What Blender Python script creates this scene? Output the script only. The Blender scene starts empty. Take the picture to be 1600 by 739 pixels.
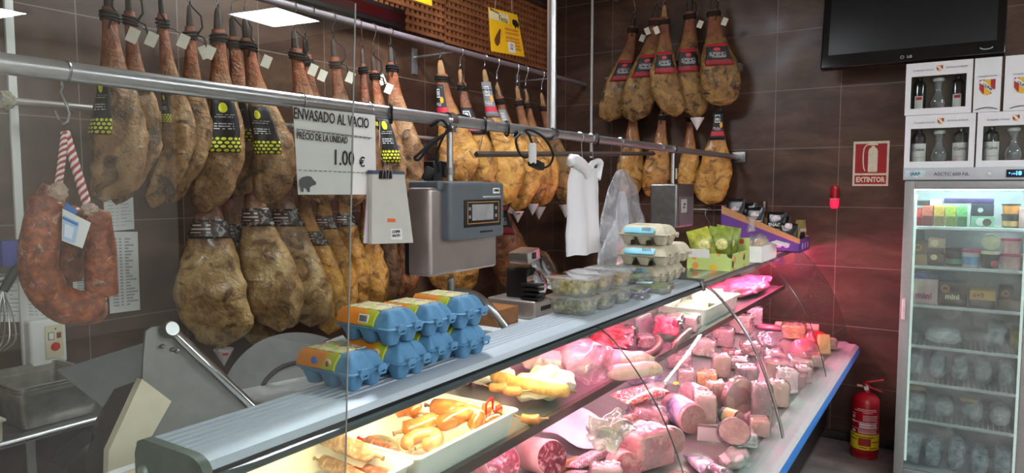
import bpy, bmesh, math, random
from mathutils import Vector, Matrix, noise as mnoise
S = bpy.context.scene
COL = S.collection
R = math.radians
rnd = random.Random(7)

# ---------------------------------------------------------------- camera model
F_PX, CXP, CYP, CAM_H = 1087.0, 800.0, 369.5, 1.75
YAW, PITCH = R(32.8), R(4.15)
_sy, _cy, _sp, _cp = math.sin(YAW), math.cos(YAW), math.sin(PITCH), math.cos(PITCH)
FWD = Vector((-_sy * _cp, _cy * _cp, -_sp)); RGT = Vector((_cy, _sy, 0)); UPV = Vector((-_sy * _sp, _cy * _sp, _cp))
CAMP = Vector((0, 0, CAM_H))
def at(px, py, X=None, Y=None, Z=None):
    d = FWD + RGT * ((px - CXP) / F_PX) + UPV * ((CYP - py) / F_PX)
    if X is not None: t = X / d.x
    elif Y is not None: t = Y / d.y
    else: t = (Z - CAM_H) / d.z
    return CAMP + d * t
def depth(p): return (Vector(p) - CAMP).dot(FWD)
def px_m(n, p): return n / F_PX * depth(p)
def face_cam(p): return math.atan2(p[1], p[0]) - math.pi / 2   # rotz so that local -Y looks at the camera

cam = bpy.data.objects.new('camera', bpy.data.cameras.new('camera')); COL.objects.link(cam)
cam.location = CAMP
cam.rotation_euler = (R(90) - PITCH, 0, YAW)
cam.data.sensor_width = 36; cam.data.lens = 36 * F_PX / 1600; cam.data.clip_start = .02
S.camera = cam
S.view_settings.view_transform = 'Standard'; S.view_settings.look = 'None'
S.view_settings.gamma = 1; S.view_settings.use_curve_mapping = False

# ---------------------------------------------------------------- materials
def C(h):
    v = [int(h[i:i + 2], 16) / 255 for i in (0, 2, 4)]
    return tuple(((c + .055) / 1.055) ** 2.4 if c > .04045 else c / 12.92 for c in v) + (1,)
class NT:
    def __init__(s, name):
        s.m = bpy.data.materials.new(name); s.m.use_nodes = True
        s.t = s.m.node_tree; s.b = s.t.nodes['Principled BSDF']; s.out = s.t.nodes['Material Output']
    def n(s, typ, **kw):
        o = s.t.nodes.new(typ)
        for k, v in kw.items(): setattr(o, k, v)
        return o
    def link(s, a, b): s.t.links.new(a, b)
    def setv(s, sock, v):
        if isinstance(v, bpy.types.NodeSocket): s.link(v, sock)
        else: sock.default_value = v
    def math(s, op, a, b=0, c=0):
        o = s.n('ShaderNodeMath', operation=op)
        for i, v in enumerate((a, b, c)): s.setv(o.inputs[i], v)
        return o.outputs[0]
    def noise(s, scale, detail=3, vec=None, dist=0, rough=.5):
        o = s.n('ShaderNodeTexNoise'); o.inputs['Scale'].default_value = scale; o.inputs['Detail'].default_value = detail
        o.inputs['Distortion'].default_value = dist; o.inputs['Roughness'].default_value = rough
        s.link(vec if vec else s.coord('Object'), o.inputs['Vector']); return o.outputs['Fac']
    def coord(s, k): return s.n('ShaderNodeTexCoord').outputs[k]
    def sep(s, v):
        o = s.n('ShaderNodeSeparateXYZ'); s.link(v, o.inputs[0]); return o.outputs
    def ramp(s, f, stops, interp='LINEAR'):
        o = s.n('ShaderNodeValToRGB'); r = o.color_ramp; r.interpolation = interp
        while len(r.elements) > 1: r.elements.remove(r.elements[-1])
        r.elements[0].position, r.elements[0].color = stops[0]
        for p, c in stops[1:]:
            e = r.elements.new(p); e.color = c
        s.setv(o.inputs[0], f); return o.outputs[0]
    def mix(s, f, a, b, blend='MIX'):
        o = s.n('ShaderNodeMix', data_type='RGBA', blend_type=blend)
        s.setv(o.inputs[0], f); s.setv(o.inputs[6], a); s.setv(o.inputs[7], b); return o.outputs[2]
    def box01(s, v, lo, hi):       # 1 where lo < v < hi
        return s.math('MULTIPLY', s.math('GREATER_THAN', v, lo), s.math('LESS_THAN', v, hi))
    def bump(s, h, strength=.3, dist=.01):
        o = s.n('ShaderNodeBump'); o.inputs['Strength'].default_value = strength; o.inputs['Distance'].default_value = dist
        s.link(h, o.inputs['Height']); s.link(o.outputs[0], s.b.inputs['Normal'])
    def p(s, **kw):
        for k, v in kw.items(): s.setv(s.b.inputs[k.replace('_', ' ')], v)
        return s
MATS = {}
def pm(name, col, rough=.5, metal=0., var=.12, scale=25, bump=0., coat=0., spec=None, bscale=None, stretch=None, emit=None, estr=0):
    if name in MATS: return MATS[name]
    n = NT(name); c = C(col) if isinstance(col, str) else col
    vec = n.coord('Object')
    if stretch:
        mp = n.n('ShaderNodeMapping'); mp.inputs['Scale'].default_value = stretch; n.link(vec, mp.inputs[0]); vec = mp.outputs[0]
    f = n.noise(scale, 4, vec)
    lo = tuple(x * (1 - var) for x in c[:3]) + (1,); hi = tuple(min(1, x * (1 + var)) for x in c[:3]) + (1,)
    n.p(Base_Color=n.ramp(f, [(.3, lo), (.7, hi)]), Roughness=rough, Metallic=metal)
    if coat: n.p(Coat_Weight=coat, Coat_Roughness=.12)
    if spec is not None: n.b.inputs['Specular IOR Level'].default_value = spec
    if bump: n.bump(n.noise(bscale or scale * 2, 4, vec), bump, .004)
    if emit: n.p(Emission_Color=C(emit), Emission_Strength=estr)
    MATS[name] = n.m; return n.m
def glassy(name, tint='ffffff', trans=.94, rough=.02, refl=1.0, milky=0., ior=1.5):
    """thin clear sheet: fresnel-weighted gloss over a tinted transparent body"""
    if name in MATS: return MATS[name]
    n = NT(name); t = n.t; t.nodes.remove(n.b)
    tr = n.n('ShaderNodeBsdfTransparent'); c = C(tint); tr.inputs[0].default_value = tuple(x * trans for x in c[:3]) + (1,)
    gl = n.n('ShaderNodeBsdfGlossy'); gl.inputs['Roughness'].default_value = rough
    fr = n.n('ShaderNodeFresnel'); gm = n.n('ShaderNodeNewGeometry')
    n.link(n.math('ADD', n.math('MULTIPLY', gm.outputs['Backfacing'], 1 / ior - ior), ior), fr.inputs[0])
    fac = n.math('MULTIPLY', fr.outputs[0], refl)
    body = tr.outputs[0]
    if milky:
        df = n.n('ShaderNodeBsdfDiffuse'); df.inputs[0].default_value = c
        m0 = n.n('ShaderNodeMixShader')
        wr = n.math('MULTIPLY', n.math('POWER', n.noise(14, 3, None, .8), 1.6), milky * 1.6)
        n.link(wr, m0.inputs[0]); n.link(body, m0.inputs[1]); n.link(df.outputs[0], m0.inputs[2]); body = m0.outputs[0]
    mx = n.n('ShaderNodeMixShader'); n.link(fac, mx.inputs[0]); n.link(body, mx.inputs[1]); n.link(gl.outputs[0], mx.inputs[2])
    n.link(mx.outputs[0], n.out.inputs[0]); MATS[name] = n.m; return n.m
def emit(name, col, strength):
    if name in MATS: return MATS[name]
    n = NT(name); n.p(Base_Color=C(col), Emission_Color=C(col), Emission_Strength=strength); MATS[name] = n.m; return n.m

STEEL = pm('brushed_steel', 'b4b4b2', .32, 1., .08, 60, stretch=(1, 1, 12))
STEELD = pm('worn_steel', '8f8f8e', .38, 1., .15, 30)
CHROME = pm('chrome', 'd8d8da', .12, 1., .03)
ALU = pm('aluminium', 'b9bec2', .35, .8, .06, 50)
GALV = pm('satin_pipe_metal', 'c4c4c6', .3, .9, .07, 40)
WHITE = pm('white_plastic', 'e6e6e2', .4, 0, .03)
PAPER = pm('white_paper', 'e2e2de', .8, 0, .03)
CREAM = pm('cream_plastic', 'd8cfae', .45, 0, .04)
BLACK = pm('black_plastic', '121214', .4, 0, .2)
DARK = pm('dark_print', '17171a', .7, 0, .1)
GREY = pm('grey_plastic', '5a626a', .45, 0, .05)
RED = pm('red_plastic', 'b3121c', .35, 0, .06)
REDINK = pm('red_print', 'b5171f', .6, 0, .05)
YELLOW = pm('yellow_print', 'f4bd12', .6, 0, .05)
BLUE = pm('blue_print', '2f6fb8', .5, 0, .06)
CORD = pm('black_cord', '0c0b0b', .8, 0, .2)
WOOD = pm('brown_wood', '8a5a30', .55, 0, .25, 8, stretch=(1, 14, 14))
CARD = pm('brown_cardboard', 'b08d5e', .8, 0, .08)

# ---------------------------------------------------------------- mesh builder
class MB:
    def __init__(s): s.bm = bmesh.new(); s.uv = None
    def _mi(s, f0, mi):
        if mi:
            s.bm.faces.ensure_lookup_table()
            for f in s.bm.faces[f0:]: f.material_index = mi
    def box(s, c, d, bev=0., seg=2, rot=None, mi=0, taper=None, M=None):
        """centre, full dimensions"""
        b = bmesh.new(); bmesh.ops.create_cube(b, size=1)
        for v in b.verts:
            k = 1.
            if taper and v.co.z > 0: v.co.x *= taper[0]; v.co.y *= taper[1]
            v.co = Vector((v.co.x * d[0], v.co.y * d[1], v.co.z * d[2]))
        if bev: bmesh.ops.bevel(b, geom=b.edges[:], offset=bev, segments=seg, affect='EDGES', profile=.6)
        m = Matrix.Translation(c)
        if rot: m = m @ (Matrix.Rotation(rot[2], 4, 'Z') @ Matrix.Rotation(rot[1], 4, 'Y') @ Matrix.Rotation(rot[0], 4, 'X'))
        if M is not None: m = M @ m
        return s.add(b, m, mi)
    def add(s, b, m=None, mi=0):
        f0 = len(s.bm.faces)
        if m is not None: bmesh.ops.transform(b, matrix=m, verts=b.verts[:])
        me = bpy.data.meshes.new('tmp'); b.to_mesh(me); b.free(); s.bm.from_mesh(me); bpy.data.meshes.remove(me)
        s._mi(f0, mi); return s
    def loft(s, rings, closed=True, caps=True, mi=0, loop=False):
        f0 = len(s.bm.faces); vs = [[s.bm.verts.new(p) for p in r] for r in rings]
        n = len(rings[0]); k = len(rings)
        for i in range(k if loop else k - 1):
            a, b = vs[i], vs[(i + 1) % k]
            for j in range(n if closed else n - 1):
                s.bm.faces.new((a[j], a[(j + 1) % n], b[(j + 1) % n], b[j]))
        if caps and closed and not loop:
            s.bm.faces.new(vs[0][::-1]); s.bm.faces.new(vs[-1])
        s._mi(f0, mi); return s
    def tube(s, pts, r, seg=8, mi=0, loop=False, flat=1.):
        pts = [Vector(p) for p in pts]; n = len(pts); rings = []
        up = Vector((0, 0, 1)); prev = None
        for i, p in enumerate(pts):
            if loop: d = pts[(i + 1) % n] - pts[i - 1]
            else: d = pts[min(i + 1, n - 1)] - pts[max(i - 1, 0)]
            d = d.normalized() if d.length > 1e-9 else Vector((0, 0, 1))
            if prev is None:
                a = d.cross(up)
                if a.length < .05: a = d.cross(Vector((1, 0, 0)))
            else: a = prev - d * prev.dot(d)
            a.normalize(); prev = a; b = d.cross(a)
            rr = r[i] if isinstance(r, (list, tuple)) else r
            rings.append([p + (a * math.cos(t) + b * math.sin(t) * flat) * rr for t in (2 * math.pi * k / seg for k in range(seg))])
        return s.loft(rings, mi=mi, loop=loop)
    def lathe(s, prof, seg=24, c=(0, 0, 0), mi=0, M=None, sx=1., sy_=1.):
        c = Vector(c); rings = [[c + Vector((r * sx * math.cos(2 * math.pi * k / seg), r * sy_ * math.sin(2 * math.pi * k / seg), z)) for k in range(seg)] for r, z in prof]
        if M is not None: rings = [[M @ p for p in q] for q in rings]
        return s.loft(rings, mi=mi)
    def prism(s, poly, vec, mi=0):
        """polygon (3D points) extruded by vec"""
        vec = Vector(vec); return s.loft([[Vector(p) for p in poly], [Vector(p) + vec for p in poly]], mi=mi)
    def blob(s, c, rad, sub=3, amp=0., fr=3., seed=0, sq=1., M=None, mi=0):
        """noisy (super)ellipsoid"""
        b = bmesh.new(); bmesh.ops.create_icosphere(b, subdivisions=sub, radius=1)
        off = Vector((seed * 3.7, seed * 1.3, seed * 7.1))
        for v in b.verts:
            p = v.co.copy()
            if sq != 1.:
                k = (abs(p.x) ** sq + abs(p.y) ** sq + abs(p.z) ** sq) ** (-1 / sq); p = p * k
            if amp: p = p * (1 + amp * mnoise.noise(p * fr + off))
            v.co = Vector((p.x * rad[0], p.y * rad[1], p.z * rad[2]))
        m = Matrix.Translation(c)
        if M is not None: m = m @ M
        return s.add(b, m, mi)
    def bevel(s, off, seg=2, ang=30):
        es = [e for e in s.bm.edges if len(e.link_faces) == 2 and e.calc_face_angle(0) > R(ang)]
        bmesh.ops.bevel(s.bm, geom=es, offset=off, segments=seg, affect='EDGES', profile=.6); return s
    def jitter(s, amp, fr=10., seed=0):
        o = Vector((seed * 1.7, seed * 2.9, seed))
        for v in s.bm.verts:
            p = v.co * fr + o
            v.co += Vector((mnoise.noise(p), mnoise.noise(p + Vector((9, 0, 0))), mnoise.noise(p + Vector((0, 9, 0))))) * amp
        return s
    def build(s, name, mats, parent=None, loc=(0, 0, 0), rot=(0, 0, 0), smooth=True, ang=40):
        bmesh.ops.recalc_face_normals(s.bm, faces=s.bm.faces[:])
        me = bpy.data.meshes.new(name); s.bm.to_mesh(me); s.bm.free()
        for m in (mats if isinstance(mats, (list, tuple)) else [mats]): me.materials.append(m)
        if smooth:
            me.polygons.foreach_set('use_smooth', [True] * len(me.polygons))
            me.set_sharp_from_angle(angle=R(ang))
        o = bpy.data.objects.new(name, me); COL.objects.link(o); o.location = loc; o.rotation_euler = rot
        if parent: o.parent = parent
        return o
def tag(o, label=None, cat=None, group=None, kind=None):
    if label: o['label'] = label
    if cat: o['category'] = cat
    if group: o['group'] = group
    if kind: o['kind'] = kind
    return o
def thing(name, label, cat, loc=(0, 0, 0), rz=0., group=None, rot=None):
    o = bpy.data.objects.new(name, None); COL.objects.link(o); o.location = loc
    o.rotation_euler = rot if rot else (0, 0, rz); o.empty_display_size = .05
    return tag(o, label, cat, group)
def dup(root, loc, rz, label=None, group=None, rot=None, scale=None):
    def cp(o, par):
        c = o.copy(); COL.objects.link(c); c.parent = par
        for ch in list(o.children): cp(ch, c)
        return c
    r = cp(root, None); r.location = loc; r.rotation_euler = rot if rot else (0, 0, rz)
    if scale: r.scale = scale
    return tag(r, label, None, group)
def structure(name, m, mats, **kw): return tag(m.build(name, mats, **kw), kind='structure')
def text(name, body, size, mat, parent=None, loc=(0, 0, 0), rot=(0, 0, 0), align='CENTER', depth_=.0006, sx=1., bold=0.):
    cu = bpy.data.curves.new(name, 'FONT'); cu.body = body; cu.size = size; cu.align_x = align; cu.align_y = 'CENTER'; cu.extrude = depth_; cu.offset = bold
    cu.resolution_u = 2
    tmp = bpy.data.objects.new('tmp_text', cu); me = bpy.data.meshes.new_from_object(tmp); bpy.data.objects.remove(tmp); bpy.data.curves.remove(cu)
    me.name = name; me.materials.append(mat)
    o = bpy.data.objects.new(name, me); COL.objects.link(o); o.location = loc; o.rotation_euler = rot; o.scale = (sx, 1, 1)
    if parent: o.parent = parent
    return o
def cat_rom(kn, t):
    """smooth interpolation through (t, value) knots"""
    if t <= kn[0][0]: return kn[0][1]
    for i in range(len(kn) - 1):
        if t <= kn[i + 1][0]:
            t0, v0 = kn[i]; t1, v1 = kn[i + 1]; u = (t - t0) / (t1 - t0)
            m0 = (v1 - kn[i - 1][1]) / (t1 - kn[i - 1][0]) if i > 0 else (v1 - v0) / (t1 - t0)
            m1 = (kn[i + 2][1] - v0) / (kn[i + 2][0] - t0) if i + 2 < len(kn) else (v1 - v0) / (t1 - t0)
            h = t1 - t0
            return (2*u**3-3*u**2+1)*v0 + (u**3-2*u**2+u)*h*m0 + (-2*u**3+3*u**2)*v1 + (u**3-u**2)*h*m1
    return kn[-1][1]
def arc_pts(c, r, a0, a1, n, ax=(1, 0, 0), ay=(0, 0, 1)):
    c, ax, ay = Vector(c), Vector(ax), Vector(ay)
    return [c + (ax * math.cos(R(a0 + (a1 - a0) * i / n)) + ay * math.sin(R(a0 + (a1 - a0) * i / n))) * r for i in range(n + 1)]
# ================================================================ the room
WX, WY, CEIL = -2.92, 5.18, 3.35
XR, YF = 7.3, -3.0
def tile_mat(name, ax):
    n = NT(name); o = n.sep(n.coord('Object')); h = o[ax]; z = o[2]
    def line(v, off, size, w):
        f = n.math('FRACT', n.math('DIVIDE', n.math('SUBTRACT', v, off), size))
        d = n.math('MINIMUM', f, n.math('SUBTRACT', 1, f)); return n.math('LESS_THAN', d, w / size)
    off = -.706 if ax == 0 else 5.18
    g = n.math('MAXIMUM', line(h, off, .42, .0018), line(z, 2.012, .405, .0018))
    ch = n.math('FLOOR', n.math('DIVIDE', n.math('SUBTRACT', h, off), .42)); cz = n.math('FLOOR', n.math('DIVIDE', n.math('SUBTRACT', z, 2.012), .405))
    cv = n.n('ShaderNodeCombineXYZ'); n.link(ch, cv.inputs[0]); n.link(cz, cv.inputs[1])
    wn = n.n('ShaderNodeTexWhiteNoise'); n.link(cv.outputs[0], wn.inputs['Vector'])
    mp = n.n('ShaderNodeMapping'); mp.inputs['Scale'].default_value = (1, 1, 2.6); n.link(n.coord('Object'), mp.inputs[0])
    f = n.math('ADD', n.noise(2.2, 6, mp.outputs[0], .6, .62), n.math('MULTIPLY', n.math('SUBTRACT', wn.outputs['Value'], .5), .1))
    base = n.ramp(f, [(.3, C('38251c')), (.48, C('4c3428')), (.6, C('5e4535')), (.75, C('725a48'))])
    n.p(Base_Color=n.mix(g, base, C('8b7d74')), Roughness=n.ramp(n.noise(5, 4), [(.3, (.32,)*3 + (1,)), (.7, (.5,)*3 + (1,))]))
    n.bump(n.math('SUBTRACT', n.noise(30, 3), n.math('MULTIPLY', g, 2)), .15, .003)
    return n.m
m = MB().box((WX - .05, (WY + YF) / 2, CEIL / 2), (.1, WY - YF + .2, CEIL)); structure('wall_left', m, tile_mat('brown_tiles_side', 1))
m = MB().box(((WX + XR) / 2, WY + .05, CEIL / 2), (XR - WX + .2, .1, CEIL)); structure('wall_end', m, tile_mat('brown_tiles_end', 0))
PLASTER = pm('cream_plaster', 'd9d2c6', .8, 0, .05, 6)
m = MB().box((XR + .05, (WY + YF) / 2, CEIL / 2), (.1, WY - YF + .2, CEIL)); structure('wall_right', m, PLASTER)
m = MB().box(((WX + XR) / 2, YF - .05, CEIL / 2), (XR - WX + .2, .1, CEIL)); structure('wall_front', m, PLASTER)
m = MB().box(((WX + XR) / 2, (WY + YF) / 2, CEIL + .05), (XR - WX + .2, WY - YF + .2, .1)); structure('ceiling', m, pm('ceiling_paint', 'dcdad4', .9, 0, .03, 4))
n = NT('grey_floor_tiles'); o = n.sep(n.coord('Object'))
g = n.math('MAXIMUM', *[n.math('LESS_THAN', n.math('FRACT', n.math('DIVIDE', n.math('ADD', v, k), .6)), .008) for v, k in ((o[0], .16), (o[1], .2))])
n.p(Base_Color=n.mix(g, n.ramp(n.noise(9, 6), [(.3, C('77736e')), (.7, C('98948e'))]), C('55524e')), Roughness=.35)
m = MB().box(((WX + XR) / 2, (WY + YF) / 2, -.05), (XR - WX + .2, WY - YF + .2, .1)); structure('floor', m, n.m)
# vertical white conduits and skirting
m = MB().box((WX + .008, 1.168, 1.6), (.016, .028, 3.2), .003); structure('trim_1', m, WHITE)
m = MB().tube([(-2.56, WY - .012, CEIL), (-2.56, WY - .012, 1.98)], .011, 10); structure('trim_2', m, WHITE)
m = MB().box((-.75, WY - .008, .03), (1.1, .016, .06), .004); structure('baseboard_end', m, pm('dark_skirting', '2c2320', .5))

# ceiling lights: recessed square LED panels
LED = emit('led_diffuser', 'f4f9ff', 20)
LEDS = [(4.371, 4.43), (6.416, 2.76), (2.5, 3.4), (2.5, .6), (4.5, .8), (1.0, -1.6), (3.6, -1.8), (-1.9, 2.4)]  # last panel is unseen, added over the staff side to light the hams
for i, (x, y) in enumerate(LEDS):
    t = thing('ceiling_light', 'square white LED ceiling panel', 'ceiling light', (x, y, CEIL), R(-8) if x > 3 else 0, 'LED panels in the ceiling')
    f = MB()
    for sx, sy2, dx, dy in ((.62, .02, 0, .3), (.62, .02, 0, -.3), (.02, .58, .3, 0), (.02, .58, -.3, 0)): f.box((dx, dy, -.008), (sx, sy2, .016), .003)
    f.build('frame', WHITE, t)
    MB().box((0, 0, -.006), (.58, .58, .01)).build('diffuser', LED, t)
# ================================================================ refrigerated display counter
CY0, CY1 = .62, 5.12
counter = thing('display_counter', 'long refrigerated deli display counter with curved glass front and ribbed aluminium top', 'display counter', (-1.0, 2.9, 0))
OFF = Vector((-1.0, 2.9, 0))
def ext(poly, y0, y1, name, mat, parent=counter, ang=30, caps=True):
    """cross-section (x, z) in world metres run along the counter"""
    m = MB(); m.loft([[Vector((x, y, z)) - OFF for x, z in poly] for y in (y0, y1)], caps=caps)
    return m.build(name, mat, parent, ang=ang)
CANOPY = pm('canopy_aluminium', 'b4c0c8', .5, .2, .04, 20, stretch=(1, .1, 1))
LIP = pm('dark_gasket', '4b555c', .45, .3, .06)
# ribbed top
ZT = 1.336
prof = [(-1.128, 1.29), (-1.125, 1.315), (-1.118, 1.331), (-1.108, ZT)]
for k in range(6):
    x = -1.102 + k * .0195
    prof += [(x, ZT), (x + .0025, ZT - .004), (x + .005, ZT - .004), (x + .0075, ZT)]
prof += [(-.983, ZT), (-.966, ZT - .002), (-.953, ZT - .007), (-.946, 1.3205), (-.945, 1.317), (-.955, 1.316), (-.965, 1.30)]
CYA = 3.04
canopy = ext(prof, CY0, CYA, 'canopy', CANOPY, ang=25)
ext([(-.947, 1.3155), (-.955, 1.316), (-.955, 1.309), (-.947, 1.309)], CY0, CYA, 'glass_channel', BLACK)
ext([(-.945, 1.3085), (-.942, 1.304), (-.944, 1.293), (-.95, 1.289), (-.975, 1.289), (-.975, 1.3085)], CY0, CYA, 'canopy_lip', LIP)
# greenish moulded end cap with two screws
GREEN = pm('green_end_cap', '5e6e60', .5, 0, .25, 14)
cap = ext([(-1.131, 1.275), (-1.131, 1.31), (-1.122, 1.332), (-1.105, 1.339), (-.983, 1.339), (-.965, 1.337), (-.95, 1.33), (-.943, 1.32), (-.94, 1.29), (-.945, 1.272), (-.96, 1.255), (-1.10, 1.25), (-1.122, 1.258)], CY0 - .016, CY0, 'end_cap', GREEN)
for x, z in ((-1.10, 1.285), (-.975, 1.283)):
    m = MB().lathe([(0, .0), (.011, 0), (.013, .003), (.010, .008), (.003, .009), (0, .007)], 14, M=Matrix.Translation(Vector((x, CY0 - .016, z)) - OFF) @ Matrix.Rotation(R(90), 4, 'X'))
    m.build('screw', pm('pale_screw', '9aa79a', .4, .3), cap)
ext([(-1.165, 1.315), (-.945, 1.315), (-.945, 1.323), (-1.165, 1.323)], CYA, CY1, 'glass_top', glassy('frosted_top', 'dfe6e4', .8, .12, .8, .12))
ext([(-.955, 1.298), (-.945, 1.298), (-.945, 1.325), (-.955, 1.325)], CYA, CY1, 'top_rail', pm('top_rail_grey', '9a9596', .35, .5))
# underside, back and body
LINER = pm('white_liner', 'cfd0cd', .45, .1, .04)
ext([(-1.125, 1.285), (-1.125, 1.29), (-.976, 1.300), (-.976, 1.289), (-.99, 1.29)], CY0, CYA, 'canopy_underside', LINER)
ext([(-1.5, .8), (-1.5, 1.1), (-1.53, 1.1), (-1.53, .8)], CY0 - .3, CY1, 'back_panel', LINER)
DECK = [(-1.5, .765), (-1.5, .80), (-1.47, .80), (-.66, .70), (-.6, .672), (-.6, .645), (-1.45, .735)]
ext([(-1.13, 1.285), (-1.5, 1.1), (-1.51, 1.1), (-1.14, 1.29)], CY0 - .3, CY1, 'rear_door', LINER)
ext(DECK, CY0 - .3, CY1, 'deck', pm('deck_steel', 'a9a7a4', .35, .6, .06))
ext([(-1.53, .1), (-1.53, .80), (-1.45, .735), (-.68, .645), (-.72, .1)], CY0 - .3, CY1, 'body', pm('dark_brown_cladding', '1b1413', .5, 0, .1))
BUMP = pm('bumper_grey', 'bfc1c2', .42, .1, .04)
ext([(-.655, .66), (-.652, .7), (-.615, .702), (-.59, .69), (-.555, .69), (-.535, .676), (-.53, .652), (-.54, .63), (-.56, .6), (-.60, .56), (-.66, .54)], CY0 - .3, CY1, 'bumper', BUMP)
ext([(-.5335, .675), (-.5285, .668), (-.5245, .652), (-.5275, .636), (-.535, .638), (-.532, .652)], CY0 - .3, CY1 - .03, 'blue_strip', pm('blue_strip', '2f7fd0', .35, 0, .05))
# rounded white bumper end
# glass shelf with a steel front rail
GLASS = glassy('clear_glass', 'f4fbf8', .98, .015, .5)
SHELF = glassy('shelf_glass', 'dfe9e6', .75, .05, .9)
ext([(-1.47, 1.042), (-1.03, 1.042), (-1.03, 1.05), (-1.47, 1.05)], CY0 - .2, CY1 - .02, 'glass_shelf', pm('grey_shelf', '8e9295', .3, .5, .05))
ext([(-1.032, 1.03), (-1.012, 1.03), (-1.012, 1.058), (-1.032, 1.058)], CY0 - .2, CY1 - .02, 'shelf_rail', pm('shelf_edge_metal', '6e6463', .35, .7, .06))
for y in (1.95, 3.02, 4.15, 5.06):
    m = MB(); m.box(Vector((-1.45, y, .94)) - OFF, (.03, .03, .28), .004); m.box(Vector((-1.25, y, 1.034)) - OFF, (.4, .02, .014), .003)
    m.build('shelf_bracket', STEELD, counter)
# lamps: short tubes under the canopy and under the shelf
WARM = emit('warm_tube', 'ffe0b0', 30); PINK = emit('pink_tube', 'ff86aa', 34); COOL = emit('cool_tube', 'f2fff0', 24); PINKS = emit('pink_shelf_tube', 'ffb0c8', 23)
def lamp(y0, y1, x, z, mat, par=counter):
    m = MB().box(Vector((x, (y0 + y1) / 2, z + .014)) - OFF, (.012 if y1 > 5.08 else .03, y1 - y0, .012), .003); f = m.build('lamp_holder', WHITE, par)
    m = MB().tube([Vector((x, y0 + .01, z)) - OFF, Vector((x, y1 - .01, z)) - OFF], .008, 10); m.build('lamp_tube', mat, f)
lamp(.7, 1.95, -1.05, 1.268, WARM); lamp(2.0, 3.1, -1.05, 1.268, PINK); lamp(3.2, 4.2, -1.05, 1.268, COOL); lamp(4.25, 5.1, -1.05, 1.268, emit('deep_pink_tube', 'ff5f92', 95))
for y0, y1 in ((.75, 2.1), (2.15, 3.6), (3.65, 5.05)): lamp(y0, y1, -1.1, 1.018, PINKS)
# curved front glass in four panels, edges showing as seams
GP = [(-.944, 1.3125), (-.93, 1.308), (-.882, 1.275), (-.805, 1.19), (-.73, 1.08), (-.675, .96), (-.632, .84), (-.603, .74), (-.592, .69)]
GPs = []
for i in range(len(GP) - 1):
    for k in range(3): 
        t = (i + k / 3) / (len(GP) - 1); kn = [j / (len(GP) - 1) for j in range(len(GP))]
        GPs.append((cat_rom([(a, g[0]) for a, g in zip(kn, GP)], t), cat_rom([(a, g[1]) for a, g in zip(kn, GP)], t)))
GPs.append(GP[-1])
EDGE = pm('glass_edge', '3f4a48', .15, .2, .1)
def glass_panel(y0, y1, clip=False):
    inner = [(x - .006, z - .002) for x, z in GPs]
    g = ext(GPs + inner[::-1], y0, y1, 'front_glass', GLASS, ang=60)
    def seam(y, r, mat, name, par):
        m = MB().tube([Vector((x, y, z)) - OFF for x, z in GPs], r, 6); m.build(name, mat, par)
    seam(y1, .0022, EDGE, 'glass_edge', g)
    return g
SE = [CY0, 1.95, 3.02, 4.15, CY1]
for i in range(4): glass_panel(SE[i] + .004, SE[i + 1] - .004)
# chrome clamp strip along the seam at the third panel
m = MB().tube([Vector((x + .004, 3.027, z)) - OFF for x, z in GPs[1:]], .006, 8, flat=.6); m.build('seam_strip', CHROME, counter)
m = MB().box(Vector((-.99, 3.0, 1.339)) - OFF, (.11, .03, .006), .002); m.box(Vector((-.939, 3.0, 1.315)) - OFF, (.008, .03, .05), .002, rot=(0, R(-20), 0)); m.build('seam_clip', STEELD, counter)
# end glass pane shaped like the section
endp = [(x, z) for x, z in GPs] + [(-.66, .70), (-1.46, .80), (-1.46, 1.11), (-1.14, 1.28), (-.95, 1.30)]
ext(endp, CY1 - .008, CY1 - .002, 'end_glass', GLASS, ang=60)
# price label holders on the bumper
for y, w in ((2.62, .05), (2.2, .05)):
    MB().box(Vector((-.634, y, .7035)) - OFF, (.02, w, .002)).build('price_tab', PAPER, counter)

# flat glass screen standing on the bumper at the near end
SX = -.572
a = at(557, 5, X=SX); b = at(541, 739, X=SX)
m = MB(); k = (b.y - a.y) / (b.z - a.z); zb = .692
poly = [(SX, a.y, a.z), (SX, a.y + k * (zb - a.z), zb), (SX, -.75, zb), (SX, -.75, a.z)]
gs = thing('glass_screen', 'large clear flat glass screen standing at the near end of the counter', 'glass screen', (SX, 0, zb))
m.prism([Vector(p) - Vector((SX, 0, zb)) for p in poly], (-.003, 0, 0)); m.build('pane', glassy('screen_glass', 'f2f6f4', .96, .004, 1.35), gs)
m = MB().tube([Vector(poly[0]) - Vector((SX + .0015, 0, zb)), Vector(poly[1]) - Vector((SX + .0015, 0, zb))], .0010, 6); m.build('pane_edge', pm('bright_glass_edge', '9a9a94', .25, .2, .05), gs)
for y in (-.5, .3):
    m = MB().box((.002, y, .0148), (.022, .05, .029), .004); m.build('foot_clamp', STEELD, gs)
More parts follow.
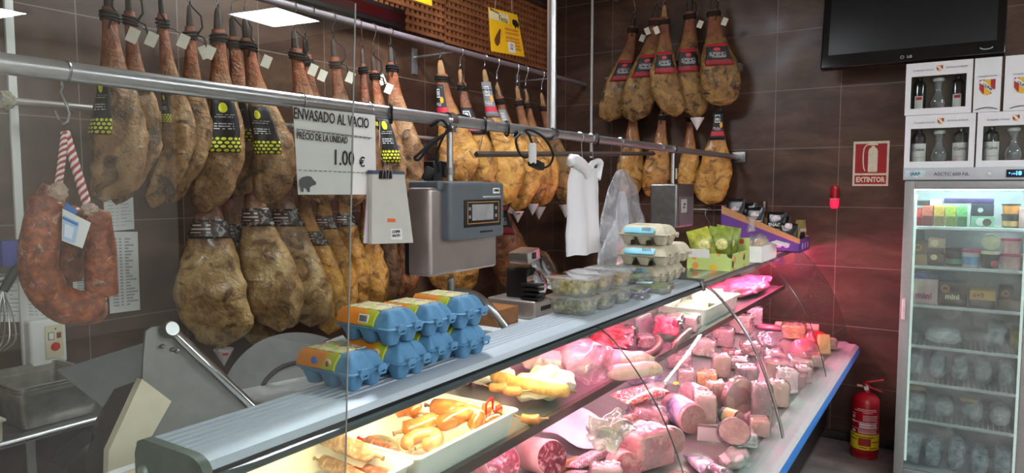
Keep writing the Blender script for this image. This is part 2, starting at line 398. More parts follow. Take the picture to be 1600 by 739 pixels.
# ================================================================ hanging hams
KP_A = [(0, .08), (.03, .11), (.08, .135), (.13, .155), (.18, .15), (.28, .19), (.38, .26), (.48, .35), (.58, .43), (.68, .49), (.78, .50), (.87, .46), (.94, .36), (.98, .20), (1., .02)]
KP_B = [(0, .09), (.03, .12), (.08, .15), (.13, .17), (.18, .17), (.28, .21), (.38, .29), (.48, .38), (.58, .45), (.68, .50), (.78, .50), (.87, .45), (.94, .34), (.98, .19), (1., .02)]
class Ham:
    def __init__(s, L, W, T, tb, x1, x2, seed, amp=1.):
        s.L, s.W, s.T, s.tb, s.x1, s.x2, s.seed, s.amp = L, W, T, tb, x1, x2, seed, amp
        s.kn = [(0, 0), (tb * .45, x1 * .3), (tb, x1), (1, x2)]
    def P(s, t, a, off=0.):
        cx = cat_rom(s.kn, t); cyy = -.12 * s.T * math.sin(math.pi * min(1, max(0, (t - .3) / .7)))
        ra, rb = cat_rom(KP_A, t) * s.W + off, cat_rom(KP_B, t) * s.T + off
        c, d = math.cos(a), math.sin(a)
        e = .82; c = math.copysign(abs(c) ** e, c); d = math.copysign(abs(d) ** e, d)
        p = Vector((cx + ra * c, cyy + rb * d, -t * s.L))
        o = Vector((s.seed * 3.1, s.seed * 1.7, s.seed * .9)); q = Vector((p.x, p.y, p.z * .6))
        k = s.amp * min(1, max(.12, (t - .25) * 3))
        dsp = .017 * mnoise.noise(q * 9 + o) + .010 * mnoise.ridged_multi_fractal(q * 11 + o, 1., 2.1, 3, 1., 2.) - .010 + .007 * mnoise.noise(q * 27 + o) + .004 * mnoise.noise(q * 60 + o)
        # crease beside the bone
        dsp -= .010 * math.exp(-((math.cos(a - R(250)) - 1) / .12) ** 2) * min(1, max(0, (t - .4) * 4))
        dv = Vector((c, d, 0)); dv.normalize()
        if t > .9: dv = (dv * (1 - t) * 10 + Vector((0, 0, -1)) * (t - .9) * 10).normalized()
        return p + dv * dsp * k
    def body(s, parent, mat, t0=.09):
        m = MB(); N = 36; ts = [t0 + (1 - t0) * i / 48 for i in range(46)] + [.955, .975, .99, 1.]
        ts = sorted(set(round(x, 4) for x in ts))
        m.loft([[s.P(t, 2 * math.pi * j / N) for j in range(N)] for t in ts]); return m.build('meat', mat, parent, ang=80)
    def patch(s, name, mat, parent, t0, t1, a0, a1, off=.006, nt=8, na=14):
        """curved card or sleeve lying on the skin, with uv"""
        bm = bmesh.new(); uvl = bm.loops.layers.uv.new('uv'); full = (a1 - a0) >= 359
        g = {}
        for lay in (0, 1):
            for i in range(nt + 1):
                for j in range(na + (0 if full else 1)):
                    g[lay, i, j] = bm.verts.new(s.P(t0 + (t1 - t0) * i / nt, R(a0 + (a1 - a0) * j / na), off - .0018 * lay))
        nj = na if full else na + 1
        def fc(ids, uv):
            f = bm.faces.new([g[k] for k in ids]); f.smooth = True
            for l, u in zip(f.loops, uv): l[uvl].uv = u
        for lay in (0, 1):
            for i in range(nt):
                for j in range(na):
                    j2 = (j + 1) % nj
                    ids = [(lay, i, j), (lay, i + 1, j), (lay, i + 1, j2), (lay, i, j2)]
                    uv = [(j / na, 1 - i / nt), (j / na, 1 - (i + 1) / nt), ((j + 1) / na, 1 - (i + 1) / nt), ((j + 1) / na, 1 - i / nt)]
                    fc(ids if lay == 0 else ids[::-1], uv if lay == 0 else uv[::-1])
        for i, fl in ((0, 0), (nt, 1)):
            for j in range(na):
                j2 = (j + 1) % nj; ids = [(0, i, j), (0, i, j2), (1, i, j2), (1, i, j)]; fc(ids if not fl else ids[::-1], [(j / na, 1 - i / nt)] * 4)
        if not full:
            for j, fl in ((0, 1), (na, 0)):
                for i in range(nt): ids = [(0, i, j), (0, i + 1, j), (1, i + 1, j), (1, i, j)]; fc(ids if not fl else ids[::-1], [(j / na, 1 - i / nt)] * 4)
        me = bpy.data.meshes.new(name); bm.to_mesh(me); bm.free(); me.materials.append(mat)
        o = bpy.data.objects.new(name, me); COL.objects.link(o); o.parent = parent; return o

def ham_mat(name, lo, mid, hi, dark, shank, rough=.5, coat=0., mould=.0):
    n = NT(name); oi = n.n('ShaderNodeObjectInfo'); v = n.coord('Object')
    vv = n.n('ShaderNodeVectorMath', operation='ADD'); n.link(v, vv.inputs[0])
    cmb = n.n('ShaderNodeCombineXYZ'); n.link(n.math('MULTIPLY', oi.outputs['Random'], 40), cmb.inputs[0]); n.link(cmb.outputs[0], vv.inputs[1]); vec = vv.outputs[0]
    f = n.noise(8, 7, vec, 1.0, .68); base = n.ramp(f, [(.3, C(lo)), (.5, C(mid)), (.68, C(hi))])
    f2 = n.noise(13, 5, vec, 1.2, .6); base = n.mix(n.ramp(f2, [(.5, (0, 0, 0, 1)), (.66, (1, 1, 1, 1))]), base, C(dark))
    z = n.sep(v)[2]; sh = n.ramp(n.math('ADD', n.math('MULTIPLY', z, -1), n.math('MULTIPLY', n.noise(9, 4, vec), .16)), [(.26, (1, 1, 1, 1)), (.46, (0, 0, 0, 1))])
    shc = n.ramp(n.noise(16, 4, vec), [(.35, tuple(x * .55 for x in C(shank)[:3]) + (1,)), (.65, C(shank))])
    base = n.mix(sh, base, shc)
    if mould: base = n.mix(n.ramp(n.noise(34, 5, vec, .4, .7), [(.56, (0, 0, 0, 1)), (.72, (mould,) * 3 + (1,))]), base, C('b9ad95'))
    n.p(Base_Color=base, Roughness=rough)
    if coat: n.p(Coat_Weight=coat, Coat_Roughness=.2)
    n.bump(n.math('ADD', n.noise(26, 6, vec, 1., .65), n.math('MULTIPLY', n.noise(90, 3, vec), .4)),   .8, .014); return n.m
HM = {
 'dusty': ham_mat('ham_dusty', '64462a', '997048', 'bc986a', '422c1a', 'a45a34', .5, .05, .4),
 'net': ham_mat('ham_wrapped', '86633c', 'b88f5a', 'e0bd84', '684625', '864030', .28, .8, .25),
 'gold': ham_mat('ham_golden', 'a87028', 'd09642', 'e8b866', '80501e', '96582f', .4, .3, .1),
 'amber': ham_mat('ham_amber', '8e5c28', 'bc8438', 'dca652', '603a18', '965a36', .42, .25, .1),
 'olive': ham_mat('ham_olive', '644826', '906a36', 'b48e50', '34261a', '8a4e2e', .5, .1, .2),
 'brown': ham_mat('ham_brown', '54361f', '7a5230', '966a3e', '3a2616', '7d4529', .5, .15, .1),
 'red': ham_mat('ham_reddish', '7a4424', '9c5c32', 'b87a48', '55301b', '8a4a30', .45, .2, .1),
}
HOOF = pm('dark_hoof', '3a2c22', .6, 0, .5, 40, bump=.3)
HOOFL = pm('tan_hoof', '9c7448', .6, 0, .3, 30, bump=.3)
def uvmat(name, fn, rough=.55):
    n = NT(name); u = n.sep(n.coord('UV')); n.p(Base_Color=fn(n, u[0], u[1]), Roughness=rough); return n.m
def dots(n, u, v, nu, nv, r=.16):
    a = n.math('SUBTRACT', n.math('FRACT', n.math('ADD', n.math('MULTIPLY', u, nu), n.math('MULTIPLY', n.math('FLOOR', n.math('MULTIPLY', v, nv)), .5))), .5)
    b = n.math('SUBTRACT', n.math('FRACT', n.math('MULTIPLY', v, nv)), .5)
    return n.math('LESS_THAN', n.math('ADD', n.math('MULTIPLY', a, a), n.math('MULTIPLY', b, b)), r)
def lines(n, u, v, v0, v1, k, u0=.2, u1=.8):
    """rows of tiny text-like dashes"""
    row = n.math('LESS_THAN', n.math('ABSOLUTE', n.math('SUBTRACT', n.math('FRACT', n.math('MULTIPLY', v, k)), .5)), .2)
    wn = n.n('ShaderNodeTexWhiteNoise', noise_dimensions='2D'); cv = n.n('ShaderNodeCombineXYZ')
    n.link(n.math('FLOOR', n.math('MULTIPLY', u, 26)), cv.inputs[0]); n.link(n.math('FLOOR', n.math('MULTIPLY', v, k)), cv.inputs[1]); n.link(cv.outputs[0], wn.inputs['Vector'])
    g = n.math('MULTIPLY', row, n.math('GREATER_THAN', wn.outputs['Value'], .3))
    return n.math('MULTIPLY', g, n.math('MULTIPLY', n.box01(v, v0, v1), n.box01(u, u0, u1)))
def f_dotlabel(n, u, v):
    c = n.mix(n.math('MULTIPLY', dots(n, u, n.math('MULTIPLY', v, 1), 6, 14, .14), n.math('LESS_THAN', v, .29)), C('111112'), C('e3e335'))
    d = n.math('ADD', n.math('POWER', n.math('SUBTRACT', u, .5), 2), n.math('POWER', n.math('MULTIPLY', n.math('SUBTRACT', v, .82), 1.6), 2))
    c = n.mix(n.math('LESS_THAN', d, .022), c, C('e3e335'))
    c = n.mix(lines(n, u, v, .42, .56, 22, .2, .8), c, C('d8d8d8')); return n.mix(lines(n, u, v, .64, .69, 18, .12, .88), c, C('d8d8d8'))
def f_dots(n, u, v): return n.mix(dots(n, u, v, 16, 4, .15), C('111112'), C('e3e335'))
def f_yellow(n, u, v): return n.mix(lines(n, u, v, .2, .8, 3, .1, .9), C('d9dc2e'), C('22220f'))
def f_band(n, u, v):
    ribs = n.math('GREATER_THAN', n.noise(60, 2), .56)
    c = n.mix(ribs, C('35302f'), C('8d8780'))
    c = n.mix(n.math('MULTIPLY', n.box01(u, .55, .78), n.box01(v, .2, .85)), c, C('4e2723'))
    c = n.mix(lines(n, u, v, .3, .75, 5, .57, .76), c, C('cfc9c0')); return c
def f_redblack(n, u, v):
    c = n.mix(n.math('GREATER_THAN', v, .88), C('1a1718'), C('c01e30'))
    st = n.math('GREATER_THAN', n.math('FRACT', n.math('ADD', n.math('MULTIPLY', u, 3), n.math('MULTIPLY', v, 18))), .45)
    c = n.mix(n.math('MULTIPLY', st, n.math('LESS_THAN', v, .26)), c, C('c01e30'))
    d = n.math('ADD', n.math('POWER', n.math('SUBTRACT', u, .5), 2), n.math('POWER', n.math('MULTIPLY', n.math('SUBTRACT', v, .74), 1.4), 2))
    c = n.mix(n.math('LESS_THAN', d, .012), c, C('d63a48')); return n.mix(lines(n, u, v, .36, .62, 20, .2, .8), c, C('cfcfcf'))
def f_gold(n, base):
    def fn(n, u, v):
        sq = n.math('MAXIMUM', n.math('ABSOLUTE', n.math('SUBTRACT', u, .45)), n.math('MULTIPLY', n.math('ABSOLUTE', n.math('SUBTRACT', v, .74)), 1.4))
        c = n.mix(n.box01(sq, .14, .19), C(base), C('d0d0d0'))
        c = n.mix(n.math('LESS_THAN', sq, .09), c, C('c0c0c0'))
        d = n.math('ADD', n.math('POWER', n.math('SUBTRACT', u, .76), 2), n.math('POWER', n.math('MULTIPLY', n.math('SUBTRACT', v, .53), 1.4), 2))
        c = n.mix(n.math('LESS_THAN', d, .02), c, C('e7a52c'))
        c = n.mix(n.box01(v, .14, .3), c, C('c02338')); return n.mix(lines(n, u, v, .34, .46, 22, .15, .7), c, C('d8d8d8'))
    return fn
def f_tag(n, u, v): return n.mix(lines(n, u, v, .2, .8, 7, .15, .85), C('e4e0d4'), C('77716a'))
LB = {'dotlabel': uvmat('label_black_yellow_dots', f_dotlabel), 'dots': uvmat('band_yellow_dots', f_dots), 'yellow': uvmat('label_yellow_edge', f_yellow),
      'band': uvmat('foil_neck_band', f_band, .25), 'redblack': uvmat('label_black_red', f_redblack), 'goldblack': uvmat('label_black_seal', f_gold(None, '17171a')),
      'goldgrey': uvmat('label_grey_seal', f_gold(None, '7d8083')), 'tag': uvmat('small_tag_print', f_tag)}
RIBBON = pm('red_ribbon', 'a81c30', .6, 0, .1)
TAGM = pm('tag_card', 'dcd6c4', .7, 0, .06)
HOOKM = pm('hook_wire', 'b8b8ba', .25, 1., .05)
n_ham = [0]
NUDGE = {'ball_cheese': (-0.1,0.0,0.014,0.78), 'ball_cheese.001': (0.0,-0.13,0.008,0.78), 'bread_roll': (-0.0052,0.003,0,1), 'clamshell': (0,0,0.011,1), 'clamshell.001': (0,0,0.014,1), 'clamshell.002': (-0.03,0.0,0.014,0.86), 'clamshell.003': (0.006,0.0,0.008,1), 'clipped_sheets': (0.0,-0.006,0,1), 'cooked_meat.001': (0,0,-0.006,1.0), 'cooked_meat.002': (0,0,-0.003,1.0), 'cooked_meat.003': (0.0,0.1,0.008,0.93), 'cooked_meat.004': (0,0,-0.003,1.0), 'cooked_meat.005': (0,0,0.008,1), 'cooked_meat.006': (0,0,0.004,1), 'cooked_meat.007': (-0.0364,0.021,0.008,0.7), 'cooked_meat.008': (0.0,-0.056,0.019,1), 'cooked_meat.009': (-0.042,0.0,0.008,0.7), 'cooked_meat.010': (0.0375,-0.065,0.011,0.7), 'cured_ham': (0.0479,-0.025,0,1), 'cured_ham.001': (0.005,-0.028,0,0.66), 'cured_ham.002': (0.0206,-0.0006,0,0.66), 'cured_ham.003': (0.0097,-0.0182,0,0.66), 'cured_ham.005': (-0.1024,0.0734,0,0.66), 'cured_ham.008': (-0.0502,-0.0024,0,0.66), 'cured_ham.010': (0.0253,-0.0256,0,1), 'cured_ham.014': (-0.0593,0.0409,0,0.88), 'cured_ham.017': (0.0,0.0,0,0.76), 'cured_ham.018': (-0.0134,0.012,0,0.66), 'cured_ham.029': (0.0096,-0.0152,0,0.88), 'cured_ham.034': (0.0445,-0.1179,0,1), 'cured_ham.036': (0.0105,-0.0344,0,1), 'cured_roll': (0,0,0.008,1), 'cured_roll.001': (0.0,0.075,0.005,1), 'deli_tub': (0,0,0.008,1), 'deli_tub.001': (0.0364,-0.021,0,1), 'divider_rail': (0.0052,-0.003,0.004,1), 'dry_sausage': (0.0,-0.056,0.008,1), 'egg_carton': (-0.003,-0.0052,0,1), 'egg_carton.002': (-0.0052,0.003,0.008,0.93), 'egg_carton.003': (-0.003,0.0052,0,1), 'egg_carton.004': (-0.003,-0.0052,0,1), 'egg_carton.005': (0,0,0,0.93), 'egg_carton.007': (-0.042,0.0,0,1), 'film_flap': (-0.006,0.0,0.008,1), 'fresh_cheese': (-0.021,0.0364,0.008,1), 'fresh_cheese.002': (0,0,-0.015,1.0), 'frozen_bag.002': (-0.012,0.0,0,0.93), 'frozen_bag.003': (0.0104,-0.006,0,1), 'frozen_bag.012': (0.0173,-0.01,0,1), 'frozen_box.003': (-0.012,0.0,0,0.86), 'frozen_box.007': (0.0104,-0.006,0,1), 'frozen_box.008': (0.0104,-0.006,0,1), 'frozen_box.011': (0.0104,-0.006,0,1), 'frozen_box.017': (0.0104,-0.006,0,1), 'ham_block': (0.0173,-0.01,0.008,1), 'ham_block.001': (0.0052,0.003,0.008,0.86), 'ham_block.002': (0,0,0.008,1), 'ham_block.003': (0,0,0.011,1), 'ham_pack': (0.0104,-0.006,0.008,1), 'ham_pack.001': (-0.015,0.026,0.01,0.7), 'ham_pack.002': (0,0,0.011,1), 'ham_pack.003': (0,0,0.004,1), 'ice_cream_tub.002': (-0.006,0.0,0,1), 'ice_cream_tub.003': (-0.006,-0.0104,0,1), 'ice_cream_tub.008': (-0.0375,0.065,0,0.93), 'lolly_box': (0.006,0.0,0,0.86), 'meat_hook': (0,0,0,0.86), 'meat_pack': (0.0,0.056,0.008,0.93), 'meat_pack.001': (-0.13,0.0,0.011,1), 'meat_pack.002': (-0.056,0.0,0.011,0.78), 'meat_pack.003': (-0.042,0.0,0.032,0.7), 'meat_pack.004': (0.0,0.03,0.008,1), 'meat_pack.005': (0.0,-0.13,0.014,1), 'paper_parcel': (-0.065,0.0375,0.026,0.93), 'paper_parcel.001': (0.0,-0.1,0.014,0.78), 'plastic_wrap': (0.0052,-0.003,0.014,0.7), 'plastic_wrap.001': (-0.0052,0.003,0.019,0.86), 'plastic_wrap.002': (0.0052,0.003,0.026,1), 'plastic_wrap.003': (0,0,-0.06,1.0), 'plastic_wrap.004': (0,0,0.016,1), 'plastic_wrap.005': (-0.021,-0.0364,0.032,1), 'plastic_wrap.006': (-0.1,0.0,0.022,0.86), 'plastic_wrap.007': (-0.1126,0.065,0.022,1), 'plastic_wrap.008': (0,0,0.014,1), 'power_cable.001': (0.003,-0.0052,0,1), 'round_cheese': (-0.0866,-0.05,0.004,0.86), 'round_sticker': (0,0,-0.06,1.0), 'salad_pack': (0.0,-0.075,0,1), 'salad_pack.002': (0,0,0.032,1), 'sausage.004': (-0.0375,-0.065,-0.015,1), 'sausage.005': (0.1,0.0,0.004,0.78), 'sausage.006': (0.01,-0.0173,0.032,1), 'sausage.007': (0.0,0.02,0.005,1), 'sausage.008': (-0.006,-0.0104,0.004,1), 'sausage.009': (0,0,-0.009,1.0), 'sausage.010': (0,0,-0.015,1.0), 'sausage.011': (-0.056,0.0,-0.03,1), 'sausage.012': (-0.006,0.0,0.004,1), 'sausage.016': (-0.0375,-0.065,0,0.78), 'sausage.017': (-0.003,0.0052,0,0.93), 'sausage.018': (-0.012,0.0,0.008,1), 'sausage.021': (0,0,-0.051,1.0), 'sausage.022': (-0.0173,-0.01,0,0.86), 'sausage.023': (0.0,0.042,0,1), 'sausage.024': (-0.01,0.0173,0,0.7), 'sliced_pack': (0.006,0.0104,0,0.7), 'sliced_pack.001': (0.0,-0.13,0,0.7), 'sliced_pack.002': (-0.028,-0.0485,0,0.7), 'sliced_pack.003': (0.0104,0.006,0.014,1), 'sliced_pack.004': (0,0,0.032,1), 'sliced_pack.005': (-0.0364,0.021,-0.012,1), 'sliced_pack.006': (-0.02,0.0,-0.012,1), 'sliced_pack.007': (-0.0866,-0.05,0.022,0.7), 'slicer_table': (-0.003,0.0052,0,1), 'snack_pouch.001': (0.026,0.015,0,1), 'snack_pouch.003': (-0.0104,0.006,0,1), 'snack_pouch.004': (0.0052,-0.003,0,1), 'snack_pouch.005': (0.0,0.042,0,1), 'snack_pouch.006': (0.0,-0.042,0,1), 'snack_pouch.007': (0.056,0.0,0,1), 'snack_pouch.008': (0.0,0.056,0,1), 'snack_pouch.009': (0.0,-0.056,0,0.93), 'steel_tray': (0,0,0,0.93), 'toast_pack': (-0.006,-0.0104,0.014,0.7), 'white_plate': (-0.03,0.0,0.005,1), 'white_plate.001': (-0.1126,-0.065,0.005,0.86), 'wrapped_block': (-0.0866,-0.05,0.022,1), 'wrapped_cheese': (0,0,0.011,1), 'wrapped_cheese.001': (-0.0104,0.006,0.011,1), 'wrapped_cheese.002': (0.0173,-0.01,0.008,1), 'wrapped_cheese.003': (0,0,0.011,1), 'wrapped_cheese.004': (0,0,0.011,1), 'wrapped_cheese.005': (0,0,0.008,0.78), 'wrapped_cheese.006': (-0.075,0.0,0.022,0.93), 'wrapped_cheese.007': (-0.056,0.0,0.014,0.93), 'wrapped_cheese.008': (-0.1,0.0,0.023,0.93), 'wrapped_cheese.009': (-0.0866,-0.05,0.022,0.78), 'wrapped_cheese.010': (-0.056,0.0,0.014,0.78), 'wrapped_cheese.012': (0,0,0.014,1)}
def ham(top, belly, w, bot, label, X=None, Y=None, kind='dusty', T=.11, lab=(), group=None, rz=0., hoof='dark', cordloop=True, tagside=0, amp=1., hide_top=False):
    """top/bottom/belly: where the hoof tip, the widest place and the lowest point are seen; X or Y: the plane the ham hangs in"""
    n_ham[0] += 1; sd = n_ham[0]
    kw = dict(X=X) if X is not None else dict(Y=Y)
    Pt, Pm, Pb = at(*top, **kw), at(*belly, **kw), at(*bot, **kw)
    L = Pt.z - Pb.z; W = px_m(w, Pm); f = Vector((Pm.x, Pm.y, 0)); sc = depth(Pm) / F_PX
    a = face_cam(Pm) + R(rz)
    h = Ham(L, W, T, (Pt.z - Pm.z) / L, (belly[0] - top[0]) * sc * .97, (bot[0] - top[0]) * sc * .97, sd, amp)
    root = thing('cured_ham', label, 'ham', Pt, a, group)
    nd = NUDGE.get(root.name)
    if nd: root.location += Vector(nd[:3]); root.scale = (1, nd[3], 1); Pt = root.location.copy()
    h.body(root, HM[kind])
    m = MB()
    for k, dx in enumerate((-.3, .3)):
        rs = [[h.P(t, 2 * math.pi * j / 10) * .6 + Vector((cat_rom(h.kn, t), 0, -t * h.L)) * .4 + Vector((dx * .055 * W, 0, 0)) for j in range(10)] for t in (.105, .08, .05, .02, .0)]
        rs.append([sum(rs[-1], Vector()) / 10 * .55 + q * .45 + Vector((0, -.004, .014)) for q in rs[-1]]); m.loft(rs)
    m.build('hoof', HOOFL if hoof == 'tan' else HOOF, root, ang=80)
    if cordloop:
        m = MB(); 
        for tt, dr in ((.118, .004), (.135, .005), (.15, .003)):
            m.tube([h.P(tt + .006 * math.sin(6.28 * j / 12 + sd), 2 * math.pi * j / 12, dr) for j in range(12)], .005, 6, loop=True)
        q = h.P(.13, R(-60 + 40 * (sd % 3)), .006); s2 = (-1) ** sd
        m.tube([q, q + Vector((.02 * s2, -.008, .03)), q + Vector((.016 * s2, 0, .075)), Vector((.004, .022, .02)), Vector((0, .012, .065))], .0038, 6)
        m.tube([q, q + Vector((.026 * s2, -.012, -.012)), q + Vector((.034 * s2, -.01, -.05))], .0034, 6)
        m.build('cord', CORD, root)
    for l in lab:
        kd, t0, t1, a0, a1 = l
        h.patch({'band': 'neck_band', 'dots': 'neck_band', 'yellow': 'label_edge'}.get(kd, 'label'), LB[kd], root, t0, t1, a0, a1, off=.008 if a1 - a0 < 359 else .006, na=24 if a1 - a0 > 359 else 14)
    if tagside:
        q = h.P(.15, R(-80), .006); b = bmesh.new()
        m = MB().tube([q, q + Vector((tagside * .03, -.02, -.012)), q + Vector((tagside * .055, -.03, -.03))], .0014, 5); st = m.build('tag_string', CORD, root)
        m = MB().box((0, 0, 0), (.036, .002, .052), 0, M=Matrix.Translation(q + Vector((tagside * .062, -.032, -.055))) @ Matrix.Rotation(R(tagside * 22), 4, 'Y'))
        m.build('tag', TAGM, root)
    return root, h, Pt
UX, LX = -2.62, -2.765
DL = ('dotlabel', .43, .70, -130, -50)
upper = 'dusty brown ham'
rows = []
def H(*a, **k): r = ham(*a, **k); rows.append((r, k)); return r
# --- upper row on the left wall, seen through the glass screen
H((168, -14), (178, 215), 72, (160, 318), 'dusty brown ham, leftmost of the upper row on the left wall, nearest the chorizo', X=UX, kind='dusty', lab=[('dotlabel', .42, .68, -178, -105)], tagside=1)
H((210, -10), (225, 215), 50, (183, 321), 'second dusty ham from the left in the upper row, curving left at its foot', X=UX, kind='dusty', tagside=1, lab=[('dots', .44, .462, -150, -30)])
H((246, -8), (266, 215), 48, (224, 324), 'third dusty ham from the left in the upper row, slim and curving left', X=UX, kind='dusty', tagside=1, lab=[('yellow', .43, .46, -150, -100), ('dotlabel', .46, .6, -178, -120)])
H((300, 16), (302, 215), 52, (260, 319), 'fourth dusty ham from the left in the upper row, pale and narrow', X=UX, kind='dusty', tagside=1, lab=[('dotlabel', .44, .62, -178, -130)])
H((340, 18), (342, 230), 66, (314, 333), 'fifth dusty ham in the upper row, full black label with yellow dots in front', X=UX, kind='dusty', lab=[DL], tagside=-1)
H((362, 22), (385, 225), 58, (368, 310), 'sixth dusty ham in the upper row, its black and yellow label turned to the left', X=UX, kind='dusty', lab=[('yellow', .38, .42, -165, -20), ('dotlabel', .42, .68, -160, -85)], tagside=0)
H((383, 34), (420, 235), 62, (412, 320), 'seventh dusty ham in the upper row, just left of the price notice', X=UX, kind='dusty', lab=[('dotlabel', .46, .72, -150, -75)], tagside=1)
H((459, 52), (488, 220), 60, (480, 315), 'ham behind the left part of the price notice, yellow label edge showing above it', X=UX, kind='dusty', lab=[('yellow', .38, .41, -165, -20)], tagside=1)
H((488, 60), (512, 225), 48, (510, 318), 'ham behind the middle of the price notice, second of three there', X=UX, kind='dusty', tagside=1)
H((520, 66), (545, 225), 50, (548, 322), 'ham behind the right half of the price notice, third of three there', X=UX, kind='dusty', tagside=1)
H((566, 82), (574, 225), 34, (574, 300), 'slim orange shanked ham just right of the glass edge in the upper row', X=UX, kind='brown', lab=[('dots', .5, .53, -170, -10)])
H((583, 92), (604, 225), 44, (612, 300), 'ham in the upper row with a slanting black label with dots, above the clipboard', X=UX, kind='dusty', lab=[('dotlabel', .44, .78, -120, -60)], tagside=1)
H((610, 78), (632, 235), 50, (640, 298), 'tall bare brown ham with pale hoof right of the clipboard, yellow dotted neck band', X=UX, kind='dusty', lab=[('dots', .44, .475, 0, 360)], tagside=-1)
# --- lower row on the left wall
BD = ('band', .30, .40, 0, 360)
H((322, 255), (326, 450), 108, (338, 541), 'large pale wrapped ham, leftmost of the lower row on the left wall', X=LX + .03, kind='net', lab=[BD], T=.12)
H((345, 262), (388, 460), 66, (396, 545), 'greyish wrapped ham second from the left in the lower row', X=LX - .05, kind='net', lab=[BD], T=.09)
H((388, 240), (420, 445), 84, (428, 512), 'broad wrapped ham third from the left in the lower row', X=LX + .03, kind='net', lab=[BD], T=.11)
H((436, 245), (466, 440), 80, (478, 505), 'broad wrapped ham fourth from the left in the lower row, dark foil neck band', X=LX, kind='net', lab=[BD], T=.11)
H((465, 250), (507, 445), 50, (505, 518), 'narrow golden ham fifth from the left in the lower row', X=LX - .01, kind='gold', lab=[('band', .40, .48, 0, 360)], T=.1)
H((496, 240), (526, 440), 50, (530, 500), 'narrow golden ham sixth in the lower row with a grey neck band', X=LX, kind='gold', lab=[('band', .36, .44, 0, 360)], T=.1)
H((530, 240), (552, 435), 44, (553, 490), 'narrow golden ham seventh in the lower row, just left of the glass edge', X=LX, kind='gold', lab=[('band', .36, .44, 0, 360)], T=.1)
H((567, 280), (584, 435), 42, (580, 484), 'golden lower row ham with yellow dotted neck band, just right of the glass edge', X=LX, kind='gold', lab=[('dots', .40, .47, 0, 360)], T=.1)
H((604, 270), (606, 430), 36, (602, 478), 'dark brown ham eighth along the lower row, below the clipboard', X=LX, kind='brown', T=.1)
H((632, 280), (636, 425), 34, (630, 468), 'small reddish ham in the lower row, half behind the large scale', X=LX, kind='red', T=.1)
H((700, 260), (706, 420), 82, (705, 460), 'ham in the lower row whose rounded foot shows under the large scale', X=LX, kind='amber', T=.11)
H((780, 290), (800, 400), 66, (808, 448), 'reddish wrinkled ham in the lower row, just right of the large scale', X=LX, kind='red', T=.12, lab=[('redblack', .2, .46, -150, -60)], tagside=1)
# --- upper row farther on, behind the pipe
H((688, 98), (716, 240), 60, (712, 292), 'amber ham with tilted brown hoof, leftmost of the far group behind the pipe', X=UX, kind='amber', lab=[('goldblack', .18, .44, -170, -90)], hoof='tan')
H((719, 112), (752, 245), 44, (754, 300), 'second ham of the far group, small pale hoof and black label with a gold seal', X=UX, kind='amber', lab=[('goldblack', .30, .52, -150, -40)], hoof='tan')
H((757, 112), (793, 250), 46, (788, 318), 'third ham of the far group, wearing the large silver grey label with a gold seal', X=UX, kind='gold', lab=[('goldgrey', .08, .34, -150, -40)], hoof='tan')
H((776, 132), (822, 262), 42, (808, 326), 'fourth ham of the far group, golden and curving left at its foot', X=UX, kind='gold', lab=[('goldgrey', .2, .42, -130, -60)], hoof='tan')
H((808, 138), (840, 262), 38, (828, 318), 'fifth ham of the far group, amber, with a tan hoof', X=UX, kind='amber', hoof='tan')
H((821, 142), (856, 262), 34, (842, 322), 'sixth ham of the far group, golden, beside the hanging pole', X=UX, kind='gold', hoof='tan')
H((846, 148), (878, 258), 34, (884, 318), 'darker grey brown ham at the far end of the left wall, behind the pole', X=UX, kind='olive', hoof='tan')
# --- end wall, upper five and lower four
EY, FY = 4.98, 5.07
RB = ('redblack', .42, .62, -130, -50)
H((992, 26), (963, 150), 46, (955, 192), 'dark olive ham, leftmost of the five in the upper row on the end wall', Y=EY + .05, kind='olive', lab=[RB], tagside=1, T=.11)
H((1026, 12), (1000, 145), 54, (992, 191), 'olive ham second from the left in the upper row on the end wall', Y=EY, kind='olive', lab=[RB], tagside=-1, T=.11)
H((1038, 18), (1041, 135), 44, (1056, 183), 'olive ham, third of the upper five on the end wall, foot swinging right', Y=EY - .03, kind='olive', lab=[RB], tagside=-1, T=.11, hoof='tan')
H((1078, 2), (1078, 130), 54, (1092, 182), 'olive ham, fourth of the upper five on the end wall, above a paper cone', Y=EY, kind='olive', lab=[RB], tagside=1, T=.12)
H((1114, 2), (1127, 115), 62, (1130, 168), 'broad greyish ham, rightmost of the upper row on the end wall', Y=EY, kind='olive', lab=[RB], tagside=1, T=.12)
H((990, 160), (986, 265), 44, (984, 308), 'golden ham, leftmost of the lower row on the end wall', Y=FY, kind='amber', T=.1)
H((1036, 165), (1028, 262), 42, (1024, 312), 'golden ham, second of the lower four on the end wall, left of small scale', Y=FY, kind='amber', T=.1)
H((1078, 168), (1078, 258), 32, (1076, 308), 'slim golden ham third in the lower row on the end wall, behind the small scale', Y=FY, kind='gold', T=.09)
H((1123, 162), (1119, 262), 54, (1112, 318), 'golden ham with black and red label, rightmost of the lower end wall row', Y=FY, kind='gold', lab=[('goldblack', .08, .36, -140, -40)], T=.1)

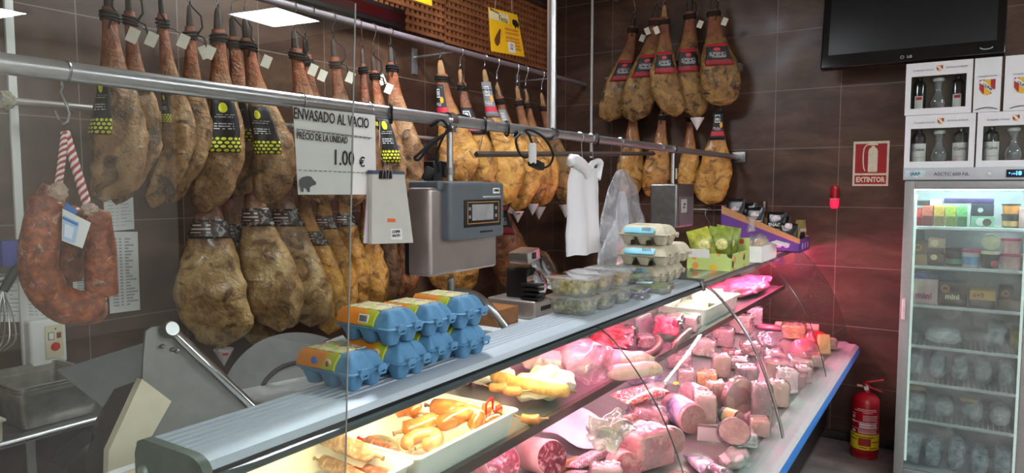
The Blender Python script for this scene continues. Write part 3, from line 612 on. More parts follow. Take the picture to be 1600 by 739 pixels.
# --- white drip cones under the ham feet
CONE = pm('drip_cone_white', 'e4dcd8', .45, 0, .03)
def cone(px, py, w, label, X=None, Y=None, pr_=None):
    kw = dict(X=X) if X is not None else dict(Y=Y); p = at(px, py, **kw); r = px_m(w, p) / 2; h = r * 1.7
    best = None                                    # the cone sits on the foot of the nearest ham
    for (root, h_, Pt_), k_ in rows:
        a_ = root.rotation_euler.z; me = next(c for c in root.children if c.name.startswith('meat')).data; v = min((q.co for q in me.vertices), key=lambda c: c.z)
        f = root.location + Vector((v.x * math.cos(a_) - v.y * root.scale.y * math.sin(a_), v.x * math.sin(a_) + v.y * root.scale.y * math.cos(a_), v.z))
        if best is None or (f - p).length < (best - p).length: best = f
    p = best - Vector((0, 0, .004))
    t = thing('drip_cone', label, 'drip cone', p, face_cam(p) + R(12), 'paper drip cones under the hams')
    MB().lathe([(.002, -h), (r * .98, 0), (r, .003), (r * .94, .003), (.004, -h * .9)], 22).build('cone', CONE, t)
    if pr_: MB().prism([(-r * .34, -r * .83, -h * .12), (r * .24, -r * .86, -h * .10), (r * .18, -r * .76, -h * .24), (-r * .26, -r * .74, -h * .24)], (0, -.008, 0)).build('print', pr_, t)
cone(341, 533, 30, 'white drip cone under the leftmost ham of the lower row', X=LX + .03, pr_=REDINK)
cone(567, 331, 26, 'white drip cone above the dotted golden ham, right of the glass edge', X=UX, pr_=BLUE)
cone(786, 322, 20, 'white drip cone with red print under the third far ham', X=UX, pr_=REDINK)
cone(815, 333, 20, 'white drip cone, second from the left of the four far ones', X=UX)
cone(836, 330, 22, 'white drip cone, third from the left of the four far ones', X=UX)
cone(862, 322, 22, 'white drip cone under the darker ham at the end of the left wall', X=UX)
cone(1097, 180, 22, 'white drip cone in the upper ham row on the end wall', Y=EY)
# ================================================================ rails, pipe and what hangs on them
m = MB().tube([(UX, .2, 2.575), (UX, 5.17, 2.575)], .017, 14)
r = thing('ham_rail', 'upper metal ham rail along the left wall under the perforated panels', 'rail', (0, 0, 0))
m.build('bar', pm('painted_rail', '8d8288', .4, .3, .05), r)
for px, py in ((680, 82), (838, 132)):
    p = at(px, py, X=-2.75); m = MB()
    m.box((WX + .004, p.y, 2.53), (.008, .05, .16), .002); m.box(((WX + UX) / 2, p.y, 2.555), (UX - WX, .02, .012), .002); m.build('wall_bracket', ALU, r)
r = thing('ham_rail', 'lower metal ham rail along the left wall, its padded end showing at the left', 'rail', (0, 0, 0))
MB().tube([(-2.84, 1.13, 2.05), (-2.84, 4.9, 2.05)], .013, 12).build('bar', pm('painted_rail_light', 'a59c98', .4, .3, .05), r)
MB().blob((-2.84, 1.115, 2.05), (.03, .032, .034), 3, .3, 5).build('padded_end', pm('rope_padding', '9a927a', .9, 0, .4, 90, bump=.5), r)
r = thing('ham_rail', 'ham rail high on the end wall above the five upper hams', 'rail', (0, 0, 0))
MB().tube([(-2.4, 5.0, 3.22), (-1.3, 5.0, 3.22)], .015, 12).build('bar', ALU, r)
for x in (-2.35, -1.35):
    MB().box((x, 5.09, 3.22), (.03, .19, .02), .003).build('wall_bracket', ALU, r)
r = thing('ham_rail', 'ham rail behind the upper hams of the end wall, bracket end showing at right', 'rail', (0, 0, 0))
zr = at(1152, 104, Y=5.1).z; xr = at(1152, 104, Y=5.1).x
MB().tube([(-2.4, 5.09, zr), (xr + .02, 5.09, zr)], .011, 12).build('bar', ALU, r)
MB().box((xr, 5.14, zr), (.04, .08, .05), .004).build('wall_bracket', ALU, r)

# hooks carrying the hams
for (root, h, Pt), k in rows:
    wall_end_row = 'Y' in k
    zr2 = (3.22 if Pt.z > 2.7 else zr) if wall_end_row else (2.575 if k['X'] == UX else 2.05)
    top = Vector((Pt.x, 5.0 if (wall_end_row and Pt.z > 2.7) else (5.09 if wall_end_row else 0), zr2)) if wall_end_row else Vector((UX if k['X'] == UX else -2.84, Pt.y, zr2))
    if top.z < Pt.z + .03: continue
    vis = (not wall_end_row) and k['X'] == UX
    m = MB(); q = Pt + Vector((0, .0, .048)); d = Vector((0, 1, 0)) if not wall_end_row else Vector((1, 0, 0))
    side = Vector((1 if Pt.x >= top.x - .02 else -1, 0, 0)) if not wall_end_row else Vector((0, -1, 0))
    rr = .023
    pts = [top + side * (-rr * math.cos(R(a))) + Vector((0, 0, rr * math.sin(R(a)))) for a in range(-40, 181, 30)]
    e = q + Vector((0, 0, .03)); dn = pts[-1] + Vector((0, 0, -min(.03, max(.004, (pts[-1].z - e.z) * .5)))); pts += [dn, e, q + d * .004, q + Vector((0, 0, -.016)), q - d * .008 + Vector((0, 0, -.022)), q - d * .014 + Vector((0, 0, -.012))]
    m.tube([p - top for p in pts], .0024, 6)
    solo = m.build('ham_hook', HOOKM, None, loc=top)
    lb = 'thin wire hook holding the ' + root['label'].split(',')[0]
    tag(solo, ' '.join(lb.split()[:16]), 'hook', 'wire hooks on the ham rails')

# --- the long satin pipe over the counter
PX_, PZ_ = -1.38, 1.958
pipe = thing('hanging_pipe', 'long satin metal pipe running above the counter to the end wall', 'pipe', (PX_, 0, PZ_))
MB().tube([(0, -.6, 0), (0, 5.16, 0)], .0185, 18).build('tube', GALV, pipe)
MB().box((.0, 5.165, 0), (.12, .014, .075), .004).build('wall_plate', STEELD, pipe)
def ring(y, name='clamp', parent=None, r0=.0195, r1=.026, w=.03):
    m = MB(); m.loft([[Vector((r * math.cos(a), yy, r * math.sin(a))) for a in (2 * math.pi * k / 18 for k in range(18))] for r, yy in ((r0, y - w / 2), (r1, y - w / 2), (r1, y + w / 2), (r0, y + w / 2))], caps=False, loop=True); return m
ph = at(862, 206, X=PX_)
pole = thing('ceiling_pole', 'vertical satin pole from the ceiling holding up the long pipe', 'pole', (PX_, ph.y, PZ_))
MB().tube([(0, 0, .02), (0, 0, CEIL - PZ_)], .0185, 16).build('tube', GALV, pole)
ring(0).build('clamp', STEELD, pole)
ph2 = -.35
pole2 = thing('ceiling_pole', 'pole holding up the near end of the long pipe, left of the photograph', 'pole', (PX_, ph2, PZ_))
MB().tube([(0, 0, .02), (0, 0, CEIL - PZ_)], .0185, 16).build('tube', GALV, pole2)
ring(0).build('clamp', STEELD, pole2)
# dark bar behind the pipe
a, b = at(744, 241, X=PX_ - .045), at(1022, 240, X=PX_ - .045)
t = thing('dark_bar', 'dark bar slung under the long pipe in front of the far hams', 'bar', a)
MB().tube([Vector(), b - a], .0105, 4).build('bar', pm('dark_bar', '4a3d35', .5, .3, .1), t)
for u in (.012, .985):
    p = a.lerp(b, u); ax = Vector((PX_, p.y, PZ_)) - a; rg = [ax + Vector((.0215 * math.cos(R(k)), 0, .0215 * math.sin(R(k)))) for k in range(-20, 181, 20)]
    MB().tube(rg + [p - a + Vector((0, 0, .012))], .0016, 6).build('sling_wire', HOOKM, t)
# black cables coiled round the pipe
def coil(y, r, ang=0, pts=None, label='', drop=0):
    m = MB(); n = 20
    m.tube([Vector((r * math.cos(2 * math.pi * k / n), .012 * math.sin(math.pi * k / n) + ang * r * math.cos(2 * math.pi * k / n), r * math.sin(2 * math.pi * k / n) - (r - .024))) for k in range(n)], .004, 6, loop=True)
    o = m.build('cable_loop', CORD, None, loc=(PX_, y, PZ_)); return tag(o, label, 'cable', 'black loops on the pipe')
for px, lbl in ((608, 'thin wire loop on the pipe above the clipboard'), (754, 'black cable loop on the pipe, first one right of the large scale'), (790, 'black cable loop on the pipe, second one right of the large scale'), (930, 'wire loop on the pipe right of the pole')):
    coil(at(px, 200, X=PX_).y, .026, -.7, label=lbl)
def off_pipe(P, r=.0245):     # lay a cable on the pipe's skin, and clear of the vertical tube under it
    o = []
    for p in P:
        v = Vector((p.x - PX_, 0, p.z - PZ_))
        if v.length < r: p = p + (v.normalized() * r - v if v.length > 1e-5 else Vector((0, 0, r)))
        o.append(p)
    return o
p0 = at(700, 195, X=PX_ + .03)
m = MB(); cp = [at(*q, X=x) for q, x in (((672, 190), PX_), ((692, 188), PX_ + .03), ((700, 205), PX_ + .035), ((680, 218), PX_ + .04), ((655, 240), PX_ + .04), ((648, 247), PX_ + .035), ((655, 249), PX_ + .03), ((672, 228), PX_ + .03), ((692, 212), PX_ + .03), ((672, 222), PX_ + .01), ((664, 236), PX_ + .01), ((678, 246), PX_), ((684, 258), PX_), ((686, 268), PX_ - .02))]
kn = list(range(len(cp))); sm = [Vector([cat_rom([(k, c[i]) for k, c in zip(kn, cp)], t / 4) for i in range(3)]) for t in range(4 * (len(cp) - 1) + 1)]
sm = off_pipe(sm)
tag(m.tube([p - p0 for p in sm], .0045, 6).build('power_cable', CORD, None, loc=p0), 'black power cable knotted over the pipe above the large scale', 'cable')
m = MB(); cp = [at(*q, X=x) for q, x in (((804, 202), PX_), ((812, 208), PX_ + .03), ((806, 220), PX_ + .035), ((812, 240), PX_ + .04), ((823, 246), PX_ + .04), ((832, 232), PX_ + .04), ((826, 210), PX_ + .03), ((815, 203), PX_ + .01), ((835, 206), PX_ + .02), ((852, 218), PX_ + .03), ((864, 240), PX_ + .04), ((860, 256), PX_ + .045), ((848, 262), PX_ + .045), ((826, 254), PX_ + .045))]
kn = list(range(len(cp))); p0 = cp[0]
sm = [Vector([cat_rom([(k, c[i]) for k, c in zip(kn, cp)], t / 4) for i in range(3)]) for t in range(4 * (len(cp) - 1) + 1)]
sm = off_pipe(sm)
t = thing('power_cable', 'black cable hanging in two big loops from the pipe with a white plug adapter', 'cable', p0)
MB().tube([p - p0 for p in sm], .0045, 6).build('wire', CORD, t)
q = at(832, 240, X=PX_ + .05); MB().box(q - p0, (.03, .03, .075), .006, rot=(0, 0, R(30))).build('plug', WHITE, t)
q = at(838, 257, X=PX_ + .05); MB().box(q - p0, (.03, .08, .03), .008, rot=(R(-12), 0, 0)).build('socket', BLACK, t)
# ================================================================ things hung from the pipe
def smooth(cp, n=5):
    cp = [Vector(c) for c in cp]; kn = list(range(len(cp)))
    return [Vector([cat_rom([(k, c[i]) for k, c in zip(kn, cp)], t / n) for i in range(3)]) for t in range(n * (len(cp) - 1) + 1)]
# --- chorizo bunch
HX = PX_
p0 = at(101, 206, X=HX)
hk = at(103, 108, X=HX)
m = MB(); m.tube([Vector((0, 0, .0)) + Vector((.021 * math.cos(R(a)), 0, .021 * math.sin(R(a)))) for a in range(-60, 200, 20)] + [Vector((-.02, 0, -.03)), at(93, 150, X=HX) - Vector((HX, hk.y, PZ_)), at(104, 172, X=HX + .012) - Vector((HX, hk.y, PZ_)), at(110, 188, X=HX + .012) - Vector((HX, hk.y, PZ_)), at(106, 203, X=HX + .008) - Vector((HX, hk.y, PZ_)), at(98, 207, X=HX) - Vector((HX, hk.y, PZ_)), at(90, 200, X=HX - .01) - Vector((HX, hk.y, PZ_)), at(83, 182, X=HX - .01) - Vector((HX, hk.y, PZ_))], .0032, 8)
tag(m.build('meat_hook', HOOKM, None, loc=(HX, hk.y, PZ_)), 'bent steel hook on the pipe carrying the thick chorizo bunch', 'hook')
n = NT('chorizo_skin'); f = n.noise(36, 6, None, .8, .72)
fine = n.noise(70, 4, None, .5); n.p(Base_Color=n.mix(n.ramp(f, [(.57, (0, 0, 0, 1)), (.70, (.6,) * 3 + (1,))]), n.ramp(fine, [(.3, C('582010')), (.5, C('88401f')), (.7, C('b2622f'))]), C('e2d6cc')), Roughness=.38)
n.bump(n.noise(40, 5), .9, .012); CHOR = n.m
ch = thing('chorizo_bunch', 'bunch of thick white-dusted chorizo sausages hanging from the pipe on red and white string', 'sausages', p0)
def sau(path, rad, X, par, name='sausage', seed=1, mat=None, seg=16):
    P = smooth([at(px, py, X=X + dx) - p0 for px, py, dx in path], 5); nn = len(P); r = []
    for i in range(nn):
        u = i / (nn - 1); e = min(u, 1 - u) / .07
        r.append(rad * (min(1, math.sqrt(max(.02, min(1, e) * (2 - min(1, e)))))) * (1 + .07 * mnoise.noise(P[i] * 30 + Vector((seed, 0, 0)))))
    m = MB().tube(P, r, seg).jitter(.004, 25, seed); return m.build(name, mat or CHOR, par, ang=80)
k = px_m(1, p0)
sau([(76, 306, .0), (68, 340, .0), (62, 385, .005), (62, 430, .0), (85, 468, -.005), (122, 482, 0), (166, 474, 0)], 26 * k, HX + .03, ch, seed=1)
sau([(147, 326, 0), (153, 365, 0), (157, 405, 0), (158, 440, 0), (158, 466, 0)], 23 * k, HX + .02, ch, seed=2)
sau([(92, 296, 0), (78, 318, 0), (72, 370, 0), (78, 420, 0)], 22 * k, HX - .06, ch, seed=3)
sau([(112, 322, 0), (116, 365, 0), (112, 410, 0), (104, 440, 0)], 21 * k, HX - .045, ch, seed=4)
def twist(a, b, name='string', r=.0042, par=None, turns=9, X=HX):
    """two strands, red and white, twisted"""
    m = MB(); d = b - a; ax = d.cross(Vector((1, 0, 0))).normalized(); ay = d.cross(ax).normalized(); n = turns * 10
    for s in range(4):
        m.tube([a + d * (i / n) + (ax * math.cos(2 * math.pi * (turns * i / n + s / 4)) + ay * math.sin(2 * math.pi * (turns * i / n + s / 4))) * r * .8 for i in range(n + 1)], r * .8, 6, mi=s % 2)
    return m.build(name, [pm('string_white', 'e8e0da', .8, 0, .05), pm('string_red', 'b03a3c', .8, 0, .1)], par)
z0 = Vector((0, 0, 0))
twist(at(102, 207, X=HX) - p0, at(90, 302, X=HX + .03) - p0, par=ch, turns=5); twist(at(102, 207, X=HX) - p0, at(139, 330, X=HX + .03) - p0, par=ch, turns=6, r=.0052)
MB().blob(at(92, 300, X=HX + .035) - p0, (.012, .014, .018), 3, .4, 4).build('tied_end', pm('tied_casing', 'b39a86', .6, 0, .3), ch)
MB().blob(at(140, 328, X=HX + .035) - p0, (.012, .014, .012), 3, .4, 4, 2).build('tied_end', pm('tied_casing', 'b39a86', .6, 0, .3), ch)
def card(px4, X, par, name, mat, th=.0015, o=p0, dx=(0, 0, 0, 0)):
    ps = [at(*q, X=X + d) - o for q, d in zip(px4, dx)]; return MB().prism(ps, (-th, 0, 0)).build(name, mat, par, smooth=False)
lab = card([(98, 326), (142, 348), (129, 388), (97, 376)], HX + .065, ch, 'label', PAPER)
card([(100, 336), (124, 348), (117, 381), (99, 374)], HX + .0665, ch, 'label_print', pm('pale_blue_print', 'a9c4e4', .6), .0008)
card([(101, 349), (116, 356), (112, 374), (100, 369)], HX + .0675, ch, 'label_text', pm('label_text_white', 'd7e2ef', .6), .0008)
card([(98, 338), (122, 349), (121, 353), (98, 342)], HX + .0675, ch, 'label_title', BLUE, .0008)
card([(104, 316), (122, 330), (116, 338), (100, 326)], HX + .06, ch, 'label_fold', BLUE, .001)

# --- price notice
q = [at(*p, X=HX + .022) for p in ((458, 166), (586, 180), (588, 304), (466, 304))]
NO = (q[0] + q[2]) / 2
nt = thing('price_notice', 'white paper notice reading ENVASADO AL VACIO hanging on the pipe', 'notice', NO)
m = MB(); g = [[q[0].lerp(q[1], u).lerp(q[3].lerp(q[2], u), v) - NO + Vector((.004 * math.sin(u * 3) * v, 0, 0)) for u in [i / 8 for i in range(9)]] for v in [i / 6 for i in range(7)]]
bmv = [[m.bm.verts.new(p) for p in r] for r in g]; bmb = [[m.bm.verts.new(p - Vector((.0012, 0, 0))) for p in r] for r in g]
for i in range(6):
    for j in range(8):
        m.bm.faces.new((bmv[i][j], bmv[i + 1][j], bmv[i + 1][j + 1], bmv[i][j + 1])); m.bm.faces.new((bmb[i][j], bmb[i][j + 1], bmb[i + 1][j + 1], bmb[i + 1][j]))
m.build('sheet', PAPER, nt)
TR = (R(90), 0, R(90))
def ntxt(name, body, px, py, size, sx=1., bold=0.):
    p = at(px, py, X=HX + .0275) - NO; return text(name, body, size, DARK, nt, p, (R(90), R(1.5), R(90)), sx=sx, bold=bold)
ntxt('heading', 'ENVASADO AL VACIO', 521, 186, .0385, .66, .0003); ntxt('subheading', 'PRECIO DE LA UNIDAD', 505, 216, .024, .66, .0002)
ntxt('price', '1.00', 537, 248, .056, .8, .0003); ntxt('euro_sign', '\u20ac', 566, 254, .036, .9, .0004)
m = MB()
for (x0, y0), (x1, y1), nd in (((463, 202), (581, 216), 1), ((463, 204), (581, 217.5), 16), ((466, 266), (584, 271), 16)):
    a, b = at(x0, y0, X=HX + .0272) - NO, at(x1, y1, X=HX + .0272) - NO
    for i in range(nd):
        u, v = i / nd, (i + .62) / nd if nd > 1 else 1
        pa, pb = a.lerp(b, u), a.lerp(b, v); m.prism([pa, pb, pb + Vector((0, 0, .0014)), pa + Vector((0, 0, .0014))], (.0006, 0, 0))
m.build('rule_line', DARK, nt, smooth=False)
m = MB(); GP_ = pm('print_grey', '55585a', .7)
pg = [(468, 290), (468, 281), (472, 277), (480, 275), (486, 276), (490, 281), (494, 285), (493, 289), (488, 290), (484, 293), (484, 300), (481, 300), (480, 294), (474, 293), (474, 300), (471, 300), (470, 293)]
m.prism([at(*p, X=HX + .0275) - NO for p in pg], (.0006, 0, 0)); m.build('pig_print', GP_, nt, smooth=False)
for px in (470, 575):
    pp = Vector((PX_, at(px, 175, X=HX).y, PZ_)) - NO
    MB().tube([pp + Vector((.0218 * math.cos(R(a)), 0, .0218 * math.sin(R(a)))) for a in range(0, 360, 24)], .0016, 5, loop=True).build('hanging_wire', HOOKM, nt)

# --- clipped sheets
q = [at(*p, X=HX + .045) for p in ((584, 269), (634, 270), (648, 379), (583, 381))]; NO2 = at(610, 262, X=HX + .045)
cs = thing('clipped_sheets', 'stack of blank grey cards with an orange sticker held by a black binder clip', 'papers', NO2)
MB().prism([p - NO2 for p in q], (-.012, 0, 0)).build('card_stack', pm('grey_card', 'c3c3bb', .75, 0, .03), cs, smooth=False)
q2 = [at(*p, X=HX + .03) for p in ((580, 268), (590, 268), (590, 379), (571, 380))]
MB().prism([p - NO2 for p in q2], (-.004, 0, 0)).build('back_sheet', pm('lilac_paper', 'cbbcc4', .75), cs, smooth=False)
card([(583, 266), (634, 268), (634.5, 272.5), (583, 271.5)], HX + .047, cs, 'top_binding', pm('slate_binding', '46556a', .6), .016, NO2)
m = MB().prism([at(*p, X=HX + .052) - NO2 for p in ((598, 267), (615, 267), (616, 279), (597, 279))], (-.022, 0, 0)); m.bevel(.002); m.build('binder_clip', BLACK, cs)
m = MB()
for px in (602, 611): m.tube([at(px - 2, 279, X=HX + .054) - NO2, at(px, 262, X=HX + .056) - NO2, at(px + 1.5, 254, X=HX + .05) - NO2, at(px + 3, 262, X=HX + .056) - NO2, at(px + 4, 279, X=HX + .054) - NO2], .0011, 5)
m.tube([at(606, 256, X=HX + .05) - NO2, at(600, 250, X=HX + .03) - NO2, at(592, 243, X=HX + .02) - NO2, at(595, 230, X=HX) - NO2, at(596, 190, X=HX) - NO2], .0013, 5)
m.build('wire_arm', HOOKM, cs)
card([(608, 341), (620, 341.5), (620.5, 347), (608.5, 347)], HX + .0465, cs, 'orange_sticker', pm('orange_sticker', 'e8743c', .6), .001, NO2)
card([(612, 357), (630, 357), (631, 374), (613, 374)], HX + .0465, cs, 'white_sticker', PAPER, .001, NO2)
text('sticker_text', 'COPIA\nVACIO', .011, DARK, cs, at(621.5, 365, X=HX + .048) - NO2, (R(90), 0, R(90)))

# --- large hanging scale
X1 = -1.30; y0, y1, z0_, z1 = 1.577, 1.925, 1.482, 1.745; xb = -1.39
SC = Vector((-1.345, (y0 + y1) / 2, z0_))
sc1 = thing('hanging_scale', 'large stainless hanging shop scale with grey display unit, nearest the camera', 'scale', SC)
m = MB().box((0, 0, (z1 - z0_) / 2), (.088, y1 - y0, z1 - z0_), .012, 3); m.build('steel_case', pm('scale_steel', 'b5aca8', .36, .85, .07, 12), sc1)
m = MB().box((-.046, -.02, .055), (.03, .30, .11), .006); m.build('battery_box', BLACK, sc1)
DG = pm('scale_grey', '5d646a', .45, .05, .05)
ya, yb, za, zb_ = 1.632, 1.925, 1.585, 1.762
m = MB().box((.05, (ya + yb) / 2 - SC.y, (za + zb_) / 2 - z0_), (.05, yb - ya, zb_ - za), .014, 4); hd = m.build('display_head', DG, sc1)
m = MB().box((-.01, -.02, zb_ - z0_ - .012), (.12, .24, .03), .01, 3); m.build('top_cover', DG, sc1)
fx = .0755
def fbox(py, pz, w, h, d, name, mat, par, bev=.003): return MB().box((fx, py - SC.y, pz - z0_), (d, w, h), bev).build(name, mat, par)
fbox(1.80, 1.665, .20, .085, .006, 'display_window', BLACK, hd)
fr = MB()
for cy_, cz_, w, h in ((1.80, 1.70, .17, .002), (1.80, 1.634, .17, .002), (1.715, 1.667, .002, .066), (1.885, 1.667, .002, .066)): fr.box((fx + .003, cy_ - SC.y, cz_ - z0_), (.002, w, h))
fr.build('amber_frame', pm('amber_line', 'c99544', .5), hd, smooth=False)
fbox(1.795, 1.668, .115, .05, .01, 'number_display', pm('lcd_grey', '9a9a9c', .25), hd, .001)
bt = MB()
for yy in (1.725, 1.868):
    for zz in (1.655, 1.68): bt.box((fx + .004, yy - SC.y, zz - z0_), (.002, .010, .010), .001)
bt.build('key_icon', pm('icon_grey', '8d8d90', .5), hd)
fbox(1.875, 1.735, .038, .018, .003, 'maker_plate', PAPER, hd, .001); text('maker_name', 'DIBAL', .011, DARK, hd, (fx + .002, 1.875 - SC.y, 1.7355 - z0_), TR, bold=.0003)
fbox(1.85, 1.716, .10, .006, .003, 'light_bar', pm('pale_bar', 'a8adb0', .4), hd, .001)
fbox(1.82, 1.606, .07, .006, .002, 'key_strip', DARK, hd, .001)
ph_ = at(703, 240, X=PX_)
m = MB().tube([(PX_ - SC.x, ph_.y - SC.y, .27), (PX_ - SC.x, ph_.y - SC.y, PZ_ - z0_ - .02)], .0105, 12); m.build('hanger_tube', GALV, sc1)
MB().lathe([(.0105, -.012), (.016, -.012), (.016, .012), (.0105, .012)], 14, (PX_ - SC.x, ph_.y - SC.y, .315)).build('collar', STEELD, sc1)
g = ring(0); g.box((.012, .0, -.028), (.02, .026, .02), .003); g.build('pipe_clamp', CHROME, sc1, (PX_ - SC.x, ph_.y - SC.y, PZ_ - z0_))
# curved steel foot under it, standing on the canopy
f0 = at(710, 462, X=-1.30)
st = thing('curved_steel_tube', 'bent steel tube rising from the counter top under the large scale', 'tube', (-1.15, 1.93, 1.32))
B_ = Vector((-1.15, 1.93, 1.32))
P = [at(704, 436, X=-1.34), at(706, 455, X=-1.34), at(722, 456, X=-1.30), at(745, 462, X=-1.25), at(765, 480, X=-1.2), at(785, 505, X=-1.17), at(795, 519, X=-1.155)]
MB().tube([p - B_ for p in smooth(P, 4)], .0125, 12, flat=.75).build('bent_tube', STEEL, st)
MB().tube([at(705, 434, X=-1.34) - B_, at(705, 458, X=-1.34) - B_], .012, 12).build('socket', STEELD, st)

# --- small scale farther along
y0, y1, z0_, z1 = 3.67, 3.96, 1.52, 1.762
SC = Vector((-1.377, (y0 + y1) / 2, z0_))
sc2 = thing('hanging_scale', 'smaller stainless hanging scale farther along the pipe by the stacked grey egg cartons', 'scale', SC)
m = MB().box((0, 0, (z1 - z0_) / 2), (.155, y1 - y0, z1 - z0_), .012, 3); m.build('steel_case', STEELD, sc2)
MB().box((.0785, .01, .09), (.006, .24, .16), .003).build('front_panel', pm('panel_grey', '6a6668', .4, .2), sc2)
MB().box((.0825, -.04, .12), (.004, .09, .075), .001).build('price_label', pm('label_grey', 'b9b6b4', .6), sc2)
text('label_text', '10.00\nKILO', .017, DARK, sc2, (.085, -.04, .12), TR)
MB().tube([(0, 0, .24), (0, 0, PZ_ - z0_ - .02)], .0105, 12).build('hanger_tube', GALV, sc2)
g = ring(0); g.build('pipe_clamp', CHROME, sc2, (PX_ - SC.x, 0, PZ_ - z0_))
c_ = MB().box((.014, .02, .30), (.004, .022, .06), .001).build('hanging_tag', CREAM, sc2)

# --- plastic bags
def bag(px_outline_l, px_outline_r, X, thick, name, mat, par, o, folds=7, seed=0, nz=22):
    """gathered bag: rows of left/right edges down the picture, lofted as folded closed rings"""
    rings = []
    n = 40
    ys = [p[1] for p in px_outline_l]
    for i in range(nz + 1):
        y = ys[0] + (ys[-1] - ys[0]) * i / nz
        xl = cat_rom([(p[1], p[0]) for p in px_outline_l], y); xr = cat_rom([(p[1], p[0]) for p in px_outline_r], y)
        a, b = at(xl, y, X=X), at(xr, y, X=X); c = (a + b) / 2; w = (b - a).length / 2
        rings.append([c + Vector((thick * math.sin(t) * (1 + .35 * math.sin(folds * t + seed + i * .06)) * min(1, .35 + i / nz), w * math.cos(t), 0)) - o for t in (2 * math.pi * j / n for j in range(n))])
    m = MB().loft(rings); m.jitter(.006, 14, seed); return m.build(name, mat, par, ang=80)
WBAG = pm('white_film', 'e9e9ec', .35, 0, .03, 8, bump=.25, bscale=10, stretch=(3, 3, .5))
o = at(912, 250, X=PX_ + .03)
wb = thing('carrier_bags', 'bundle of white plastic carrier bags hanging from the pipe', 'plastic bags', o)
bag([(892, 262), (888, 290), (887, 330), (886, 370), (885, 396)], [(932, 258), (934, 290), (934, 330), (936, 370), (938, 396)], PX_ + .03, .03, 'bag_body', WBAG, wb, o, 6, 1)
sau_ = smooth([at(*p, X=PX_ + .05) - o for p in ((888, 255), (896, 250), (906, 256), (916, 266), (919, 278))], 4)
MB().tube(sau_, [.014, .018, .021, .024, .024, .026, .026, .026, .026, .026, .026, .024, .022, .02, .018, .015, .01][:len(sau_)], 12).jitter(.006, 30, 3).build('handle', WBAG, wb, ang=80)
MB().tube(smooth([at(*p, X=PX_ + .03) - o for p in ((918, 275), (924, 258), (934, 252), (938, 258), (934, 280))], 4), .013, 12).jitter(.005, 30, 5).build('handle', WBAG, wb, ang=80)
for px in (905, 922):
    a = at(px, 236, X=PX_); tp = Vector((PX_, a.y, PZ_)); e = at(px + 7, 258, X=PX_ + .03)
    m = MB().tube([Vector((.0215 * math.cos(R(t)), 0, .0215 * math.sin(R(t)))) for t in range(200, -61, -20)] + [(e - tp) * .6, e - tp, e - tp + Vector((0, .012, -.008)), e - tp + Vector((0, .02, .006))], .002, 6)
    tag(m.build('bag_hook', HOOKM, None, loc=tp), 'wire hook on the pipe holding the white carrier bags', 'hook', 'wire hooks for the carrier bags')
CLEARBAG = glassy('clear_film_bag', 'f2f3f8', .9, .25, 1.6, .45)
o = at(972, 268, X=PX_ + .02)
cb = thing('produce_bags', 'bundle of clear plastic bags hanging right of the white carrier bags', 'plastic bags', o)
bag([(966, 264), (952, 290), (942, 325), (936, 365), (934, 412)], [(975, 264), (995, 292), (1000, 325), (1008, 350), (1004, 398)], PX_ + .02, .03, 'bag_body', CLEARBAG, cb, o, 8, 2)
bag([(966, 300), (962, 340), (948, 370), (936, 395), (935, 412)], [(976, 300), (982, 340), (978, 370), (980, 392), (982, 404)], PX_ + .02, .018, 'inner_bag', WBAG, cb, o, 5, 4)
tp = Vector((PX_, at(968, 240, X=PX_).y, PZ_)); e = at(970, 268, X=PX_ + .02)
m = MB().tube([Vector((.0215 * math.cos(R(t)), 0, .0215 * math.sin(R(t)))) for t in range(200, -61, -20)] + [(e - tp) * .6, e - tp, e - tp + Vector((0, .012, -.012))], .002, 6)
tag(m.build('bag_hook', HOOKM, None, loc=tp), 'wire hook on the pipe holding the clear plastic bags', 'hook')

pa = at(676, 268, X=-1.62); t = thing('power_adapter', 'cluster of black power plugs hanging behind the large scale', 'power adapter', pa)
for k, (dx, dy, dz_, s) in enumerate(((0, 0, 0, .05), (0, .06, .01, .04), (.02, -.05, -.01, .035))): MB().box((dx, dy, dz_), (s, s, s * 1.5), .008, 2, rot=(0, R(12 * k), R(20 * k))).build('plug', BLACK, t)
MB().tube(smooth([Vector((0, 0, .03)), Vector((.04, .01, .12)), Vector((.10, .02, .2)), Vector((.2, .03, PZ_ - pa.z + .01))], 5), .004, 6).build('cable', CORD, t)
# ================================================================ on the left wall: perforated panels, display, yellow signs
n = NT('lattice_wood'); o_ = n.sep(n.coord('Object'))
n.p(Base_Color=n.ramp(n.noise(12, 4), [(.3, C('86502f')), (.7, C('ab6e46'))]), Roughness=.55); LAT = n.m
def lattice(y0, y1, z0, z1, label):
    t = thing('lattice_panel', label, 'wall panel', (WX, (y0 + y1) / 2, z0)); cy_ = (y0 + y1) / 2
    m = MB(); P = .046
    k = int((z1 - z0) / P)
    for i in range(k + 1): m.box((.028, 0, .012 + i * P), (.012, y1 - y0, .022))
    k = int((y1 - y0) / P)
    for i in range(k + 1): m.box((.02, y0 + .012 + i * P - cy_, (z1 - z0) / 2), (.012, .024, z1 - z0))
    m.build('lattice', LAT, t, smooth=False)
    MB().box((.006, 0, (z1 - z0) / 2), (.008, y1 - y0, z1 - z0)).build('backing', pm('dark_backing', '180f0c', .8), t, smooth=False)
    return t
lattice(.6, 2.05, 2.70, 3.18, 'brown perforated wall panel above the near hams')
lattice(2.06, 3.66, 2.70, 3.18, 'brown perforated wall panel behind the dark red display')
lattice(3.67, 5.05, 2.69, 3.18, 'brown perforated wall panel in the corner behind the large yellow sign')
c4 = [at(*p, X=-2.8) for p in ((470, -32), (634, 17), (632, 47), (472, 2))]
y0, y1 = 2.35, 3.185; zz0, zz1 = 2.672, 2.785
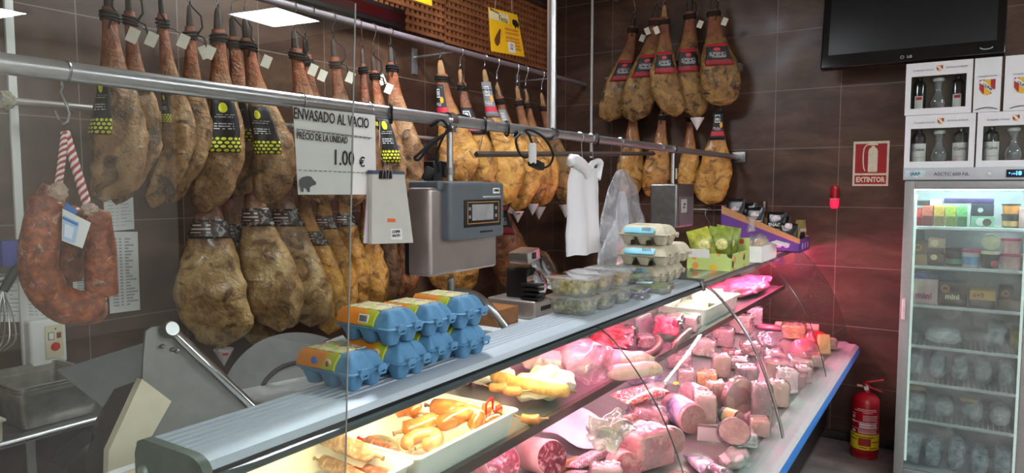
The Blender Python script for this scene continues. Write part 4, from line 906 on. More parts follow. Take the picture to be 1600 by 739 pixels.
t = thing('message_display', 'dark red unlit LED message display in a black frame above the ham rail', 'display', (-2.83, (y0 + y1) / 2, zz0))
m = MB().box((0, 0, (zz1 - zz0) / 2), (.06, y1 - y0, zz1 - zz0), .006); m.build('housing', BLACK, t)
MB().box((.031, 0, (zz1 - zz0) / 2), (.003, y1 - y0 - .02, .066), 0).build('screen', pm('dark_red_screen', '2c0508', .25, 0, .1), t)
for y in (2.5, 3.0): MB().box((-.042, y - (y0 + y1) / 2, .06), (.024, .04, .05), .004).build('wall_mount', BLACK, t)
def ysign(pts, X, label, big=True):
    q = [at(*p, X=X) for p in pts]; o = (q[0] + q[2]) / 2
    t = thing('yellow_sign', label, 'sign', o)
    MB().prism([p - o for p in q], (-.003, 0, 0)).build('card', YELLOW, t, smooth=False)
    def q4(u0, v0, u1, v1, name, mat, d=.001):
        f = lambda u, v: q[0].lerp(q[1], u).lerp(q[3].lerp(q[2], u), v) - o + Vector((d, 0, 0))
        return MB().prism([f(u0, v0), f(u1, v0), f(u1, v1), f(u0, v1)], (-d, 0, 0)).build(name, mat, t, smooth=False)
    f = lambda u, v: q[0].lerp(q[1], u).lerp(q[3].lerp(q[2], u), v) - o + Vector((.0015, 0, 0))
    return t, q4, f, q, o
t, q4, f, q, o = ysign([(763, 11), (808, 23), (820, 89), (768, 80)], -2.6, 'yellow hanging sign with a small ham drawing and a white price card')
q4(.0, .06, .66, .26, 'cream_band', pm('cream_print', 'e6d9a4', .6)); q4(.52, .70, .72, .95, 'price_card', PAPER, .0018)
ORP = pm('orange_print', 'd08a2a', .6)
for v in (.38, .47, .58, .66, .74, .82): q4(.48 if v < .7 else .74, v, .92, v + .055, 'text_line', ORP)
text('script_word', 'Fiesta', .05, DARK, t, f(.46, .2), (R(90), 0, R(90)), sx=.9); text('small_word', 'Bienvenidos', .022, DARK, t, f(.2, .06), (R(90), R(4), R(90)))
text('price', '52', .05, DARK, t, f(.62, .82) + Vector((.001, 0, 0)), (R(90), 0, R(90)), sx=.8)
hp = [(.12, .82), (.10, .72), (.16, .62), (.24, .52), (.30, .44), (.34, .45), (.31, .54), (.29, .66), (.26, .78), (.18, .86)]
MB().prism([f(*p) for p in hp], (.0006, 0, 0)).build('ham_drawing', pm('print_brown', '6a3a1c', .6), t, smooth=False)
pp = [(.76, .20), (.80, .14), (.92, .14), (.99, .22), (.96, .30), (.94, .36), (.92, .30), (.86, .31), (.84, .37), (.82, .30), (.77, .27)]
MB().prism([f(*p) for p in pp], (.0006, 0, 0)).build('animal_drawing', DARK, t, smooth=False)
for u, px in ((.2, 774), (.8, 801)):
    a = f(u, .03); e = at(px + (u - .5) * -6, -20, X=-2.6) - o
    MB().tube([a, e], .0018, 5).build('string', pm('pale_string', 'a89a8a', .8), t)
t, q4, f, q, o = ysign([(625, -66), (672, -52), (675, 9), (641, -2)], -2.6, 'yellow hanging sign cut off by the top edge, left of the other yellow sign')
q4(.1, .1, .8, .3, 'cream_band', pm('cream_print', 'e6d9a4', .6))
for u in (.2, .8):
    a = f(u, .03); MB().tube([a, Vector((a.x, a.y, CEIL - o.z))], .0018, 5).build('string', pm('pale_string', 'a89a8a', .8), t)

# papers, switch box and shelf on the left wall
def wallpaper(px4, label, X=WX + .006, rows_=22, head=False):
    q = [at(*p, X=X) for p in px4]; o = (q[0] + q[2]) / 2; t = thing('pinned_sheet', label, 'paper', o)
    MB().prism([p - o for p in q], (-.003, 0, 0)).build('sheet', PAPER, t, smooth=False); m = MB()
    for i in range(rows_):
        v = .08 + .86 * i / rows_
        for u0, u1 in ((.12, .32), (.38, .46), (.56, .56 + .3 * rnd.random() + .1)):
            f = lambda u, v: q[0].lerp(q[1], u).lerp(q[3].lerp(q[2], u), v) - o
            m.prism([f(u0, v), f(u1, v), f(u1, v + .02), f(u0, v + .02)], (.0005, 0, 0))
    m.build('print_rows', pm('faint_print', '9fa2a8', .8), t, smooth=False)
wallpaper([(166, 362), (215, 362), (219, 484), (172, 490)], 'white printed list taped to the left wall beside the hanging chorizo')
wallpaper([(112, 388), (164, 388), (168, 492), (116, 492)], 'white printed list on the left wall directly behind the hanging chorizo')
wallpaper([(162, 312), (208, 308), (210, 358), (164, 362)], 'pale sheet on the left wall above the printed lists, under the hams', rows_=8)
wallpaper([(-12, 428), (34, 428), (36, 503), (-10, 503)], 'white sheet on the left wall left of the switch box, behind the whisks', rows_=10)
wallpaper([(36, 438), (68, 438), (88, 500), (36, 500)], 'white sheet on the left wall just above the switch box', rows_=10)
sb0 = Vector((WX, 1.225, 1.165))
t = thing('switch_box', 'white surface switch box with two rockers and a round red button', 'switch box', sb0)
MB().box((.03, 0, 0), (.06, .125, .175), .012, 3).build('box', WHITE, t)
pl = MB().box((.0625, .018, 0), (.006, .062, .125), .003).build('plate', CREAM, t)
MB().box((.066, .006, .022), (.006, .016, .024), .002).build('rocker', PAPER, pl); MB().box((.0655, .006, .022), (.003, .02, .028), .001).build('rocker_surround', BLACK, pl)
MB().box((.066, .033, .022), (.006, .015, .022), .002).build('rocker', pm('red_rocker', '8c2a20', .4), pl)
MB().lathe([(0, .008), (.012, .007), (.016, .003), (.017, 0)], 18, M=Matrix.Translation((.065, .02, -.02)) @ Matrix.Rotation(R(90), 4, 'Y')).build('round_button', pm('red_button', 'c8321f', .3), pl)
MB().lathe([(0, .003), (.003, .002), (.003, 0)], 8, M=Matrix.Translation((.065, .022, .048)) @ Matrix.Rotation(R(90), 4, 'Y')).build('screw', BLACK, pl)
# steel worktop along the left wall with trays and a box
zt = .95
t = thing('steel_worktop', 'narrow steel worktop along the left wall with a rolled front edge', 'worktop', (WX + .012, 1.0, zt)); wt = t
MB().box((.21, -.45, -.012), (.40, 2.1, .018), .003).build('top', STEELD, t)
MB().tube([(.415, -1.5, -.01), (.415, .6, -.01)], .012, 10).build('rolled_edge', STEEL, t)
for y in (-1.4, -.4, .5): MB().prism([(.0, y, -.02), (.38, y, -.02), (.38, y, -.04), (.02, y, -.3), (0, y, -.3)], (0, .02, 0)).build('support', STEELD, t)
def tray_bm(sx, sy, h, th=.006, flare=.015, r=.02):
    """open tray made of nested rounded-rectangle rings"""
    def rr(a, b, z):
        P = []
        for cx_, cy_, s0 in ((a - r, b - r, 0), (-a + r, b - r, 90), (-a + r, -b + r, 180), (a - r, -b + r, 270)):
            for k in range(5): P.append(Vector((cx_ + r * math.cos(R(s0 + 22.5 * k)), cy_ + r * math.sin(R(s0 + 22.5 * k)), z)))
        return P
    a, b = sx / 2, sy / 2
    m = MB(); m.loft([rr(a - flare, b - flare, 0), rr(a, b, h - th), rr(a + .008, b + .008, h - th), rr(a + .008, b + .008, h), rr(a - th, b - th, h), rr(a - flare - th, b - flare - th, th)]); return m
a_ = at(55, 590, Z=zt + .12); cx_ = -2.72
tp_ = thing('steel_tray', 'stack of deep battered steel trays on the worktop at the left wall', 'tray', (cx_ + .02, 1.12, zt))
tray_bm(.34, .26, .125, .004, .01).build('tray', pm('battered_steel', 'a9a49c', .34, .8, .2, 20, bump=.25), tp_)
for k in range(3): tray_bm(.346 + .004 * k, .266 + .004 * k, .125 + .006 * k, .003, .01).build('tray', pm('battered_steel', 'a9a49c', .34, .8, .2, 20, bump=.25), tp_, (0, 0, .006 * (k + 1)))
bx = thing('open_box', 'shallow beige open box on the steel worktop at the left edge', 'box', (-2.68, .70, zt))
tray_bm(.36, .46, .07, .006, .002, .006).build('box', pm('beige_board', 'b4a898', .7), bx)
ph = thing('phone', 'black phone with a pink lit screen lying in the beige box', 'phone', (-2.62, .80, zt + .06), R(20))
MB().box((0, 0, .006), (.085, .17, .012), .004).build('case', BLACK, ph); MB().box((0, 0, .0125), (.074, .155, .001)).build('screen', pm('phone_screen', 'c58c92', .2, 0, .5, 20), ph)
tg = thing('paper_pack', 'white and blue paper pack in the beige box at the left edge', 'pack', (-2.60, .62, zt + .006)); MB().box((0, 0, .028), (.10, .12, .055), .004).build('pack', PAPER, tg); MB().box((0, 0, .0565), (.08, .1, .002)).build('blue_print', BLUE, tg)
bd = thing('support_block', 'dark block inside the beige box under the phone', 'block', (-2.62, .80, zt + .006)); MB().box((0, 0, .027), (.09, .18, .053), .004).build('block', pm('dark_block', '30302f', .6), bd)
# utensils on a rail at the far left
ur = thing('utensil_rail', 'steel rail on the left wall at the left edge holding whisks', 'rail', (WX, .8, 1.43))
MB().tube([(.14, -1.0, 0), (.14, .33, 0)], .014, 10).build('bar', STEEL, ur); 
for y in (-.6, .25): MB().box((.07, y, 0), (.14, .02, .02), .003).build('bracket', STEELD, ur)
a = at(10, 425, X=WX + .16)
wk = thing('whisk', 'steel whisk with a dark handle hanging at the left edge', 'whisk', a)
MB().tube([at(36, 405, X=WX + .16) - a, at(18, 432, X=WX + .16) - a, at(5, 455, X=WX + .16) - a], [.012, .016, .014], 10).build('handle', pm('dark_green_handle', '24302a', .5), wk)
m = MB()
for j in range(6):
    dx = (j - 2.5) * 6; m.tube(smooth([at(5, 455, X=WX + .16) - a, at(4 + dx, 490, X=WX + .16 + .01 * (j % 2)) - a, at(0 + dx * 1.6, 530, X=WX + .16 + .02 * (j % 3)) - a, at(-10 + dx, 548, X=WX + .16) - a], 4), .003, 6)
m.build('wires', STEEL, wk)
bp = thing('blue_pack', 'small blue pack on the shelf at the left edge', 'pack', at(20, 395, X=WX + .14) + Vector((0, 0, -.04)))
MB().box((0, 0, .04), (.04, .08, .09), .004).build('box', pm('blue_violet_pack', '4a52a8', .5), bp)
# ================================================================ goods on the counter top
ZC = 1.3365; KC = .966
def kc(l): return (l[0] * KC, l[1] * KC, l[2])
def rrect(a, b, z, r=.01, k=4):
    P = []
    for cx_, cy_, s0 in ((a - r, b - r, 0), (-a + r, b - r, 90), (-a + r, -b + r, 180), (a - r, -b + r, 270)):
        for i in range(k + 1): P.append(Vector((cx_ + r * math.cos(R(s0 + 90 * i / k)), cy_ + r * math.sin(R(s0 + 90 * i / k)), z)))
    return P
def carton(nm, label, nx, ny, px_, py_, h, mat, loc, rz, group, lid_label, latch=True):
    """moulded pulp egg carton: nx cups along x, ny along y"""
    t = thing(nm, label, 'egg carton', kc(loc), rz, group)
    a, b = nx * px_ / 2, ny * py_ / 2; hb = h * .52
    m = MB()
    for i in range(nx):
        for j in range(ny):
            x, y = (i - (nx - 1) / 2) * px_, (j - (ny - 1) / 2) * py_
            m.loft([[p + Vector((x, y, 0)) for p in rrect(px_ * s, py_ * s, z, min(px_, py_) * s * .55, 3)] for s, z in ((.24, 0), (.27, .003), (.37, hb * .5), (.47, hb * .86), (.485, hb * .95))])
    m.loft([rrect(a * .985, b * .985, hb * .80, .012), rrect(a * .99, b * .99, hb * .97, .012)])
    m.build('base', mat, t, ang=60)
    MB().loft([rrect(a + .004, b + .004, hb * .93, .012), rrect(a + .006, b + .006, hb * .96, .012), rrect(a + .006, b + .006, hb * 1.02, .012), rrect(a + .003, b + .003, hb * 1.05, .012)]).build('rim', mat, t, ang=60)
    # lid: scalloped shell
    K = 15; zt = h
    def scal(z, s, amp):
        P = rrect(a, b, z, .016, 4); out = []
        # resample perimeter densely
        N = 96; L = [(P[(i + 1) % len(P)] - P[i]).length for i in range(len(P))]; T = sum(L); acc = 0; i = 0
        for k in range(N):
            d = T * k / N
            while acc + L[i] < d - 1e-9: acc += L[i]; i += 1
            p = P[i].lerp(P[(i + 1) % len(P)], (d - acc) / L[i]); out.append(p)
        r = []
        for p in out:
            q = Vector((p.x * s, p.y * (1 - (1 - s) * a / b * (1 if b > a * .6 else .8)), z))
            ex = abs(abs(p.x) - a) < .004
            if ex: q.x -= math.copysign(amp * (.5 - .5 * math.cos(2 * math.pi * (p.y / py_ + (ny % 2) * .5 - 0))), p.x)
            else: q.y -= math.copysign(amp * .35 * (.5 - .5 * math.cos(2 * math.pi * (p.x / px_ + (nx % 2) * .5))), p.y)
            r.append(q)
        return r
    m = MB().loft([scal(hb * 1.0, 1.0, 0), scal(hb * 1.15, .985, .003), scal(hb * 1.45, .93, .009), scal(h * .9, .85, .012), scal(h * .975, .77, .009), scal(h, .68, .004)])
    lid = m.build('lid', mat, t, ang=70)
    if latch:
        for y in ([-py_ * .5, py_ * .5] if ny == 2 else [(j - (ny - 1) / 2) * py_ for j in range(ny)]):
            m = MB(); m.box((a + .006, y, hb * 1.04), (.012, .022, .012), .003); m.tube([Vector((a + .009, y + dy, hb * .98 + dz)) for dy, dz in ((-.012, 0), (-.008, -.010), (.008, -.010), (.012, 0), (.008, .008), (-.008, .008))], .0026, 6, loop=True)
            m.build('latch', mat, t)
    lid_label(t, a, b, h, hb); return t
BPULP = pm('blue_pulp', '5a8eb4', .75, 0, .08, 60, bump=.2); GPULP = pm('grey_pulp', 'c2baa2', .85, 0, .08, 60, bump=.25)
n = NT('egg_label'); o_ = n.sep(n.coord('Object')); f = n.noise(28, 4, None, 1.)
n.p(Base_Color=n.ramp(f, [(.3, C('d9d3c4')), (.42, C('8a5a50')), (.5, C('dccf9e')), (.6, C('9db04a')), (.72, C('e0d9cc'))], 'LINEAR'), Roughness=.4); EGGTOP = n.m
n = NT('egg_front'); o_ = n.sep(n.coord('Object'))
n.p(Base_Color=n.mix(n.ramp(n.math('ADD', n.math('MULTIPLY', o_[0], 9), n.math('MULTIPLY', n.noise(20, 3), .6)), [(.2, (0, 0, 0, 1)), (.45, (1, 1, 1, 1))]), C('e58a2c'), C('b9c234')), Roughness=.4); EGGFRONT = n.m
def blue_label(barcode):
    def fn(t, a, b, h, hb):
        # label band: top plate, curved front, wrapped over the lid
        x0, x1 = -a * .95, a * .42
        path = [(-b - .0062, hb * 1.12), (-b * .985 - .0035, hb * 1.4), (-b * .90, h * .88), (-b * .80, h * .955), (-b * .72, h * .995)]
        m = MB(); m.loft([[Vector((x, y * 1.005 - .001, z + .0015)) for y, z in path] + [Vector((x, y * .98 + .002, z - .003)) for y, z in path[::-1]] for x in [x0 + (x1 - x0) * i / 6 for i in range(7)]]); fl = m.build('front_label', EGGFRONT, t, ang=60)
        MB().box(((x0 + x1) / 2 + .004, -.001, h + .0012), ((x1 - x0) * .94, b * 1.38, .002)).build('top_label', EGGTOP, t)
        if barcode:
            bx, by, bz = x1 - .028, -b * .955 - .006, hb * 1.5
            bc = MB().box((bx, by, bz), (.028, .0016, .018), rot=(R(-14), 0, 0)).build('barcode', PAPER, fl)
            m = MB()
            for k in range(7): m.box((bx - .010 + k * .0032, by - .0012, bz), (.0016, .0008, .013), rot=(R(-14), 0, 0))
            m.build('bars', DARK, bc)
        else:
            MB().blob((x0 + .052, -b * .97 - .005, hb * 1.45), (.010, .003, .010), 2).build('blue_dot', BLUE, fl)
            MB().blob((x1 - .018, -b * .97 - .004, hb * 1.42), (.010, .003, .012), 2).build('cream_oval', pm('cream_oval', 'e2c9a0', .5), fl)
            MB().blob((x1 - .018, -b * .97 - .006, hb * 1.42), (.005, .003, .007), 2).build('brown_oval', pm('brown_oval', '8a3a22', .5), fl)
    return fn
BH = .072; xs = -1.105
spots = [((-1.118, 1.062, ZC), 0, 'blue egg carton lowest and nearest, alone in front of the stacked blue cartons', False),
         ((-1.10, 1.178, ZC), 0, 'blue egg carton in the bottom layer, second from the front, under the barcode carton', False),
         ((-1.095, 1.288, ZC), 0, 'blue egg carton in the bottom layer, third from the front', False),
         ((-1.09, 1.402, ZC), 0, 'blue egg carton in the bottom layer, farthest back', False),
         ((-1.108, 1.170, ZC + BH + .002), 0, 'blue egg carton with the barcode label, front one of the top layer', True),
         ((-1.10, 1.284, ZC + BH + .002), 0, 'blue egg carton in the middle of the top layer', False),
         ((-1.093, 1.398, ZC + BH + .002), 0, 'blue egg carton in the top layer, farthest back', False)]
for loc, rz, lb, bc in spots:
    carton('egg_carton', lb, 3, 2, .053, .052, BH, BPULP, loc, R(rnd.uniform(-2, 2)), 'blue egg cartons on the counter top', blue_label(bc))
def grey_label(t, a, b, h, hb):
    x0, x1 = -a * .72, a * .5
    path = [(-b - .006, hb * 1.14), (-b * .985 - .003, hb * 1.4), (-b * .93, h * .85)]
    m = MB(); m.loft([[Vector((x, y - .001, z + .0015)) for y, z in path] + [Vector((x, y + .002, z - .003)) for y, z in path[::-1]] for x in (x0, (x0 + x1) / 2, x1)]); l = m.build('blue_label', pm('pale_blue_label', '7cc0d4', .5, 0, .1), t)
    m = MB()
    for k in range(8): m.box((x1 - .05 + k * .005, -b * .975 - .004, hb * 1.55), (.0025, .001, .016), rot=(R(-12), 0, 0))
    m.build('barcode', pm('faint_grey', '7d8790', .6), l)
    for u in (-.3, .3): MB().box((u * a * 1.1 - .01, -b * .80, hb * .22), (.014, .02, .02), .003).build('shade_slot', pm('slot_shade', '2c2822', .9), t)  # dark blocks stand in for the shade between the cups
    MB().box((-.01, 0, h + .0006), (a * 1.0, b * 1.2, .0016)).build('top_label', pm('beige_print', 'd8c7a4', .6, 0, .25, 30), t)
GH = .083; gx = -1.135
carton('egg_carton', 'large grey egg carton at the bottom of the grey stack', 3, 4, .07, .086, GH, GPULP, (gx, 2.97, ZC), 0, 'grey egg cartons on the counter top', grey_label)
carton('egg_carton', 'large grey egg carton in the middle of the grey stack', 3, 4, .07, .083, GH, GPULP, (gx - .003, 2.955, ZC + GH + .002), R(1), 'grey egg cartons on the counter top', grey_label)
carton('egg_carton', 'short grey egg carton on the very top of the grey stack', 3, 2, .07, .07, GH, GPULP, (gx - .006, 2.87, ZC + 2 * GH + .004), R(-1), 'grey egg cartons on the counter top', grey_label)

# clear tubs of olives
TUB = glassy('clear_tub', 'f6f8f4', .97, .08, 1.6, .22)
TOPF = glassy('tub_lid', 'f6f6f4', .95, .12, 1.6, .45)
def tub(label, loc, rz=0, fill='a59445', sx=.15, sy=.11, h=.055, cover=.75):
    t = thing('food_tub', label, 'tub', kc(loc), rz, 'clear tubs of marinated food on the counter top')
    tray_bm(sx, sy, h, .0025, .012, .02).build('tub', TUB, t, ang=60)
    m = MB(); a, b = sx / 2 - .018, sy / 2 - .018
    for k in range(46):
        u, v = rnd.uniform(-a, a), rnd.uniform(-b, b); m.blob((u, v, rnd.uniform(.012, h * cover)), (rnd.uniform(.008, .012),) * 3, 1, .3, 3, k)
    tag(m.build('filling', pm('filling_' + fill, fill, .4, 0, .5, 60), t, ang=80), kind='stuff')
    MB().loft([rrect(sx / 2 + .009, sy / 2 + .009, h - .002, .022), rrect(sx / 2 + .009, sy / 2 + .009, h + .003, .022), rrect(sx / 2, sy / 2, h + .006, .02)]).build('lid', TOPF, t, ang=60)
    return t
T0 = ZC
tub('clear tub of yellowish pickles, front one of the lower layer', (-1.085, 2.075, T0), R(2), 'c4b862')
tub('clear tub of golden peppers, front one of the upper layer', (-1.085, 2.07, T0 + .0625), R(-1), 'd8bc3c')
tub('clear tub of greenish pickles behind the front one in the lower layer', (-1.085, 2.215, T0), R(-2), 'b4ac58')
tub('clear tub of orange peppers behind the front one in the upper layer', (-1.09, 2.21, T0 + .0625), R(2), 'dca232')
tub('clear tub of pale food farthest back in the lower layer', (-1.085, 2.36, T0), 0, 'd8d4c8')
tub('clear tub of golden food farthest back in the upper layer', (-1.085, 2.355, T0 + .0625), R(1), 'e0aa34')
# herb packs
HERB = pm('herb_leaves', '77863a', .6, 0, .6, 50, bump=.5)
PACKF = glassy('pack_film', 'f2f4f0', .9, .1, 1.4, .15)
for k, (x, y, rz, lb) in enumerate(((-1.10, 2.60, 8, 'flat clear salad pack with lilac edge, in front of the grey egg cartons'), (-1.045, 2.68, 14, 'flat clear salad pack with yellow leaves, against the grey egg cartons'), (-1.16, 2.70, -6, 'flat clear salad pack half behind the two front salad packs'))):
    t = thing('salad_pack', lb, 'food pack', kc((x, y, ZC)), R(rz), 'salad packs on the counter top')
    tray_bm(.16, .12, .022, .002, .006, .012).build('tray', TUB if k else pm('lilac_tray', '8f86a8', .4), t)
    MB().blob((0, 0, .018), (.066, .046, .012), 3, .5, 5, k).build('leaves', HERB, t); MB().loft([rrect(.08, .06, .022, .012), rrect(.078, .058, .030, .012), rrect(.06, .045, .034, .012)]).build('film', PACKF, t)
    MB().box((-.03, -.01, .0345), (.06, .05, .001)).build('label', pm('pack_label', 'b9cbd4', .5, 0, .2), t)
ct = thing('crumpled_wrapper', 'small crumpled clear wrapper on the counter top between tubs and salad packs', 'wrapper', kc((-1.0, 2.45, ZC))); MB().blob((0, 0, .012), (.03, .035, .012), 3, .5, 3, 4).build('wrapper', PACKF, ct)

# snack box with pouches, bread, purple display box on the glass top
ZG = 1.3257
gb = thing('snack_box', 'low green cardboard tray with fruit prints holding yellow-green snack pouches', 'box', (-1.06, 3.66, ZG), R(0))
n = NT('fruit_box'); v = n.n('ShaderNodeTexVoronoi'); v.inputs['Scale'].default_value = 16; n.link(n.coord('Object'), v.inputs['Vector'])
n.p(Base_Color=n.mix(n.math('LESS_THAN', v.outputs['Distance'], .34), C('b4c774'), n.ramp(n.sep(v.outputs['Color'])[0], [(0, C('c8502c')), (.35, C('e0b52c')), (.6, C('3a4020')), (.8, C('d98a3c'))], 'CONSTANT')), Roughness=.6); FB = n.m
m = MB(); w, d, h = .22, .36, .085
for c_, s_ in (((0, -d / 2, h / 2), (w, .004, h)), ((0, d / 2, h / 2 + .03), (w, .004, h + .06)), ((w / 2, 0, h / 2), (.004, d, h)), ((-w / 2, 0, h / 2), (.004, d, h)), ((0, 0, .002), (w, d, .004))): m.box(c_, s_)
m.build('tray', FB, gb, smooth=False)
MB().box((-.05, -d / 2 - .003, h - .01), (.11, .003, .06), 0, rot=(R(10), 0, 0)).build('white_flap', PAPER, gb)
POUCH = pm('yellow_green_pouch', '9a9c38', .35, 0, .6, 22, bump=.2)
def pouch(label, loc, rz, tilt, mat, w=.12, h=.17, th=.04, group=None, nm='snack_pouch', cat_='snack pouch', lblm=None, roll=0):
    t = thing(nm, label, cat_, loc, group=group, rot=(R(tilt), R(roll), R(rz)))
    rings = []
    for i in range(11):
        u = i / 10; k = math.sin(math.pi * min(1, max(0, (u - .06) / .88))) ** .6 if .06 < u < .94 else .04
        rings.append([Vector((w / 2 * math.copysign(abs(math.cos(a)) ** .5, math.cos(a)), max(.0015, th / 2 * k) * math.sin(a), u * h)) for a in (2 * math.pi * j / 24 for j in range(24))])
    m = MB().loft(rings).jitter(.004, 30, loc[1]); m.build('bag', mat, t, ang=80)
    if lblm: MB().blob((0, -th * .42, h * .45), (w * .28, .006, h * .2), 3).build('print', lblm, t)
    return t
for k, (dy, rz, tl, ro) in enumerate(((-.12, 10, -12, -14), (-.05, -6, -8, 6), (.02, 8, -14, -8), (.09, -8, -10, 10))):
    pouch(['yellow snack pouch with a pepper print, nearest the small scale', 'green snack pouch second from the near end of the snack tray', 'green snack pouch third from the near end of the snack tray', 'dark green and white snack pouch leaning at the far end of the tray'][k],
          (-1.09 + .015 * k, 3.66 + dy, ZG + .05), rz + 40, tl, [POUCH, pm('green_pouch', '748432', .35, 0, .6, 22, bump=.2)][k % 2], .13, .16, .05, 'snack pouches in the green tray', lblm=pm('pouch_print', 'c9c27a', .4, 0, .5, 40), roll=ro)
wbx = thing('white_box', 'open white cardboard box holding bagged bread rolls', 'box', (-1.0, 4.15, ZG))
m = MB()
for c_, s_ in (((0, -.18, .045), (.17, .004, .09)), ((0, .18, .045), (.17, .004, .09)), ((.085, 0, .045), (.004, .36, .09)), ((-.085, 0, .045), (.004, .36, .09)), ((0, 0, .002), (.17, .36, .004))): m.box(c_, s_)
m.build('box', PAPER, wbx, smooth=False); MB().box((.12, .12, .09), (.08, .16, .003), rot=(0, R(14), 0)).build('flap', PAPER, wbx)
BREAD = pm('bread_crust', 'c99a5c', .7, 0, .3, 14, bump=.2)
for k, (x, y, z, rr, lb) in enumerate(((-1.03, 4.06, ZG + .08, (.042, .055, .036), 'bread roll in the white box, nearer one'), (-.985, 4.22, ZG + .085, (.042, .046, .034), 'bread roll in the white box, farther one under the clear bag'))):
    tag(MB().blob((0, 0, 0), rr, 3, .15, 2, k).build('bread_roll', BREAD, None, loc=(x, y, z)), lb, 'bread')
t = thing('bread_bag', 'clear crinkled bag over the bread roll in the white box', 'plastic bag', (-.99, 4.2, ZG + .07))
b_ = MB().blob((0, 0, .015), (.068, .074, .062), 4, .16, 3, 3); b_.build('film', glassy('bread_film', 'f4f4f4', .92, .12, 1.6, .3), t, ang=80)
MB().loft([[Vector((-.03 + r * math.cos(a), -.05 + r * math.sin(a), z)) for a in (2 * math.pi * j / 14 for j in range(14))] for r, z in ((.03, .09), (.012, .12), (.016, .15), (.034, .18))]).jitter(.01, 30, 2).build('gathered_neck', glassy('bread_film', 'f4f4f4'), t, ang=80)
t = thing('toast_pack', 'clear pack of brown toast between the snack pouches and the bread bag', 'food pack', (-1.07, 3.92, ZG))
MB().blob((0, 0, .085), (.07, .075, .085), 3, .2, 3, 6, 3).build('toast', pm('toast_brown', 'b08a50', .6, 0, .5, 30, bump=.3), t); MB().blob((0, 0, .088), (.077, .082, .093), 3, .25, 4, 8, 3).build('film', PACKF, t)
# purple display box with black packs
pb = thing('display_box', 'slant-sided purple cardboard display box full of black snack packs', 'box', (-1.10, 4.86, ZG), R(0))
PUR = pm('purple_print', '5b3f8f', .6, 0, .1)
bw, bd_, hb_, hf = .50, .32, .29, .085
side = [(-bw / 2, 0), (bw / 2, 0), (bw / 2, hf), (-bw / 2, hb_)]
for y, nm in ((-bd_ / 2, 'side_panel'), (bd_ / 2, 'side_panel')):
    MB().prism([(x, y, z) for x, z in side], (0, .006, 0)).build(nm, PUR, pb, smooth=False)
    MB().prism([(-bw / 2, y - .001, hb_ - .05), (bw / 2, y - .001, hf - .03), (bw / 2, y - .001, hf + .002), (-bw / 2, y - .001, hb_ + .002)], (0, .008, 0)).build('cardboard_edge', CARD, pb, smooth=False)
MB().box((bw / 2, 0, hf / 2), (.006, bd_, hf)).build('front_panel', PUR, pb); MB().box((-bw / 2, 0, hb_ / 2), (.006, bd_, hb_)).build('back_panel', PUR, pb); MB().box((0, 0, .004), (bw, bd_, .006)).build('bottom', CARD, pb)
def badge(m): m.build('badge_print', pm('lilac_print', 'b8a4d0', .5, 0, .3, 60), pb)
for k in range(3): badge(MB().lathe([(.018, 0), (.018, .002), (0, .002)], 14, M=Matrix.Translation((.08 + .045 * k, -bd_ / 2 - .002, .045)) @ Matrix.Rotation(R(90), 4, 'X')))
for k in range(3): badge(MB().lathe([(.022, 0), (.022, .002), (0, .002)], 14, M=Matrix.Translation((bw / 2 + .003, -.09 + .09 * k, .036)) @ Matrix.Rotation(R(90), 4, 'Y')))
BPK = pm('black_pouch', '141314', .3, 0, .2)
for k in range(6):
    u = k / 5; x = -bw / 2 + .06 + u * .36
    t = pouch(['black snack pack at the back of the purple box', 'black snack pack second from the back in the purple box', 'black snack pack third from the back in the purple box', 'black snack pack fourth from the back in the purple box', 'black snack pack second from the front in the purple box', 'black snack pack at the front of the purple box'][k], (-1.10 + x, 4.79 + .01 * (k % 2), ZG + .012 + (.09 * (1 - u))), 0, -6, BPK,   .12, .235 - .01 * k, .045, 'black snack packs in the purple box')
    MB().blob((0, -.016, .165), (.026, .006, .02), 2, .4, 6, k).build('face_print', pm('white_pink_print', 'd8c4c4', .5, 0, .5, 60), t)
    MB().box((0, -.022, .07), (.07, .003, .05)).build('yellow_print', pm('mustard_print', 'b89a2c', .5, 0, .6, 50), t)
    if k < 4: text('pack_word', 'SNACK', .03, PAPER, t, (0, -.026, .118), (R(90), 0, 0), bold=.001)
for dx, rz, lb in ((.165, 70, 'yellow and black snack pack standing at the right end of the purple box'),):
    t = pouch(lb, (-1.10 + dx + .05, 4.9, ZG + .012), rz, 0, pm('khaki_pouch', '9c9a58', .35, 0, .4, 20), .12, .19, .03, lblm=DARK)
    text('pack_word', 'PIPAS', .03, PAPER, t, (0, -.02, .12), (R(90), 0, 0), bold=.001)

# ================================================================ slicers behind the counter
def plate(t, px4, X, name, mat, th=.006, dx=None, bev=.0, n_=None):
    dx = dx or [0] * len(px4); ps = [at(*q, X=X + d) - t.location for q, d in zip(px4, dx)]
    nrm = (ps[1] - ps[0]).cross(ps[2] - ps[0]).normalized()
    if nrm.x < 0: nrm = -nrm
    m = MB().prism(ps, -nrm * th)
    if bev: m.bevel(bev, 2, 40)
    return m.build(name, mat, t, ang=30)
s0 = at(250, 640, X=-1.75); s0.z = .9
sl = thing('meat_slicer', 'big stainless meat slicer behind the near end of the counter', 'slicer', s0)
STG = pm('slicer_steel', 'a5a4a1', .32, .6, .06, 30); STC = pm('warm_lit_steel', 'f2e6c8', .4, .1, .04)  # the guard's cream colour has the warm lamp light painted in
plate(sl, [(228, 518), (240, 511), (262, 509), (272, 516), (402, 642), (396, 680), (240, 700), (222, 620), (224, 560)], -1.72, 'carriage_plate', STG, .008, [.0, 0, 0, 0, .12, .12, .02, 0, 0])
m = MB().tube([at(266, 515, X=-1.70) - s0, at(398, 640, X=-1.58) - s0], .014, 14); m.build('carriage_rod', CHROME, sl)
